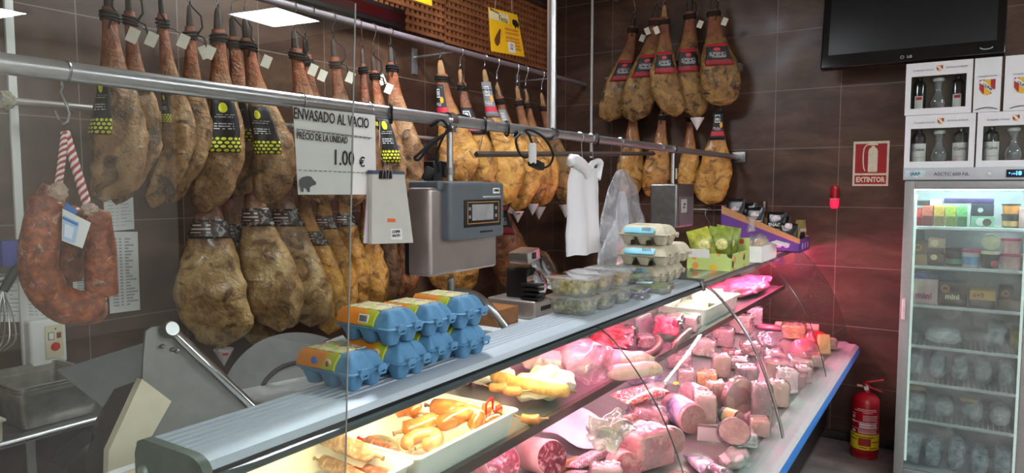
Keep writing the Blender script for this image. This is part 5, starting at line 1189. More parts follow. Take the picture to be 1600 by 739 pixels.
m = MB().lathe([(0, .012), (.018, .012), (.021, .006), (.021, -.012), (0, -.012)], 18, M=Matrix.Translation(at(266, 515, X=-1.69) - s0) @ Matrix.Rotation(R(70), 4, 'Y')); m.build('rod_end', STEEL, sl)
for px, py in ((254, 541), (270, 546), (277, 549)): MB().blob(at(px, py, X=-1.7) - s0, (.008, .008, .006), 2).build('bolt', STEELD, sl)
plate(sl, [(88, 578), (225, 536), (228, 600), (196, 640), (160, 636)], -1.80, 'side_plate', pm('dark_polished_steel', '6a6c70', .25, 1., .05), .006, [-.15, 0, 0, 0, -.04])
plate(sl, [(222, 592), (268, 627), (205, 739), (190, 775), (168, 775), (170, 705)], -1.62, 'guard_front', STC, .022, bev=.003)
plate(sl, [(178, 608), (222, 592), (171, 700), (168, 775), (130, 775), (134, 715), (150, 655)], -1.66, 'guard_side', pm('brown_steel', '77706a', .3, .9, .08), .008, [-.06, .03, .03, .03, -.06, -.06, -.06])
plate(sl, [(84, 725), (100, 702), (142, 672), (150, 684), (128, 702), (96, 735)], -1.72, 'handle', BLACK, .02, bev=.003)
m = MB().box(Vector((-1.9, 1.15, .965)) - s0, (.4, .45, .13), .02, 3); m.build('motor_base', STEELD, sl)
# round blade guard and ribbed table behind
bc = at(478, 640, X=-1.95)
bdk = thing('slicer_table', 'round stainless blade plate with horizontal ribs behind the counter and the blue egg cartons', 'slicer', Vector((bc.x, bc.y, .95)))
o = bdk.location
ax_ = Vector((.25, 1, 0)).normalized(); ay_ = Vector((-.55, .14, .82)).normalized()
def disc_ring(r0, r1, z, a0=0, a1=180, n_=40, th=.008):
    nn = ax_.cross(ay_); m = MB(); rings = []
    for i in range(n_ + 1):
        a = R(a0 + (a1 - a0) * i / n_); d = ax_ * math.cos(a) + ay_ * math.sin(a)
        rings.append([bc - o + d * r + nn * zz for r, zz in ((r0, z), (r1, z), (r1, z + th), (r0, z + th))])
    return m.loft(rings)
disc_ring(.185, .30, 0, 5, 175).build('blade_guard', pm('guard_steel', '6c6a68', .4, .4, .1), bdk)
disc_ring(.172, .183, .004, 5, 175).build('blade_edge', pm('blade_dark', '2e2b2a', .4, .6), bdk)
disc_ring(.0, .17, -.002, 0, 180).build('ribbed_table', pm('table_steel', '7a7875', .4, .4, .08), bdk)
m = MB(); nn = ax_.cross(ay_)
for k in range(9):
    yy = .012 + k * .0175; xx = math.sqrt(max(0, .16 ** 2 - yy ** 2)); m.tube([bc - o + ax_ * s * xx + ay_ * yy - nn * .003 for s in (-1, -.5, 0, .5, 1)], .0035, 6)
m.build('ribs', STEEL, bdk)
plate(bdk, [(508, 534), (535, 524), (545, 534), (522, 545)], -1.86, 'guard_tip', CHROME, .01)
m = MB().box((0, 0, .05), (.3, .5, .1), .02); m.build('base', STEELD, bdk)
# rear working ledge on which the slicers stand
wk_ = thing('rear_worktop', 'steel worktop behind the counter carrying the slicers', 'worktop', (-1.85, 1.2, 0))
MB().box((0, .31, .88), (.60, 1.95, .035), .005).build('top', STEELD, wk_); MB().box((0, .31, .43), (.54, 1.9, .86), .005).build('cabinet', pm('dark_brown_cladding', '1b1413', .5), wk_)
# small slicer on wooden block farther on
q0 = at(870, 470, X=-1.75)
fs = thing('wood_cabinet', 'light wooden cabinet with a pale top behind the counter', 'cabinet', (-1.9, 2.9, 0))
MB().box((0, 0, .54), (.5, .72, 1.08), .004).build('body', pm('pine_wood', 'b5894c', .55, 0, .2, 10, stretch=(1, 1, 8)), fs); MB().box((0, 0, 1.095), (.54, .78, .03), .004).build('top', pm('pale_marble', 'bcc2c4', .3, 0, .06), fs)
MB().box((.252, -.1, .9), (.006, .3, .03)).build('slot', DARK, fs)
zt = 1.1105
wbk = thing('wood_block', 'varnished wooden block on the wooden cabinet, left of the small slicer', 'block', (-1.84, 2.66, zt)); MB().box((0, 0, .04), (.22, .16, .08), .004).build('block', WOOD, wbk)
ss = thing('meat_slicer', 'small slicer with a round blade cover on the wooden cabinet', 'slicer', (-1.82, 2.92, zt))
MB().box((0, 0, .045), (.28, .22, .09), .012, 3).build('base', pm('slicer_grey', 'a39a94', .35, .7, .05), ss)
MB().box((.142, -.01, .05), (.004, .09, .02)).build('maker_plate', DARK, ss)
MB().box((-.0, .02, .16), (.14, .14, .16), .02, 3).build('motor', BLACK, ss)
MB().lathe([(0, .02), (.05, .022), (.105, .012), (.115, 0), (.105, -.012), (0, -.014)], 30, M=Matrix.Translation((.06, .12, .22)) @ Matrix.Rotation(R(62), 4, 'Y')).build('blade_cover', CHROME, ss)
MB().lathe([(0, .02), (.035, .02), (.06, .005), (.065, -.03), (0, -.03)], 24, M=Matrix.Translation((.1, .0, .17)) @ Matrix.Rotation(R(70), 4, 'Y')).build('knob', CHROME, ss)
MB().box((.03, -.03, .30), (.11, .12, .055), .006, rot=(R(10), 0, 0)).build('control_box', STEEL, ss); MB().box((.087, -.03, .302), (.004, .03, .03)).build('switch', DARK, ss)
m = MB()
for k in range(4): m.box((.1, -.07, .10 + k * .022), (.10, .06, .012), .003)
m.build('cooling_fins', BLACK, ss)
# wall hook rail on the end wall above the purple box
zr3 = 1.575
t = thing('hook_rail', 'thin steel rail with two long hooks on the end wall above the purple box', 'rail', (-1.45, 5.18, zr3))
MB().tube([(-.45, -.05, 0), (.28, -.05, 0)], .006, 8).build('bar', STEEL, t); MB().box((.275, -.025, .03), (.016, .05, .07), .003).build('bracket', STEEL, t); MB().box((-.44, -.025, .0), (.016, .05, .03), .003).build('bracket', STEEL, t)
for x in (-.13, .0): MB().tube(smooth([Vector((x, -.05, .006)) + Vector(p) for p in ((.025, 0, -.01), (.02, 0, .006), (0, 0, .004), (-.012, -.01, -.04), (.02, -.02, -.10), (.05, -.03, -.16), (.035, -.035, -.18))], 4), .0045, 8).build('long_hook', STEELD, t)
MB().tube([Vector((.12 + .006 * k, -.05 + .012 * math.sin(k), .012 * math.cos(k))) for k in range(16)], .0035, 6).build('spring', STEEL, t)
# ================================================================ food inside the display counter
def dz(x): return .80 - .1 * (x + 1.47) / .81 + .001
def dk(px, py):
    z = .74
    for _ in range(12): p = at(px, py, Z=z); z = .5 * z + .5 * dz(max(-1.47, min(-.62, p.x)))
    return Vector((p.x, p.y, dz(p.x)))
ZS = 1.0505
def shp(px, py): return at(px, py, Z=ZS)
def foodmat(name, a, b, c=None, rough=.4, coat=.5, scale=14, dist=.8, bump=.15):
    if name in MATS: return MATS[name]
    n = NT(name); f = n.noise(scale, 5, None, dist, .6)
    n.p(Base_Color=n.ramp(f, [(.32, C(a)), (.5, C(b)), (.68, C(c or b))]), Roughness=rough, Coat_Weight=coat, Coat_Roughness=.15)
    n.bump(n.noise(scale * 3, 4), bump, .006); MATS[name] = n.m; return n.m
PALEH = foodmat('pale_ham', 'c8a49c', 'd8b8ae', 'e6d0c6'); PINKH = foodmat('pink_ham', 'c47e80', 'd49496', 'e2b0ae')
MORT = foodmat('mortadella_cut', 'a07470', 'b08680', 'c09a92', .5, .2, 40); MARB = foodmat('marbled_cut', '480e1e', '782238', 'cf969a', .4, .4, 30, 1.6)
CHEESE = foodmat('pale_cheese', 'dcc0a4', 'e8d0b4', 'f0e0cc', .5, .3, 8); YCHEESE = foodmat('orange_cheese', 'dc9a5a', 'e6ae74', 'f0c494', .45, .4, 8)
WCHEESE = foodmat('white_cheese', 'e6e2d6', 'efece2', 'f4f2ea', .5, .1, 10); GREYCH = foodmat('waxed_grey', '8a8078', 'a89e94', 'beb6ac', .4, .4, 20)
RINDB = foodmat('dark_casing', '1c1526', '3a2f44', 'b9aec2', .3, .7, 12, 1.5); PURP = foodmat('purple_wrap', '3d3a78', 'b9a9c4', 'e2d6e2', .3, .6, 10, 1.2)
REDW = foodmat('red_wax', 'a81620', 'c01c26', 'd02c34', .3, .6, 5, .2, .05); GREYF = foodmat('grey_wrap', '8f8a86', 'aaa5a0', 'c4c0ba', .3, .7, 6, 1.2)
REDMEAT = foodmat('red_meat', 'a01c2c', 'c83a48', 'e0707a', .3, .7, 10, 1.2); BROWNS = foodmat('dark_sausage', '5a4038', '7a5a4e', '94766a', .4, .4, 24)
PAPERP = foodmat('pink_paper', 'e4c2cc', 'ecd0d8', 'f2dee2', .7, .0, 6, .5, .1); WP = foodmat('white_wrap', 'dedad2', 'eae6de', 'f4f1ea', .45, .4, 9, 1., .3)
n = NT('printed_pack'); o_ = n.sep(n.coord('Object')); ck = n.n('ShaderNodeTexChecker'); ck.inputs['Scale'].default_value = 130; n.link(n.coord('Object'), ck.inputs['Vector'])
f = n.noise(16, 3, None, 1.6); c = n.mix(n.math('GREATER_THAN', f, .55), C('e6d0d6'), n.mix(ck.outputs['Fac'], C('c8445c'), C('ecc6cf'))); c = n.mix(n.box01(n.noise(22, 2, None, 2.), .47, .5), c, C('6a3048'))
n.p(Base_Color=c, Roughness=.3, Coat_Weight=.6); PRINT = n.m
n = NT('red_gold_pack'); f = n.noise(24, 3, None, 1.8); n.p(Base_Color=n.ramp(f, [(.36, C('c02a34')), (.46, C('e6c8c8')), (.54, C('d4483c')), (.66, C('e8b07a'))], 'CONSTANT'), Roughness=.3, Coat_Weight=.7); RGP = n.m
FILM = glassy('cling_film', 'f8f0f4', .97, .10, 2.2, .22); FILMH = glassy('heavy_film', 'f0e8ec', .9, .14, 1.8, .28)  # milky streaks paint a whitish sheen into the cling film
def rock(c, d, rot=(0, 0, 0), seed=0, sq=4.5, amp=.10): # wrapped block
    return MB().blob((0, 0, 0), tuple(x / 2 for x in d), 4, amp, 2.2, seed, sq)
def mrot(r): return Matrix.Rotation(R(r[2]), 4, 'Z') @ Matrix.Rotation(R(r[1]), 4, 'Y') @ Matrix.Rotation(R(r[0]), 4, 'X')
sd = [0]
def lift(t, m):
    """seat the thing: move it up so that its lowest point is on what carries it"""
def block(px, py, d, label, mat, rot=(0, 0, 0), nm='wrapped_cheese', cat_='cheese', film=True, on=dk, up=0., top=None, amp=.09, sq=9., wl=None):
    """px,py: where the middle of its foot is seen"""
    sd[0] += 1; b = on(px, py); M_ = mrot(rot)
    hz = max(abs((M_ @ Vector((sx * d[0], sy * d[1], sz * d[2]))).z) for sx in (-.5, .5) for sy in (-.5, .5) for sz in (-.5, .5)) * (.93 if any(rot[:2]) else 1)
    t = thing(nm, label, cat_, b + Vector((0, 0, up))); c = Vector((0, 0, hz))
    MB().blob((0, 0, 0), tuple(x / 2 for x in d), 4, amp, 2.5, sd[0], sq, M=M_).bm
    b_ = bmesh.new(); bmesh.ops.create_cube(b_, size=1); bmesh.ops.bevel(b_, geom=b_.edges[:], offset=.10, segments=3, affect='EDGES', profile=.6)
    bmesh.ops.subdivide_edges(b_, edges=[e for e in b_.edges if e.calc_length() > .3], cuts=5, use_grid_fill=True); o_ = Vector((sd[0] * 2.3, sd[0], sd[0] * .7)); wd = .86 + .3 * ((sd[0] * .37) % 1)
    for v in b_.verts:
        p = v.co.copy(); k = 1 - (1 - wd) * (p.y + .5); p.x *= k; q = p * 2.2 + o_
        p += Vector((mnoise.noise(q), mnoise.noise(q + Vector((7, 0, 0))), mnoise.noise(q + Vector((0, 7, 0))))) * (amp * .55)
        v.co = Vector((p.x * d[0], p.y * d[1], p.z * d[2]))
    m = MB().add(b_, Matrix.Translation(c) @ M_); m.build('body', mat, t, ang=60)
    if film:
        m = MB().blob(c + Vector((0, 0, .002)), tuple(x / 2 + .004 for x in d), 4, amp + .04, 5, sd[0] + 40, sq, M=M_).jitter(.006, 26, sd[0]); m.build('film', FILM, t, ang=70)
    if wl:
        s = wl if isinstance(wl, bpy.types.Material) else PAPER
        MB().box(c + M_ @ Vector((0, 0, d[2] / 2 + .005)), (d[0] * .5, d[1] * .45, .002), M=Matrix.Translation(Vector((0, 0, 0))), rot=tuple(R(a) for a in rot)).build('label', s, t)
    return t
def log(px, py, L, r, label, skin, cut, az, tilt=0, nm='cooked_meat', cat_='meat', on=dk, up=0., flat=1., film=True, wl=None, casing=None, back=True):
    """cylinder lying on the deck, cut face at its +axis end; px,py foot of the middle"""
    sd[0] += 1; b = on(px, py); t = thing(nm, label, cat_, b + Vector((0, 0, up)))
    c = Vector((0, 0, r * flat * math.cos(R(tilt)) + abs(math.sin(R(tilt))) * L / 2))
    M_ = Matrix.Translation(c) @ Matrix.Rotation(R(az), 4, 'Z') @ Matrix.Rotation(R(90 - tilt), 4, 'Y')
    pr = [(0, -L / 2), (r * .55, -L / 2 + r * .02), (r * .9, -L / 2 + r * .14), (r, -L / 2 + r * .4), (r, -L * .1), (r * .99, L * .2), (r * .995, L / 2 - .004), (r * .96, L / 2)]
    m = MB().lathe(pr, 32, sx=flat); m.jitter(r * .05, 9 / max(r, .03) * .1, sd[0])
    for v in m.bm.verts: v.co = M_ @ v.co
    m.build('skin', skin, t, ang=60)
    m = MB().lathe([(0, L / 2 + .0045), (r * .7, L / 2 + .0045), (r * .93, L / 2 + .003), (r * .95, L / 2 - .004), (0, L / 2 - .005)], 32, sx=flat)
    m.jitter(r * .03, 9 / max(r, .03) * .1, sd[0])
    for v in m.bm.verts: v.co = M_ @ v.co
    m.build('cut_face', cut, t, ang=60)
    if casing:
        m = MB().loft([[M_ @ Vector((rr * flat * math.cos(a), rr * math.sin(a), z)) for a in (2 * math.pi * k / 32 for k in range(32))] for rr, z in ((r * 1.01, -L * .2), (r * 1.03, -L * .2), (r * 1.03, L * .42), (r * 1.01, L * .42))], caps=False, loop=True); m.build('printed_band', casing, t, ang=60)
    if film:
        m = MB().lathe([(q * 1.05, z * 1.04) for q, z in pr] + [(0, L / 2 + .012)], 28, sx=flat); m.jitter(r * .09, 14, sd[0])
        for v in m.bm.verts: v.co = M_ @ v.co
        m.build('film', FILM, t, ang=70)
    return t
def crumple(px, py, d, label, mat, on=dk, up=0., amp=.4, seed=1, nm='plastic_wrap', cat_='wrapping', rot=(0, 0, 0), sq=2.):
    b = on(px, py); t = tag(MB().blob((0, 0, d[2] * .42), tuple(x / 2 for x in d), 5, amp * .6, 1.5, seed, sq, M=mrot(rot)).jitter(.022, 13, seed).jitter(.008, 38, seed).build(nm, mat, None, loc=b + Vector((0, 0, up)), ang=80), label, cat_)
    return t

# ---- near white trays of sausages on the shelf
TRAY = pm('white_tray', 'e9e6df', .35, 0, .02)
def ptray(label, x, y, sx, sy, h=.075, z=ZS, rz=0):
    t = thing('white_tray', label, 'tray', (x, y, z), R(rz)); tray_bm(sx, sy, h, .004, .014, .018).build('tray', TRAY, t, ang=60)
    return t
ptray('white tray of dry grey-brown sausages at the near end of the counter', -1.17, .95, .29, .44)
ptray('white tray of glossy orange chorizo sausages behind the first white tray', -1.17, 1.405, .29, .42)
CHO = foodmat('orange_chorizo', '94481c', 'bc6c34', 'd8945a', .25, .8, 16, 1.2); DRYS = foodmat('dry_sausage', '7a5a44', 'a07c60', 'c8b09a', .6, 0, 40, 1., .4); GREYS_ = foodmat('grey_sausage', '6a6250', '8a8068', 'a8a088', .5, .1, 30)
def sausage(pts, r, label, mat, cap=None, group=None, nm='sausage', string=None):
    pts = [Vector(p) for p in pts]; o = pts[0].copy(); o.z = min(p.z for p in pts) - r
    t = thing(nm, label, 'sausage', o, group=group); sd[0] += 1
    P = smooth(pts, 5); nn = len(P); rr = []
    for i in range(nn):
        u = i / (nn - 1); e = min(1, min(u, 1 - u) / .1); rr.append(r * math.sqrt(max(.03, e * (2 - e))) * (1 + .06 * mnoise.noise(P[i] * 26 + Vector((sd[0], 0, 0)))))
    m = MB().tube([p - o for p in P], rr, 16); m.jitter(.0025, 30, sd[0]); m.build('sausage_body', mat, t, ang=80)
    for e, d in ((P[0], P[0] - P[2]), (P[-1], P[-1] - P[-3])):
        d = d.normalized(); MB().tube([e - o, e - o + d * .006, e - o + d * .014, e - o + d * .024], [r * .26, r * .2, r * .16, r * .3], 8).jitter(.002, 60, sd[0]).build('knot', string or pm('casing_knot', '9a7a5a', .6, 0, .3), t)
    return t
zt = ZS + .006
gd = 'dry sausages in the near tray'
def tr(px, py, z): return at(px, py, Z=z)
sausage([tr(415, 752, zt + .01 + .022), tr(470, 718, zt + .01 + .022), tr(525, 745, zt + .01 + .02)][:2] + [tr(500, 712, zt + .01 + .022)], .021, 'brown speckled sausage at the front left of the near tray', DRYS, group=gd)
sausage([tr(455, 705, zt + .01 + .022), tr(500, 722, zt + .01 + .022), tr(545, 748, zt + .01 + .022)], .021, 'long brown speckled sausage second from the left in the near tray', DRYS, group=gd)
sausage([tr(500, 692, zt + .01 + .04), tr(545, 712, zt + .01 + .04), tr(590, 728, zt + .01 + .035)], .021, 'plump brown sausage in the middle of the near tray', DRYS, group=gd)
sausage([tr(560, 694, zt + .01 + .03), tr(595, 708, zt + .01 + .03), tr(622, 726, zt + .01 + .028)], .016, 'reddish dry sausage with red string at the right of the near tray', foodmat('red_dry', '6e3c30', '96604e', 'c0a090', .6, 0, 40, 1., .3), group=gd, string=RED)
sausage([tr(575, 735, zt + .01 + .02), tr(600, 742, zt + .01 + .02), tr(618, 748, zt + .01 + .02)], .016, 'short reddish dry sausage cut off by the bottom edge in the near tray', foodmat('red_dry', '6e3c30', '96604e'), group=gd, string=RED)
sausage([tr(563, 702, zt + .01 + .02), tr(574, 688, zt + .01 + .024), tr(596, 684, zt + .01 + .024), tr(613, 692, zt + .01 + .022), tr(612, 705, zt + .01 + .02)], .016, 'greenish grey curled sausage at the back of the near tray', GREYS_, group=gd)
sausage([tr(612, 716, zt + .01 + .012), tr(640, 714, zt + .01 + .012), tr(660, 717, zt + .01 + .012)], .008, 'thin dry stick at the right of the near tray', DRYS, group=gd)
go = 'orange chorizos in the second tray'; zt += .016
def tr(px, py, z):
    p = at(px, py, Z=z); p.x = min(p.x, -1.056); p.y = min(p.y, 1.585); return p
sausage([tr(602, 656, zt + .01 + .022), tr(620, 650, zt + .01 + .026), tr(640, 648, zt + .01 + .024)], .0235, 'short orange chorizo at the left end of the second tray', CHO, group=go)
sausage([tr(618, 644, zt + .01 + .05), tr(640, 640, zt + .01 + .055), tr(658, 646, zt + .01 + .05)], .0225, 'orange chorizo lying on the left pair in the second tray', CHO, group=go)
sausage([tr(628, 674, zt + .01 + .022), tr(655, 666, zt + .01 + .026), tr(682, 656, zt + .01 + .024)], .0245, 'smooth orange chorizo at the front left of the second tray', CHO, group=go)
sausage([tr(674, 634, zt + .01 + .045), tr(700, 638, zt + .01 + .05), tr(726, 642, zt + .01 + .045), tr(748, 650, zt + .01 + .03)], .0235, 'long golden orange chorizo at the back of the second tray', CHO, group=go)
sausage([tr(684, 664, zt + .01 + .045), tr(705, 656, zt + .01 + .06), tr(728, 646, zt + .01 + .06), tr(746, 652, zt + .01 + .05), tr(748, 672, zt + .01 + .03)], .0235, 'orange chorizo bent over the pale ring in the second tray', CHO, group=go)
sausage([tr(683, 688, zt + .01 + .022), tr(680, 676, zt + .01 + .03), tr(700, 666, zt + .01 + .034), tr(728, 662, zt + .01 + .034), tr(742, 672, zt + .01 + .03), tr(736, 682, zt + .01 + .024), tr(708, 686, zt + .01 + .022)], .0225, 'pale orange curled ring chorizo at the front of the second tray', foodmat('pale_chorizo', 'b0683a', 'cc8658', 'dea47c', .25, .8, 12), group=go)
sausage([tr(750, 668, zt + .01 + .024), tr(766, 660, zt + .01 + .028), tr(788, 654, zt + .01 + .026)], .021, 'dark orange chorizo by the red cords in the second tray', foodmat('dark_chorizo', '8a3a1a', 'b0582a', 'cc7a40', .25, .8, 10), group=go)
sausage([tr(758, 648, zt + .01 + .03), tr(780, 642, zt + .01 + .034), tr(800, 640, zt + .01 + .03)], .021, 'orange chorizo at the far end of the second tray', CHO, group=go)
p = tr(775, 660, zt + .01 + .03); t = thing('red_cord', 'loop of red cord with a white tag at the far end of the second tray', 'cord', p)
MB().tube([q - p for q in smooth([tr(767, 668, zt + .01 + .035), tr(775, 652, zt + .01 + .05), tr(792, 638, zt + .01 + .08), tr(802, 628, zt + .01 + .09), tr(806, 634, zt + .01 + .08), tr(804, 650, zt + .01 + .05), tr(822, 640, zt + .01 + .05)], 4)], .003, 6).build('cord', RED, t)
MB().prism([tr(799, 634, zt + .01 + .075) - p, tr(808, 634, zt + .01 + .075) - p, tr(806, 656, zt + .01 + .04) - p, tr(797, 658, zt + .01 + .04) - p], (.0015, 0, .001)).build('tag', PAPER, t)
def tr(px, py, z): return at(px, py, Z=z)
# ---- bright bagged goods behind the trays
crumple(766, 600, (.24, .28, .10), 'heap of crumpled white wrapping paper under the warm lamp', WP, shp, seed=3, amp=.5, rot=(0, 0, 20))
crumple(850, 628, (.20, .26, .11), 'crumpled cream wrapping at the far end of the chorizo tray', foodmat('cream_wrap', 'd8ccb0', 'e6dcc4', 'f2ecdc', .5, .3, 9, 1., .3), shp, seed=5, amp=.5)
for k, (px, py, lb) in enumerate(((778, 606, 'small orange sausage piece on the white wrapping, left one'), (800, 612, 'small orange sausage piece on the white wrapping, middle one'), (828, 628, 'small orange sausage piece on the shelf just right of the chorizo tray'))):
    a = tr(px, py, ZS + .075); sausage([a + Vector((-.03, .0, 0)), a, a + Vector((.03, .012, .004))], .014, lb, foodmat('orange_piece', 'b06a38', 'cc8a58', 'dcA680', .4, .4, 10))
crumple(880, 592, (.22, .20, .055), 'flat white paper parcel behind the long golden sausage', WP, shp, seed=9, amp=.2, sq=4, nm='paper_parcel', cat_='parcel')
sausage([tr(782, 584, ZS + .075), tr(815, 594, ZS + .078), tr(850, 601, ZS + .078), tr(888, 607, ZS + .074), tr(902, 608, ZS + .07)], .021, 'long golden dry sausage lying across the white parcels', foodmat('golden_stick', 'a8783c', 'c49a5c', 'dcb880', .55, .1, 36, .8, .4), nm='dry_sausage')
crumple(918, 604, (.16, .20, .15), 'big clear crinkled bag at the right of the golden sausage', FILMH, shp, seed=12, amp=.6)
crumple(952, 640, (.13, .16, .10), 'greenish clear crumpled bag behind the big pink ham block', glassy('green_film', 'd8e6de', .9, .12, 1.6, .4), shp, up=-.05, seed=14, amp=.6)
# ---- rolls and packs farther along the shelf
PROLL = foodmat('pink_roll', 'd67a90', 'e59cac', 'f0c0c4', .4, .4, 10); NETR = foodmat('netted_roll', 'b8a488', 'd6c8ae', 'e8e0cc', .5, .2, 46, 1.)
def sroll(pts, r, label, mats, nm='cured_roll', cat_='cured meat'):
    pts = [Vector(p) for p in pts]; o = pts[0].copy(); o.z = ZS; t = thing(nm, label, cat_, o); P = smooth(pts, 6); nn = len(P); sd[0] += 1
    k = int(nn * .62)
    MB().tube([p - o for p in P[:k + 1]], [r * min(1, .6 + i * .12) for i in range(k + 1)], 16).jitter(.003, 20, sd[0]).build('wrapped_half', mats[0], t, ang=80)
    MB().tube([p - o for p in P[k:]], [r * .96 * min(1, (nn - 1 - i) * .2 + .3) for i in range(k, nn)], 16).jitter(.004, 40, sd[0]).build('netted_half', mats[1], t, ang=80)
sroll([tr(866, 552, ZS + .03), tr(905, 556, ZS + .035), tr(950, 562, ZS + .035), tr(990, 565, ZS + .035), tr(1022, 566, ZS + .03)], .034, 'pink wrapped cured roll with pale netted end on the shelf, rear one', (PROLL, NETR))
sroll([tr(935, 592, ZS + .03), tr(965, 590, ZS + .032), tr(1000, 586, ZS + .032), tr(1024, 588, ZS + .03)], .030, 'pale wrapped cured roll on the shelf edge, front one', (foodmat('pale_roll', 'd8b4a4', 'e8cec0', 'f2e2d8', .4, .4, 10), NETR))
block(868, 560, (.12, .10, .06), 'pink plastic bag crumple at the back of the shelf by the canopy', PROLL, nm='meat_pack', cat_='meat', on=shp, amp=.3)
block(1000, 545, (.17, .20, .075), 'vacuum pack of bright red meat in the middle of the shelf', REDMEAT, (0, 4, 18), 'meat_pack', 'meat', on=shp, amp=.25)
block(1028, 548, (.08, .09, .06), 'brown rolled piece in the red meat pack on the shelf', BROWNS, (0, 0, 30), 'meat_pack', 'meat', on=shp, amp=.2)
block(1058, 530, (.16, .22, .10), 'stack of vacuum packs of dark pink meat on the shelf', foodmat('rose_meat', '8a2c44', 'c0506a', 'e08a9c', .3, .7, 10, 1.4), (0, 0, 10), 'meat_pack', 'meat', on=shp, amp=.25)
sausage([tr(1012, 556, ZS + .02), tr(1030, 548, ZS + .022), tr(1042, 532, ZS + .03), tr(1036, 520, ZS + .04)], .017, 'curved brown sausage leaning against the red meat pack', BROWNS)
sausage([tr(1046, 545, ZS + .02), tr(1060, 530, ZS + .03), tr(1076, 516, ZS + .04)], .014, 'grey brown sausage leaning on the dark pink packs', BROWNS)
t = block(1012, 530, (.012, .16, .11), 'clear pink film flap standing behind the red meat pack', FILMH, (0, -20, 0), 'film_flap', 'wrapping', on=shp, film=False)
for k, (px, py, r, lb, mt) in enumerate(((1092, 494, .10, 'white plate on the shelf behind the dark pink packs', TRAY), (1148, 480, .11, 'white plate under a flat cheese, right of the seam strip', TRAY))):
    b = shp(px, py + 4); t = thing('white_plate', lb, 'plate', b); MB().lathe([(0, 0), (r * .6, 0), (r, .014), (r, .017), (r * .6, .004), (0, .004)], 36).build('plate', mt, t)
b = shp(1140, 488); t = thing('round_cheese', 'flat pale round cheese on the plate beyond the seam strip', 'cheese', shp(1148, 484) + Vector((0, 0, .016))); MB().lathe([(0, 0), (.075, 0), (.08, .008), (.08, .028), (.074, .034), (0, .034)], 36).build('wheel', foodmat('ivory_cheese', 'd8d4a8', 'e6e2bc', 'f0eed2', .5, .2, 8), t)
sausage([tr(1058, 478, ZS + .05), tr(1080, 474, ZS + .055), tr(1104, 473, ZS + .05)], .020, 'dark sausage in clear film behind the white plate', BROWNS)
t = ptray('large white tray of fresh white cheese at the far end of the shelf', -1.178, 3.72, .26, .62, .085)
block(1165, 452, (.12, .13, .07), 'block of fresh white cheese standing in front of the far white tray', WCHEESE, (0, 0, 8), 'fresh_cheese', 'cheese', on=lambda a, b: Vector((-1.075, 3.22, ZS)), amp=.05)
for k, (x, y, d, lb) in enumerate(((-1.19, 3.88, (.15, .2, .06), 'white cheese chunk at the right in the far white tray'), (-1.18, 3.60, (.13, .18, .05), 'pink tinged cheese chunk at the left in the far white tray'))):
    block(0, 0, d, lb, (WCHEESE, PALEH)[k], (0, 0, 10), 'fresh_cheese', 'cheese', on=lambda a, b, x=x, y=y: Vector((x, y, ZS + .05)), film=False, amp=.2)
crumple(1225, 432, (.26, .75, .075), 'crumpled bright pink plastic sheet at the far end of the shelf', foodmat('pink_plastic', 'd2607c', 'ea8aa2', 'f6c4cc', .3, .6, 12, 1.6, .3), lambda a, b: Vector((-1.18, 4.62, ZS + .002)), seed=21, amp=.35, sq=2.6)

# ---- the deck, near to far
log(842, 746, .17, .058, 'marbled cured ham end with a purple cut face, left of the printed packs', foodmat('fatty_skin', 'c89a94', 'dbb4aa', 'e8ccc2', .4, .5, 10), MARB, -28, 14, film=False)
log(775, 764, .14, .058, 'marbled cured ham slice at the bottom edge under the chorizo tray', foodmat('fatty_skin', 'c89a94', 'dbb4aa'), MARB, -34, 30, film=False)
t = thing('paper_sheet', 'pale pink sheet of paper lying under the greenish bag', 'paper', dk(905, 690) + Vector((-.02, .02, .055)), rot=(R(4), R(14), R(20)))
g = MB(); V = [[Vector((-.11 + .22 * i / 8, -.15 + .3 * j / 8, .012 * math.sin(i * .9 + j * .5))) for j in range(9)] for i in range(9)]
vs = [[g.bm.verts.new(p) for p in r] for r in V]; vb = [[g.bm.verts.new(p - Vector((0, 0, .0015))) for p in r] for r in V]
for i in range(8):
    for j in range(8): g.bm.faces.new((vs[i][j], vs[i + 1][j], vs[i + 1][j + 1], vs[i][j + 1])); g.bm.faces.new((vb[i][j], vb[i][j + 1], vb[i + 1][j + 1], vb[i + 1][j]))
g.build('sheet', PAPERP, t, ang=80)
def pack(px, py, d, label, rz, mat, up=0, tilt=0, nm='sliced_pack', roll=0, on=dk):
    b = on(px, py); t = thing(nm, label, 'food pack', b + Vector((0, 0, up)), group=None, rot=(R(roll), R(tilt), R(rz)))
    rings = []
    for i in range(9):
        u = i / 8; k = .15 + .85 * math.sin(math.pi * min(1, max(0, (u - .02) / .96))) ** .35 if 0 < u < 1 else .1
        rings.append([Vector((d[0] / 2 * math.copysign(abs(math.cos(a)) ** .4, math.cos(a)), (u - .5) * d[1], d[2] / 2 + d[2] / 2 * k * math.copysign(abs(math.sin(a)) ** .7, math.sin(a)))) for a in (2 * math.pi * j / 20 for j in range(20))])
    m = MB().loft(rings).jitter(.003, 24, px); m.build('pouch', mat, t, ang=70); return t
ORB = foodmat('orange_band', 'c86a38', 'd8804c', 'e49a68', .4, .4, 10)
pack(872, 738, (.018, .36, .045), 'orange-edged thin pack standing along the left side of the printed packs', -6, ORB, 0, 6)
pack(905, 742, (.075, .36, .045), 'long printed sliced meat pack lying right of the orange-edged pack', -6, PRINT, .004, -8)
pack(945, 722, (.075, .34, .05), 'long red and white printed pack lying beside the pink ham block', -8, PRINT, .01, -10)
pack(958, 690, (.02, .26, .055), 'glossy red and orange pack on edge behind the printed packs', -14, RGP, .03, 10)
pack(1000, 665, (.10, .26, .03), 'red and gold printed pack lying behind the pink ham block', -20, RGP, .09, 10)
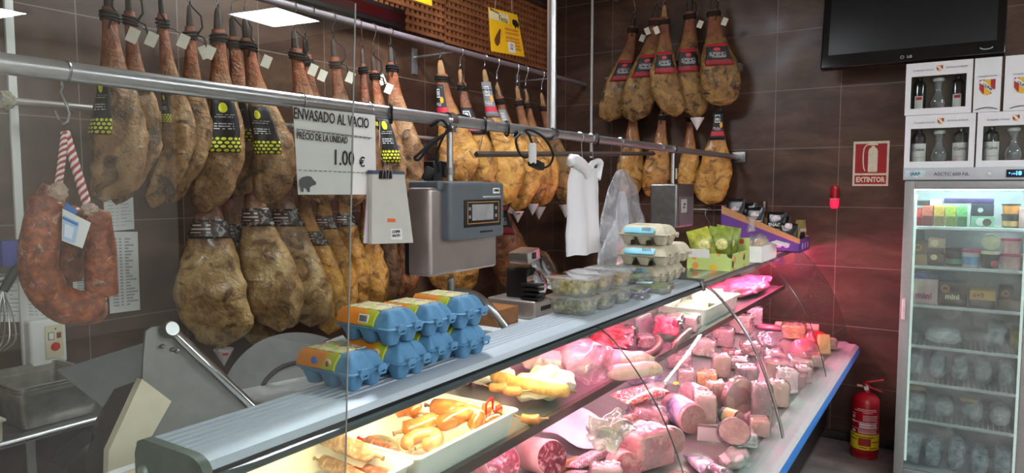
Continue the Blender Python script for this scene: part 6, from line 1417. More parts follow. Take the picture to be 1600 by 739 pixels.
log(972, 752, .10, .052, 'rolled netted ham with a marbled round face at the bottom edge', foodmat('rope_ham', 'c87a7a', 'dc9c98', 'ecc4ba', .4, .6, 18, 1.2), foodmat('rope_face', '9a4450', 'c07078', 'e4b8b0', .4, .5, 24, 1.4), -42, 12, film=False)
block(944, 770, (.10, .06, .09), 'white wrapped slice pack left of the rolled netted ham', PALEH, (0, 0, 30), 'ham_pack', 'meat')
block(1000, 722, (.145, .17, .13), 'big smooth block of pink cooked ham in clear film', PINKH, (0, 0, -24), 'ham_block', 'meat', amp=.04, sq=6)
crumple(1030, 722, (.08, .10, .09), 'loose clear film corner at the right of the pink ham block', FILMH, dk, seed=33, amp=.5)
block(1012, 672, (.15, .14, .09), 'rough pink slab of cooked meat behind the ham block', foodmat('rough_pink', 'c4838c', 'd69aa0', 'e4b4b6', .45, .4, 26, 1.2, .4), (0, 14, 20), 'meat_slab', 'meat', amp=.22, sq=3.5)
log(1052, 680, .20, .066, 'pink mortadella log with purple printed wrap and grey cut face', foodmat('log_pink', 'd4828c', 'e29aa2', 'ecb4b8', .35, .7, 10), MORT, -42, 0, casing=PURP, film=False)
log(1046, 710, .05, .055, 'thick white-rimmed slice leaning in front of the mortadella log', WP, MORT, -48, 12, film=False)
log(1086, 640, .15, .055, 'pink log with red print left of the hexagonal cheese', foodmat('log_print', 'b84c5c', 'dc98a0', 'e8b4b8', .35, .7, 16, 1.5), GREYCH, -40, 0)
block(1100, 662, (.085, .085, .12), 'wrapped pale cheese wedge with white top, standing left of the brown wedge', CHEESE, (0, 0, 25), wl=WP)
block(1122, 640, (.075, .08, .11), 'pale brown cheese block with a shiny white wrapped top', foodmat('tan_cheese', 'b09474', 'c4a888', 'd8c4a8', .4, .6, 10), (0, 0, 35), wl=WP)
block(1100, 606, (.09, .10, .08), 'orange cheese lump behind the pale wedges', YCHEESE, (0, 0, 15), amp=.2, sq=3)
block(1070, 602, (.09, .10, .085), 'square pale ham block in film at the left behind the orange cheese', PALEH, (0, 0, 20), 'ham_block', 'meat')
block(1126, 590, (.085, .09, .11), 'tall peach cheese block behind the orange cheese', CHEESE, (0, 0, 25))
log(1152, 648, .045, .085, 'big standing round cheese disc in clear film near the seam strip', foodmat('disc_rind', 'b48e80', 'c8a698', 'd8c0b4', .35, .7, 12), foodmat('disc_cut', 'bc9a8c', 'ccaea0', 'd8c2b6', .4, .6, 8), -35, 0)
block(1166, 606, (.10, .11, .10), 'dark brown capped cheese half in wrinkled film by the seam strip', foodmat('brown_cap', '4e4040', '8a7874', 'b8aaa6', .35, .7, 9, 1.2), (0, 0, 20))
block(1150, 576, (.12, .12, .05), 'clear clamshell of pale slices behind the brown capped cheese', PALEH, (0, 0, 15), 'clamshell', 'food pack', wl=None)
log(1152, 672, .13, .052, 'round mortadella end with yellow label leaning behind the oval slice', RINDB, MORT, -20, 0, film=False, casing=foodmat('yellow_band', 'd8b860', 'e6cc84', 'f0dca8', .4, .4, 20))
log(1150, 702, .09, .062, 'big oval mortadella with dark casing and its cut face to the camera', RINDB, MORT, -66, 24, flat=.86, film=False)
block(1186, 680, (.10, .12, .085), 'peach coloured cheese piece right of the mortadellas', foodmat('peach', 'd8a88c', 'e6bea4', 'f0d2c0', .4, .5, 8), (0, 0, 20))
block(1196, 700, (.11, .12, .05), 'white wrapped block right of the oval mortadella', WP, (0, 0, 25), 'wrapped_block', 'food pack')
pack(1112, 742, (.10, .16, .03), 'crumpled blue and white printed pack in front of the mortadellas', 40, foodmat('blue_white_pack', '2f3f9a', 'd8cce0', 'efe6ee', .3, .6, 12, 1.8), .02, 8)
log(1142, 768, .12, .05, 'grey wrapped log with a pink ringed face at the bottom edge', RINDB, foodmat('pink_ring', 'a89290', 'b8a29e', 'c6b2ac', .5, .2, 20), -30, 4)
crumple(1190, 742, (.10, .20, .06), 'grey film sheet by the bumper at the bottom edge', GREYF, dk, seed=41, amp=.3, sq=3)
pack(1078, 776, (.12, .22, .05), 'red and white printed pack cut off by the bottom edge', 55, RGP, .02, 0)
# plastic heap on the left behind
crumple(1032, 612, (.14, .30, .10), 'heap of shiny lilac clear film on the left of the deck', glassy('lilac_film', 'e6dce8', .85, .12, 1.8, .35), dk, seed=51, amp=.5)
block(1028, 620, (.10, .12, .06), 'pale pink wrapped piece under the lilac film heap, near one', PALEH, (0, 0, 10), 'ham_pack', 'meat', amp=.2)
block(1062, 575, (.11, .14, .07), 'rosy wrapped piece under the lilac film heap, far one', PINKH, (0, 0, 10), 'ham_pack', 'meat', amp=.2)
b = dk(1056, 612) + Vector((0, 0, .10)); tag(MB().lathe([(0, 0), (.014, 0), (.014, .003), (0, .003)], 16).build('round_sticker', YELLOW, None, loc=b, rot=(R(20), 0, 0)), 'small round yellow sticker on the lilac film heap', 'sticker')
block(1100, 555, (.12, .14, .09), 'pale ham piece in film at the shelf front, left of the seam strip', PALEH, (0, 10, 15), 'ham_pack', 'meat', amp=.15)
block(1130, 540, (.12, .15, .10), 'pink wrapped block just under the shelf edge, left of the seam strip', PINKH, (0, 0, 10), 'ham_block', 'meat', amp=.08)
block(1158, 520, (.13, .16, .11), 'light pink wrapped block under the shelf edge, behind the seam strip', PALEH, (0, 0, 5), 'ham_block', 'meat', amp=.08)
block(1185, 505, (.13, .18, .15), 'tall pale pink paper parcel under the far shelf edge', PAPERP, (0, 0, 8), 'paper_parcel', 'parcel', amp=.1)
block(1142, 566, (.09, .10, .05), 'red sliced meat pack left of the seam strip', REDMEAT, (0, 0, 30), 'meat_pack', 'meat', amp=.2)
block(1180, 548, (.10, .14, .06), 'clear pack of rosy slices right of the seam strip', PINKH, (0, 0, 20), 'meat_pack', 'meat', amp=.2)
# right of the seam strip
for k, (px, py, h, lb) in enumerate(((1216, 668, .17, 'tall wrapped grey cheese with striped white top, nearest right of the seam strip'), (1236, 640, .12, 'pale wrapped cheese block behind the tall striped one'))):
    block(px, py, (.085, .09, h), lb, (GREYCH, CHEESE)[k], (0, 0, 20), wl=foodmat('striped_top', 'e4c4cc', 'f2e6e8', 'fbf6f6', .3, .6, 20, 2))
block(1262, 622, (.10, .10, .12), 'white and pink wrapped cheese stack beside the bumper, nearer', WP, (0, 0, 20), wl=PAPER)
block(1284, 600, (.09, .12, .10), 'rosy wrapped cheese block beside the bumper, farther', PALEH, (0, 0, 20), wl=PAPER)
t = thing('deli_tub', 'clear lidded tub of beige spread right of the seam strip', 'tub', dk(1214, 594))
MB().lathe([(0, .001), (.05, .001), (.06, .09), (0, .09)], 24).build('spread', foodmat('beige_spread', 'bc9c84', 'ccb09a', 'd8c2b0', .5, .2, 8), t); MB().lathe([(0, 0), (.053, 0), (.064, .10), (.068, .10), (.068, .108), (0, .11)], 24).build('tub', FILM, t)
t = thing('deli_tub', 'clear lidded tub of orange-brown spread, small one beside the beige tub', 'tub', dk(1236, 600))
MB().lathe([(0, .001), (.036, .001), (.042, .06), (0, .06)], 24).build('spread', foodmat('brown_spread', 'a8805c', 'bc9674', 'ccac90', .5, .2, 8), t); MB().lathe([(0, 0), (.039, 0), (.046, .07), (.049, .07), (.049, .076), (0, .077)], 24).build('tub', FILM, t)
for k, (px, py) in enumerate(((1250, 582), (1278, 574))):
    block(px, py, (.12, .16, .07), ['clear lidded box of pale slices right of the seam strip, nearer', 'clear lidded box of pale slices in front of the red cheese ball'][k], PALEH, (0, 0, 15), 'clamshell', 'food pack', amp=.05)
b = dk(1302, 556); t = thing('ball_cheese', 'round red waxed cheese with a cut wedge near the end of the counter', 'cheese', b)
MB().blob((0, 0, .085), (.10, .10, .085), 4, .02, 2, 3).build('red_wax', REDW, t); MB().prism([(.02, -.115, .012), (.10, -.06, .012), (.085, -.05, .16), (.02, -.08, .16)], (.02, -.012, 0)).bevel(.004).build('cut_wedge', YCHEESE, t)
b = dk(1262, 548); t = thing('ball_cheese', 'rosy half ball cheese left of the red waxed ball', 'cheese', b)
MB().lathe([(0, 0), (.09, 0), (.105, .02), (.10, .06), (.07, .10), (.03, .115), (0, .117)], 30).build('half_ball', foodmat('rose_wax', 'c8506a', 'd8647c', 'e48094', .35, .6, 8), t)
block(1308, 549, (.11, .12, .09), 'peach cheese wedge at the far right end of the deck', foodmat('peach', 'd8a88c', 'e6bea4'), (0, 0, 20), amp=.1)
block(1298, 518, (.16, .22, .10), 'long peach cheese block behind the red waxed ball', foodmat('peach2', 'dc9c80', 'e8b498', 'f0ccb8', .4, .5, 8), (0, 0, 10), amp=.08)
block(1240, 528, (.14, .18, .08), 'orange cheese slab behind the rosy half ball', YCHEESE, (0, 0, 10), amp=.15)
log(1238, 517, .40, .045, 'long pale pink cooked sausage lying across the far end of the deck', foodmat('long_pink', 'd69890', 'e4aca2', 'ecc4ba', .35, .6, 8), MORT, 8, 0, film=False)
pack(1226, 520, (.22, .13, .05), 'hot pink pack lying behind the long cooked sausage', 4, foodmat('hot_pink', 'cc4a78', 'e0648e', 'ec86a6', .3, .7, 8), .0)
crumple(1200, 545, (.16, .30, .10), 'crinkled clear film over packs right of the seam strip', FILMH, dk, seed=61, amp=.5)
block(1208, 570, (.10, .12, .07), 'small clear tub of rosy slices by the seam strip', PINKH, (0, 0, 20), 'clamshell', 'food pack', amp=.1)
# white price rail inside the deck
b = dk(1108, 690); t = thing('divider_rail', 'white plastic divider standing in the deck left of the mortadellas', 'divider', b, R(20)); MB().box((0, 0, .03), (.10, .012, .06), .003).build('rail', WHITE, t); MB().box((0, 0, .064), (.104, .02, .008), .002).build('top_rib', pm('brown_rib', '8a7a74', .5), t)
# ================================================================ end wall: television, signs, extinguisher, freezer
tv = thing('television', 'black flat television on the end wall, tilted down', 'television', (-.31, 5.0, 2.80), rot=(R(-10), 0, 0))
TVB = pm('tv_gloss_black', '06070a', .12, 0, .1)
n = NT('tv_screen'); n.p(Base_Color=C('0e1318'), Roughness=.42); 
w, h = .985, .60
MB().box((0, .02, 0), (w, .06, h), .012, 3).build('housing', TVB, tv); MB().box((0, -.0115, .028), (w - .09, .004, h - .115), .001).build('screen', n.m, tv)
text('maker_mark', 'LG', .022, pm('silver_print', 'c8ccd0', .4), tv, (.012, -.0112, -.268), (R(90), 0, 0), bold=.0006)
m = MB(); m.tube([Vector((-.027 + .009 * math.cos(a), -.0112, -.268 + .009 * math.sin(a))) for a in (2 * math.pi * k / 18 for k in range(18))], .0014, 5, loop=True); m.build('maker_ring', pm('silver_print', 'c8ccd0', .4), tv)
MB().tube([Vector((.40 + .03 * math.cos(a), -.012, -.252 + .012 * math.sin(a))) for a in (math.pi + math.pi * k / 10 for k in range(11))], .003, 6).build('power_light_arc', pm('silver_print', 'c8ccd0', .4), tv)
MB().box((0, .10, 0), (.3, .12, .2), .01).build('wall_mount', BLACK, tv)
MB().box((.085, -.0148, .20), (.15, .0012, .04)).build('no_signal_box', pm('pale_screen_box', '6f8078', .5), tv); text('screen_text', 'SIN SE\u00d1AL', .022, DARK, tv, (.085, -.0158, .20), (R(90), 0, 0))
# extinguisher sign
a, b = at(1334, 221.5, Y=WY - .004), at(1387.5, 290.5, Y=WY - .004); o = (a + b) / 2; w, h = b.x - a.x, a.z - b.z
sg = thing('wall_sign', 'red EXTINTOR fire extinguisher sign with cream border on the end wall', 'sign', o)
CRM = pm('luminous_cream', 'dfe0c4', .6)
MB().box((0, 0, 0), (w, .003, h)).build('card', CRM, sg, smooth=False); SRED = pm('sign_red', 'a8141c', .5, 0, .04)
MB().box((0, -.0018, h * .115), (w * .88, .0012, h * .66)).build('red_field', SRED, sg, smooth=False); MB().box((0, -.0018, -h * .36), (w * .88, .0012, h * .20)).build('red_band', SRED, sg, smooth=False)
text('sign_word', 'EXTINTOR', .046, CRM, sg, (0, -.0028, -h * .363), (R(90), 0, 0), sx=.76, bold=.0022)
ic = [(-.026, -.105), (.026, -.105), (.028, -.1), (.028, .03), (.022, .05), (.01, .056), (.01, .066), (-.01, .066), (-.01, .056), (-.022, .05), (-.028, .03), (-.028, -.1)]
m = MB().prism([(x + .012, -.003, z + .05) for x, z in ic], (0, .0012, 0)); m.prism([(x, -.003, z + .05) for x, z in ((-.012, .07), (.04, .07), (.04, .08), (-.012, .084))], (0, .0012, 0))
m.tube([Vector((x, -.0026, z + .05)) for x, z in ((-.008, .078), (-.03, .07), (-.042, .05), (-.046, .01), (-.045, -.04), (-.04, -.08), (-.032, -.098))], .004, 6); m.build('extinguisher_drawing', CRM, sg)
text('fine_print', 'NORMA UNE', .01, CRM, sg, (.05, -.0028, -.075), (R(90), 0, 0))
# red emergency alarm lamp
p = at(1304.5, 307, Y=WY); t = thing('alarm_lamp', 'small red wall alarm with a glowing base on the end wall above the counter end', 'alarm', p)
MB().loft([[Vector((x * s, -.001 - d, z)) for x, d in ((-.028, 0), (-.027, .02), (-.018, .034), (0, .04), (.018, .034), (.027, .02), (.028, 0))] for s, z in ((.6, .075), (.95, .062), (1, .04), (1, -.012), (.96, -.016))]).build('cover', pm('alarm_red', 'b01222', .2, 0, .05, coat=.6), t)
MB().loft([[Vector((x * s, -.001 - d, z)) for x, d in ((-.028, 0), (-.027, .02), (-.018, .034), (0, .04), (.018, .034), (.027, .02), (.028, 0))] for s, z in ((.9, -.017), (.98, -.03), (.92, -.06), (.6, -.08))]).build('red_lens', emit('lamp_red', 'ff1a3c', .6), t)
MB().tube([Vector((x, -.002 - d, -.0145)) for x, d in ((-.03, 0), (-.029, .02), (-.019, .036), (0, .042), (.019, .036), (.029, .02), (.03, 0))], .0035, 8).build('pale_ring', pm('pale_ring', 'c9b0b4', .3), t)
# fire extinguisher
fl = at(1350, 712, Z=0); ex = thing('fire_extinguisher', 'red fire extinguisher with a yellow label standing on the floor against the end wall', 'fire extinguisher', (fl.x, min(fl.y, 5.07), 0))
exy = ex.location; ER = pm('extinguisher_red', 'b30f1d', .25, 0, .04, coat=.5); r0 = .082
MB().lathe([(0, .0), (.07, 0), (.079, .006), (.079, .03), (.082, .034), (.082, .36), (.078, .385), (.062, .405), (.035, .418), (.02, .424), (.02, .44), (0, .44)], 36).build('tank', ER, ex)
MB().lathe([(.0825, .028), (.085, .03), (.085, .034), (.0825, .036)], 36).build('foot_ring', pm('dark_red', '7a0d16', .35), ex)
def wrap(z0, z1, a0, a1, name, mat, r=.0826, par=ex):
    n_ = 16; return MB().loft([[Vector((rr * math.cos(R(a)), rr * math.sin(R(a)), z)) for rr, z in ((r, z0), (r, z1), (r - .001, z1), (r - .001, z0))] for a in [a0 + (a1 - a0) * i / n_ for i in range(n_ + 1)]]).build(name, mat, par)
ac = math.degrees(face_cam(ex.location)) - 90
yl = wrap(.065, .165, ac - 88, ac + 88, 'yellow_label', pm('label_yellow', 'e6c61c', .45))
wrap(.09, .14, ac - 26, ac + 26, 'red_print', pm('label_red_print', 'a0251c', .5, 0, .3, 60), .0829, yl)
for z0, z1, b0, b1 in ((.145, .15, -40, 40), (.125, .13, -70, -32), (.115, .12, 30, 70), (.076, .081, -20, 10), (.076, .081, 20, 60), (.15, .156, -60, -46)): wrap(z0, z1, ac + b0, ac + b1, 'print_bar', DARK, .083, yl)
WT = pm('white_print', 'd8c4c4', .5, 0, .1)
for z0, z1, b0, b1 in ((.325, .329, -35, 45), (.315, .318, -50, 50), (.305, .308, -10, 30), (.285, .288, -10, 55), (.275, .278, -10, 55), (.265, .268, -10, 50), (.255, .258, -10, 55), (.24, .245, -60, 55), (.222, .236, -25, 50), (.206, .218, -25, 55), (.198, .2, -60, 55), (.29, .294, -65, -42), (.262, .28, -60, -46), (.235, .25, -62, -46), (.19, .193, -30, 50), (.182, .185, -30, 50), (.172, .178, -30, 55), (.172, .188, -60, -42)): wrap(z0, z1, ac + b0, ac + b1, 'text_bar', WT)
d = Vector((math.cos(R(ac)), math.sin(R(ac)), 0)); e = Vector((-d.y, d.x, 0))
hv = MB().lathe([(0, .438), (.015, .438), (.015, .47), (.01, .475), (0, .475)], 14).build('valve', CHROME, ex)
MB().tube([Vector((0, 0, .455)), -e * .02 + Vector((0, 0, .457)), -e * .055 + Vector((0, 0, .46))], .008, 10).build('nozzle', pm('pale_metal', 'b0ada6', .35, .6), ex); MB().lathe([(0, .0), (.014, 0), (.014, .008), (0, .008)], 14, M=Matrix.Translation(d * .016 + Vector((0, 0, .452))) @ Matrix.Rotation(R(90), 4, e)).build('gauge', PAPER, ex)
for z1, z2, lx in ((.478, .515, .095), (.468, .435, .09)):
    p1, p2, p3 = -e * .022 + Vector((0, 0, z1 - .012)), e * .03 + Vector((0, 0, (z1 * .55 + z2 * .45))), e * lx + Vector((0, 0, z2))
    MB().tube([p1, -e * .005 + Vector((0, 0, z1 + .01)), p2, p3], [.009, .013, .011, .009], 8, flat=.6).build('lever', ER, ex)

# upright display freezer
FX0, FX1, FY0, FY1, FH = -.275, .36, 4.6, 5.16, 1.852
fz = thing('display_freezer', 'upright glass-door display freezer against the end wall at the right', 'freezer', ((FX0 + FX1) / 2, FY0, 0)); fo = fz.location.copy()
FW = pm('freezer_white', 'cdd2d4', .4, 0, .03); FAL = pm('freezer_aluminium', '989a98', .4, .4, .05, 40)
def fb(x0, x1, y0, y1, z0, z1, name, mat, par=fz, bev=.0): return MB().box(Vector(((x0 + x1) / 2, (y0 + y1) / 2, (z0 + z1) / 2)) - fo, (x1 - x0, y1 - y0, z1 - z0), bev).build(name, mat, par)
m = MB()
for x0, x1, y0, y1, z0, z1 in ((FX0 + .004, FX0 + .04, FY0 + .05, FY1, .0, FH - .07), (FX1 - .04, FX1, FY0 + .05, FY1, 0, FH - .07), (FX0 + .04, FX1 - .04, FY1 - .03, FY1, 0, FH - .07), (FX0 + .04, FX1 - .04, FY0 + .05, FY1 - .03, 0, .07), (FX0 + .04, FX1 - .04, FY0 + .05, FY1 - .03, FH - .10, FH - .07)):
    m.box(Vector(((x0 + x1) / 2, (y0 + y1) / 2, (z0 + z1) / 2)) - fo, (x1 - x0, y1 - y0, z1 - z0))
m.build('cabinet', FW, fz, smooth=False)
hd = fb(FX0 - .01, FX1, FY0, FY1, FH - .068, FH, 'top_panel', pm('panel_grey_blue', 'b9bfc4', .4, .2, .03), bev=.004)
fb(FX0, FX0 + .10, FY0 - .0025, FY0, FH - .055, FH - .012, 'maker_badge', pm('badge_teal', 'b4cdd2', .5, 0, .2, 40), hd)
text('badge_text', 'IARP', .024, pm('teal_print', '2f6f84', .5), hd, Vector((FX0 + .05, FY0 - .0035, FH - .034)) - fo, (R(90), 0, 0), bold=.0006); text('model_text', 'ASCTC 600 NL', .026, DARK, hd, Vector((FX0 + .225, FY0 - .001, FH - .036)) - fo, (R(90), 0, 0))
MB().lathe([(0, .005), (.010, .005), (.012, 0), (0, 0)], 16, M=Matrix.Translation(Vector((FX0 + .40, FY0, FH - .034)) - fo) @ Matrix.Rotation(R(90), 4, 'X')).build('lock', CHROME, hd)
ds = fb(FX0 + .475, FX0 + .555, FY0 - .005, FY0, FH - .055, FH - .013, 'thermostat', BLACK, hd, .002); text('blue_digits', '-18', .028, emit('blue_led', '2f8cff', 5), ds, Vector((FX0 + .523, FY0 - .006, FH - .034)) - fo, (R(90), 0, 0), bold=.0006)
text('blue_icons', '* :', .018, emit('blue_led', '2f8cff', 5), ds, Vector((FX0 + .493, FY0 - .006, FH - .036)) - fo, (R(90), 0, 0))
fb(FX0 + .578, FX0 + .61, FY0 - .005, FY0, FH - .052, FH - .016, 'red_switch', emit('red_switch_glow', 'd81a28', .6), hd, .003)
dr = thing('tmp', 'x', 'x'); bpy.data.objects.remove(dr)
zd0, zd1 = .035, FH - .075
m = MB()
for x0, x1, z0, z1 in ((FX0, FX0 + .05, zd0, zd1), (FX1 - .05, FX1, zd0, zd1), (FX0 + .05, FX1 - .05, zd1 - .045, zd1), (FX0 + .05, FX1 - .05, zd0, zd0 + .05)):
    m.box(Vector(((x0 + x1) / 2, FY0 + .022, (z0 + z1) / 2)) - fo, (x1 - x0, .045, z1 - z0), .004)
door = m.build('door', FAL, fz)
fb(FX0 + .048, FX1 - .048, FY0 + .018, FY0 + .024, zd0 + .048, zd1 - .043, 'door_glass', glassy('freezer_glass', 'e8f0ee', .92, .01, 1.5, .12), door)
MB().tube([Vector((FX0 + .02, FY0 - .02, z)) - fo for z in (.98, .99, 1.09, 1.10)], .009, 10).build('door_handle', pm('pink_grey_handle', 'c8b8ba', .4), door)
for z in (.985, 1.095): pass
fb(FX0 + .05, FX1 - .05, FY0 + .09, FY0 + .12, FH - .125, FH - .102, 'light_tube', emit('freezer_light', 'e8fbff', 26))
for x in (FX0 + .056, FX1 - .056): fb(x - .006, x + .006, FY0 + .06, FY0 + .08, .12, FH - .15, 'added_glow_strip', emit('added_freezer_glow', 'f0fbf6', .3))  # unseen strips added only to brighten the freezer inside
ZSH = [1.509, 1.279, 1.051, .811, .592, .367]
WIRE = pm('shelf_white', 'dfe4e4', .4, 0, .03)
for z in ZSH:
    m = MB(); m.box(Vector(((FX0 + FX1) / 2, FY0 + .085, z)) - fo, (FX1 - FX0 - .085, .012, .018), .003)
    for k in range(22): m.box(Vector((FX0 + .05 + k * .0255, FY0 + .29, z)) - fo, (.005, .40, .005))
    m.box(Vector(((FX0 + FX1) / 2, FY0 + .48, z)) - fo, (FX1 - FX0 - .085, .008, .012)); m.build('shelf', WIRE, fz, smooth=False)
# frozen goods
def fbox(px0, px1, zs, h, d, label, mat, yoff=.10, nm='frozen_box', cat_='box', extra=None, lid=None, grp=None):
    a, b = at(px0, 400, Y=FY0 + yoff), at(px1, 400, Y=FY0 + yoff); w = b.x - a.x; t = thing(nm, label, cat_, ((a.x + b.x) / 2, FY0 + yoff + d / 2, zs), 0, grp)
    MB().box((0, 0, h / 2), (w * .98, d, h), .004).build('carton', mat, t)
    if extra: extra(t, w, h, d)
    return t
def tubf(px, zs, r, h, label, mat, lidm, yoff=.16, grp=None, taper=.88, extra=None):
    c = at(px, 400, Y=FY0 + yoff); t = thing('ice_cream_tub', label, 'tub', (c.x, FY0 + yoff, zs), 0, grp)
    MB().lathe([(0, 0), (r * taper, 0), (r, h * .86), (0, h * .86)], 26).build('tub', mat, t); MB().lathe([(0, h * .84), (r * 1.05, h * .84), (r * 1.05, h * .98), (r * .98, h), (0, h)], 26).build('lid', lidm, t)
    if extra: extra(t, r, h)
    return t
def disc(t, x, z, r, y, mat, name): return MB().lathe([(0, 0), (r, 0), (r, .002), (0, .002)], 22, M=Matrix.Translation((x, y, z)) @ Matrix.Rotation(R(90), 4, 'X')).build(name, mat, t)
s1 = ZSH[0] + .01
IC = pm('ice_brown', '4a3226', .4, 0, .3, 20); GOLDF = pm('gold_foil', 'b98a4a', .3, .3, .1)
cols = [('d85a4a', '8a2430'), ('e0705a', '6a1c28'), ('e2b04a', '7a6a3a'), ('b8c84a', '6a7a3a'), ('7ac87a', '2f6a3f')]
for k, (c1, c2) in enumerate(cols):
    def ex_(t, w, h, d, c2=c2): MB().box((0, -d / 2 - .001, h * .25), (w * .9, .003, h * .5)).build('dark_half', pm('ice_dark_' + c2, c2, .35, 0, .4, 60), t)
    fbox(1420 + k * 18, 1437 + k * 18, s1, .115, .2, 'upright bright ice lolly box on the top shelf, %s from the left' % ['first', 'second', 'third', 'fourth', 'fifth'][k], pm('ice_' + c1, c1, .35, 0, .5, 70), .10, 'lolly_box', extra=ex_)
def cream_disc(t, w, h, d): disc(t, -.01, h * .7, h * .24, -d / 2, pm('cream_print', 'e6d9a4', .6), 'cream_print'); MB().box((0, -d / 2 - .001, h * .2), (w * .9, .003, h * .35)).build('dark_print', IC, t)
fbox(1508, 1513, s1, .12, .2, 'thin pale box beside the green lolly box on the top shelf', PAPER, .10)
fbox(1514, 1552, s1, .062, .2, 'mint green ice cream box on the top shelf under the dark blue one', pm('mint_box', '8ac0a4', .4, 0, .2), .10, extra=lambda t, w, h, d: (disc(t, -.01, h * .5, h * .36, -d / 2, PAPER, 'white_print'), disc(t, .02, h * .45, h * .34, -d / 2 - .0025, IC, 'brown_print')))
fbox(1514, 1550, s1 + .063, .066, .2, 'dark blue ice cream box on the top shelf over the mint one', pm('navy_box', '1f2f48', .4, 0, .3), .10, extra=lambda t, w, h, d: disc(t, -.01, h * .5, h * .2, -d / 2, PAPER, 'white_print'))
tubf(1576, s1, .042, .075, 'black ice cream tub with a caramel picture, lower on the top shelf', BLACK, BLACK, .16, extra=lambda t, r, h: MB().lathe([(r * .93, h * .1), (r * .99, h * .5), (r * .97, h * .5), (r * .9, h * .1)], 26).build('caramel_band', pm('caramel', 'd8a860', .4, 0, .4, 30), t))
tubf(1576, s1 + .077, .042, .055, 'orange and black ice cream tub stacked on the black one', pm('orange_tub', 'e08a30', .4, 0, .4, 24), BLACK, .16)
fbox(1592, 1612, s1, .125, .2, 'tall pale pink box at the right edge of the top shelf', pm('pale_pink_box', 'c8a4a4', .4, 0, .3, 20), .10)
fbox(1424, 1448, s1 + .118, .028, .16, 'dark flat box lying on the lolly boxes, left', DARK, .12); fbox(1450, 1468, s1 + .118, .032, .16, 'white flat box lying on the lolly boxes', PAPER, .12); fbox(1470, 1550, s1 + .132, .028, .16, 'purple and dark flat box on top of the top shelf goods', pm('purple_flat', '3a2a58', .4, 0, .4, 20), .12)
s2 = ZSH[1] + .01
def mdisc(t, w, h, d):
    disc(t, -w * .12, h * .55, h * .3, -d / 2, GOLDF, 'gold_medal'); text('medal_letter', 'M', h * .36, IC, t, (-w * .12, -d / 2 - .003, h * .55), (R(90), 0, 0), bold=.0012)
fbox(1421, 1446, s2, .062, .2, 'tan ice cream box lower left on the second shelf', pm('tan_box', 'a8845c', .4, 0, .3, 24), .10); fbox(1421, 1446, s2 + .064, .07, .2, 'brown ice cream box with a gold round M on the second shelf', pm('brown_box', '6a4632', .4, 0, .3, 24), .10, extra=mdisc)
fbox(1449, 1476, s2, .07, .2, 'brown box with a cream ball print lower on the second shelf', pm('brown_box2', '6a4a34', .4, 0, .3, 24), .10, extra=cream_disc); fbox(1449, 1476, s2 + .072, .085, .2, 'striped pale and brown box upper on the second shelf', pm('stripe_box', 'b89a80', .4, 0, .5, 40, stretch=(1, 1, 6)), .10, extra=cream_disc)
tubf(1493, s2, .045, .10, 'dark green labelled tub on the second shelf', pm('dark_tub', '39433e', .4, 0, .3), DARK, .2, extra=lambda t, r, h: MB().lathe([(r * .9, h * .1), (r * .97, h * .4), (r * .95, h * .4), (r * .86, h * .1)], 26).build('green_label', pm('green_label', '8cc09a', .4), t))
tubf(1519, s2, .045, .10, 'white tub with a blue label and pink lid on the second shelf', pm('white_tub', 'd0c8cc', .4), pm('pink_lid', 'c0406a', .4), .16, extra=lambda t, r, h: MB().lathe([(r * .92, h * .15), (r * .99, h * .6), (r * .96, h * .6), (r * .9, h * .15)], 26).build('blue_label', pm('sky_label', '6aa4d0', .4, 0, .3, 20), t))
tubf(1547, s2, .046, .095, 'dark tub with a red berry print on the second shelf', pm('dark_tub2', '2c2a2e', .4, 0, .4, 30), pm('cream_lid', 'd8d0b0', .4), .14, extra=lambda t, r, h: MB().blob((.02, -r * .9, h * .3), (.018, .01, .02), 2).build('berry_print', REDINK, t))
c = at(1547, 400, Y=FY0 + .16); t = thing('ice_cream_tub', 'round cream lidded tub lying on its side on the second shelf', 'tub', (c.x, FY0 + .16, s2 + .145)); MB().lathe([(0, .03), (.044, .03), (.046, .024), (.042, -.03), (0, -.03)], 28, M=Matrix.Rotation(R(90), 4, 'X')).build('tub', pm('cream_lid', 'd8d0b0', .4), t)
tubf(1579, s2, .047, .085, 'pink tub with a magenta lid, lower one at the right of the second shelf', pm('pink_tub', 'd8a8a8', .4, 0, .3, 24), pm('magenta_lid', 'b0245c', .4), .14); tubf(1579, s2 + .087, .045, .085, 'pink tub with a magenta lid, upper one at the right of the second shelf', pm('pink_tub', 'd8a8a8', .4), pm('magenta_lid', 'b0245c', .4), .14)
tubf(1604, s2, .04, .085, 'pale tub at the right edge of the second shelf', pm('pink_tub', 'd8a8a8', .4), pm('cream_lid', 'd8d0b0', .4), .16)
s3 = ZSH[2] + .01
def mini(t, w, h, d):
    disc(t, -w * .22, h * .68, h * .22, -d / 2, pm('cream_ball', 'e0c8b0', .5), 'cream_ball'); text('box_word', 'mini', h * .34, pm('magenta_print', 'b03a78', .5), t, (0, -d / 2 - .002, h * .34), (R(90), 0, 0), bold=.002)
fbox(1420, 1465, s3, .145, .2, 'pink and cream box reading mini on the third shelf', pm('pink_cream_box', 'd4b4b0', .4, 0, .15, 14), .10, extra=mini)
def mdark(t, w, h, d):
    disc(t, -w * .25, h * .74, h * .17, -d / 2, GOLDF, 'gold_medal'); text('medal_letter', 'M', h * .2, IC, t, (-w * .25, -d / 2 - .003, h * .74), (R(90), 0, 0), bold=.001); text('box_word', 'mini', h * .3, pm('cream_print', 'e6d9a4', .6), t, (0, -d / 2 - .002, h * .40), (R(90), 0, 0), bold=.002)
fbox(1468, 1514, s3, .135, .2, 'dark brown box with a gold M reading mini on the third shelf', IC, .10, extra=mdark)
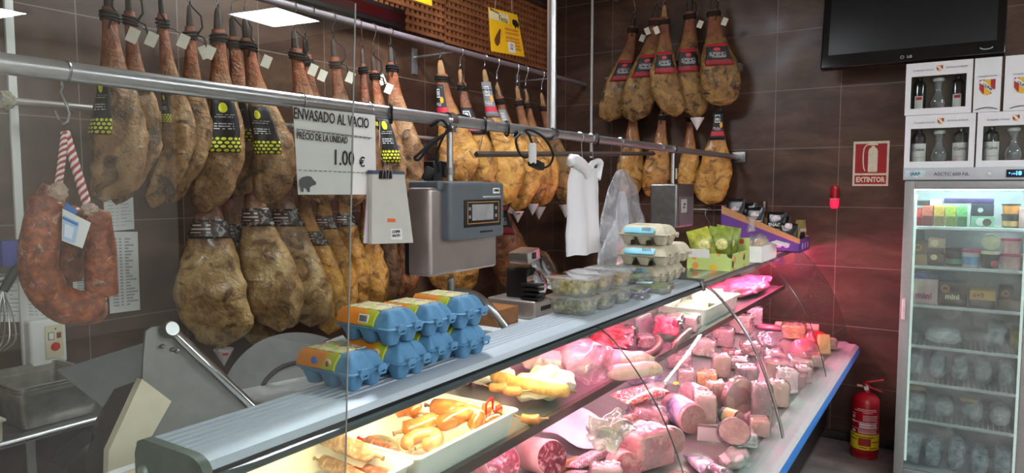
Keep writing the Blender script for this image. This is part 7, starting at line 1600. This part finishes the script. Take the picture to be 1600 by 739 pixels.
fbox(1517, 1560, s3 + .045, .055, .2, 'yellow box reading 6+2 on the third shelf', pm('mustard_box', 'd8ac54', .4, 0, .1), .10, extra=lambda t, w, h, d: text('box_word', '6+2', h * .6, pm('magenta_print', 'b03a78', .5), t, (-w * .15, -d / 2 - .002, h * .5), (R(90), 0, 0), bold=.001))
fbox(1517, 1560, s3, .043, .2, 'dark box under the yellow 6+2 box on the third shelf', IC, .10)
fbox(1566, 1588, s3 + .06, .06, .2, 'dark box with a round gold M right of the yellow box', IC, .10, extra=mdisc); fbox(1563, 1606, s3, .058, .2, 'bronze foil box at the right of the third shelf', pm('bronze_foil', '7a6a58', .3, .5, .3, 24), .10)
fbox(1421, 1448, s3 + .147, .03, .18, 'blue and yellow flat box on the pink mini box', pm('blue_yellow', '2a5a9a', .4, 0, .6, 30), .12); fbox(1450, 1492, s3 + .147, .03, .18, 'dark blue striped flat box on the third shelf', pm('blue_stripe', '2a4a6a', .4, 0, .7, 60), .12)
# lower shelves: bags behind frosty glass
FROST = foodmat('frosty_bag', '8c969a', 'a8b0b4', 'ccd2d4', .5, .2, 10, 1.2); FROSTW = foodmat('white_frost_bag', 'aab2b8', 'ccd0d2', 'e6e8e8', .5, .2, 12, 1.4)
def fbag(px, zs, w, h, label, mat, yoff=.2, seed=0):
    c = at(px, 500, Y=FY0 + yoff); tag(MB().blob((0, 0, h * .43 + .004), (w * .40, .10, h * .40), 4, .16, 3, seed, 3.2).jitter(.003, 40, seed).build('frozen_bag', mat, None, loc=(c.x, FY0 + yoff, zs), ang=80), label, 'frozen bag')
fbag(1475, ZSH[3] + .01, .22, .11, 'large white bag of frozen food at the left of the fourth shelf', FROSTW, seed=3); fbag(1555, ZSH[3] + .01, .14, .18, 'grey bag of frozen food in the middle of the fourth shelf', FROST, .26, 4); fbag(1590, ZSH[3] + .01, .08, .16, 'yellowish bag of frozen food at the right of the fourth shelf', foodmat('yellow_frost', '8a7c48', 'a89858', 'b8a870', .5, .2, 8), .26, 5)
for k in range(5): fbag(1432 + 36 * k, ZSH[4] + .01, .105, .17 + .01 * (k % 2), 'grey frosted bag on the fifth shelf, %s from the left' % ['first', 'second', 'third', 'fourth', 'fifth'][k], FROST, .24, 10 + k)
for k in range(4): fbag(1438 + 44 * k, ZSH[5] + .01, .125, .15 - .02 * (k % 2), 'dull frosted bag on the sixth shelf, %s from the left' % ['first', 'second', 'third', 'fourth'][k], (FROST, FROST, FROST, FROSTW)[k], .24, 20 + k)
for k in range(5): fbag(1430 + 37 * k, .072, .11, .22 - .03 * (k % 2), 'white and blue frosted bag at the bottom of the freezer, %s from the left' % ['first', 'second', 'third', 'fourth', 'fifth'][k], foodmat('blue_white_bag', '5a6c86', 'a8b2bc', 'd0d6da', .45, .3, 16, 1.6), .22, 30 + k)
fbox(1428, 1456, ZSH[5] + .165, .02, .1, 'small tan box lying on the frosted bags, left', CARD, .14); fbox(1510, 1540, ZSH[5] + .135, .02, .1, 'small yellowish box lying on the frosted bags, right', pm('tan_yellow', 'b8a070', .6), .14)

# gift boxes of wine on the freezer
BXW = pm('gift_white', 'dfe2e4', .5, 0, .02); NAVY = pm('gift_navy', '1c2438', .5, 0, .1); WGL = pm('bottle_glass', '0c0f0d', .12, 0, .2, coat=.5); DEC = glassy('decanter_glass', 'f0f4f4', .9, .05, 2.6, .18)
def shield(t, x, y, z, w, h, word=None):
    m = MB(); P = [(-.5, .5), (.5, .5), (.5, -.1), (.32, -.38), (0, -.5), (-.32, -.38), (-.5, -.1)]
    MB().prism([(x + a * w, y, z + b * h) for a, b in P], (0, .0008, 0)).build('crest', pm('crest_yellow', 'e0b03c', .5), t, smooth=False)
    for a0, a1, lo in ((-.5, -.2, -.36), (.2, .5, -.36)):
        MB().prism([(x + a0 * w, y - .0006, z + .5 * h), (x + a1 * w, y - .0006, z + .5 * h), (x + a1 * w, y - .0006, z + (lo if a0 < 0 else -.1) * h - (.06 * h if a0 < 0 else 0)), (x + a0 * w, y - .0006, z + (-.1 if a0 < 0 else lo - .06) * h)], (0, .0006, 0)).build('crest_stripe', pm('crest_red', 'a82a2c', .5), t, smooth=False)
    MB().prism([(x + a * w, y - .0012, z + b * h) for a, b in ((-.52, .34), (-.34, .5), (.52, -.22), (.34, -.40))], (0, .0006, 0)).build('crest_sash', BXW, t, smooth=False)
    if word: text('crest_word', word, h * .20, DARK, t, (x, y - .002, z + .03 * h), (R(90), R(36), 0), sx=1.2, bold=.0005)
def giftbox(x0, x1, z0, z1, label, winelabel, y0=FY0 + .02, d=.10, tilt=0):
    w, h = x1 - x0, z1 - z0; t = thing('wine_gift_box', label, 'gift box', ((x0 + x1) / 2, y0, z0), group=None)
    m = MB(); wx0, wx1, wz0, wz1 = -w / 2 + .028, w / 2 - .028, .036, h - .075; th = .004
    for a, b, c_, e_ in ((-w / 2, wx0, 0, h), (wx1, w / 2, 0, h), (wx0, wx1, 0, wz0), (wx0, wx1, wz1, h)): m.box(((a + b) / 2, 0, (c_ + e_) / 2), (b - a, th, e_ - c_))
    m.build('front', BXW, t, smooth=False); m = MB()
    for c_, s_ in (((-w / 2 + .002, d / 2, h / 2), (.004, d, h)), ((w / 2 - .002, d / 2, h / 2), (.004, d, h)), ((0, d / 2, .002), (w, d, .004)), ((0, d / 2, h - .002), (w, d, .004))): m.box(c_, s_)
    m.build('sides', NAVY, t, smooth=False); MB().box((0, d, h / 2), (w, .004, h)).build('back', pm('box_inner_brown', '94806f', .7), t, smooth=False)
    MB().box((0, .001, (wz0 + wz1) / 2), (wx1 - wx0, .001, wz1 - wz0)).build('window_film', glassy('window_film', 'f8fafa', .98, .03, .5), t, smooth=False)
    shield(t, .004, -.0032, h - .038, .030, .034)
    text('script_text', 'Compa\u00f1ia Vinicola', .015, pm('faint_grey', '9aa0a4', .6), t, (-.075, -.0028, h - .042), (R(90), 0, 0), sx=.9); text('script_text', 'del Norte de Espa\u00f1a', .015, pm('faint_grey', '9aa0a4', .6), t, (.085, -.0028, h - .036), (R(90), 0, 0), sx=.8)
    c = t.location; hh = wz1 - wz0
    for sx, lb2 in ((-1, 'left'), (1, 'right')):
        bw = .036 if winelabel == 'script' else .033
        b = thing('wine_bottle', 'dark wine bottle at the %s inside %s' % (lb2, label.split(' showing')[0].replace('white ', 'the ')), 'bottle', (c.x + sx * (wx1 - .040), c.y + d / 2 + .002, c.z + .0045), group='wine bottles in the gift boxes')
        MB().lathe([(0, 0), (bw, 0), (bw, hh * .80 + .02), (bw * .86, hh * .88 + .02), (bw * .45, hh * .94 + .022), (bw * .42, hh * 1.0 + .03), (0, hh * 1. + .03)], 24).build('bottle', WGL, b)
        lz0, lz1, la = (.14, .72, 75) if winelabel == 'script' else (.12, .58, 38)
        lb_ = MB().loft([[Vector((rr * math.sin(R(a)), -rr * math.cos(R(a)), hh * z)) for rr, z in ((bw + .0004, lz0), (bw + .0012, lz0), (bw + .0012, lz1), (bw + .0004, lz1))] for a in range(-la, la + 1, 6)])
        lo = lb_.build('label', pm('wine_label', 'd9d8d2', .6), b)
        if winelabel == 'script': text('label_script', 'Cune', .026, DARK, lo, (0, -bw - .002, hh * .54), (R(90), 0, 0), sx=1.1); MB().box((0, -bw - .0008, hh * .30), (bw * 1.2, .0015, .002)).build('label_rule', pm('gold_rule', '9a7a3a', .5), lo)
        else: MB().box((0, -bw - .0012, hh * .50), (bw * .9, .0015, .016)).build('red_mark', REDINK, lo)
    q = thing('decanter', 'clear glass decanter in the middle of ' + label.split(' showing')[0].replace('white ', 'the '), 'decanter', (c.x, c.y + d / 2, c.z + .0045), group='decanters in the gift boxes')
    k = hh + .022
    MB().lathe([(0, .0), (.034, 0), (.039, k * .1), (.0445, k * .30), (.040, k * .42), (.022, k * .60), (.017, k * .70), (.026, k * .86), (.030, k * .9), (.027, k * .9), (.014, k * .70), (.019, k * .60), (.037, k * .42), (.0415, k * .30), (.036, k * .1), (.030, .005), (0, .005)], 28).build('glass', DEC, q)
    MB().lathe([(0, k * .9), (.028, k * .9), (.030, k * .97), (.024, k * 1.0), (0, k * 1.0)], 20).build('stopper', pm('frosted_stopper', 'c8ccca', .4), q)
    return t
zb = FH + .001
giftbox(-.285, .052, zb, zb + .298, 'white wine gift box, lower left on the freezer, showing two bottles and a decanter', 'script')
giftbox(.060, .395, zb, zb + .298, 'white wine gift box, lower right on the freezer, showing a bottle and a decanter', 'script')
giftbox(-.292, .028, zb + .30, zb + .592, 'white wine gift box, upper left on the freezer, showing two dark labelled bottles', 'dark')
def plainbox(x0, x1, z0, z1, label, y0=FY0 + .02, d=.12):
    w, h = x1 - x0, z1 - z0; t = thing('wine_gift_box', label, 'gift box', ((x0 + x1) / 2, y0, z0)); MB().box((0, .002, h / 2), (w, .004, h)).build('front', BXW, t, smooth=False); MB().box((0, d / 2 + .004, h / 2), (w, d, h)).build('body', NAVY, t, smooth=False)
    shield(t, 0, -.0012, h * .45, .072, .086, 'CUNE'); text('arc_text', 'Compa\u00f1ia Vinicola', .011, pm('faint_grey', '9aa0a4', .6), t, (0, -.0012, h * .66), (R(90), 0, 0))
    MB().tube([Vector((-.05 + .1 * k / 8, -.004, .012 + .012 * math.sin(math.pi * k / 8))) for k in range(9)], .002, 6).build('cord_handle', CORD, t)
plainbox(.036, .158, zb + .30, zb + .592, 'narrow plain white wine box with a crest, between the other upper boxes on the freezer')
plainbox(.172, .33, zb + .30, zb + .592, 'plain white wine box with a crest at the right edge of the upper row')
# settle: small shifts so that neighbouring goods rest beside, not inside, each other
for o in [o for o in COL.objects if o.parent is None and o.name in NUDGE and not o.name.startswith('cured_ham')]:
    v = NUDGE[o.name]; o.location += Vector(v[:3]); o.scale = (v[3],) * 3
S.view_settings.exposure = 1.62
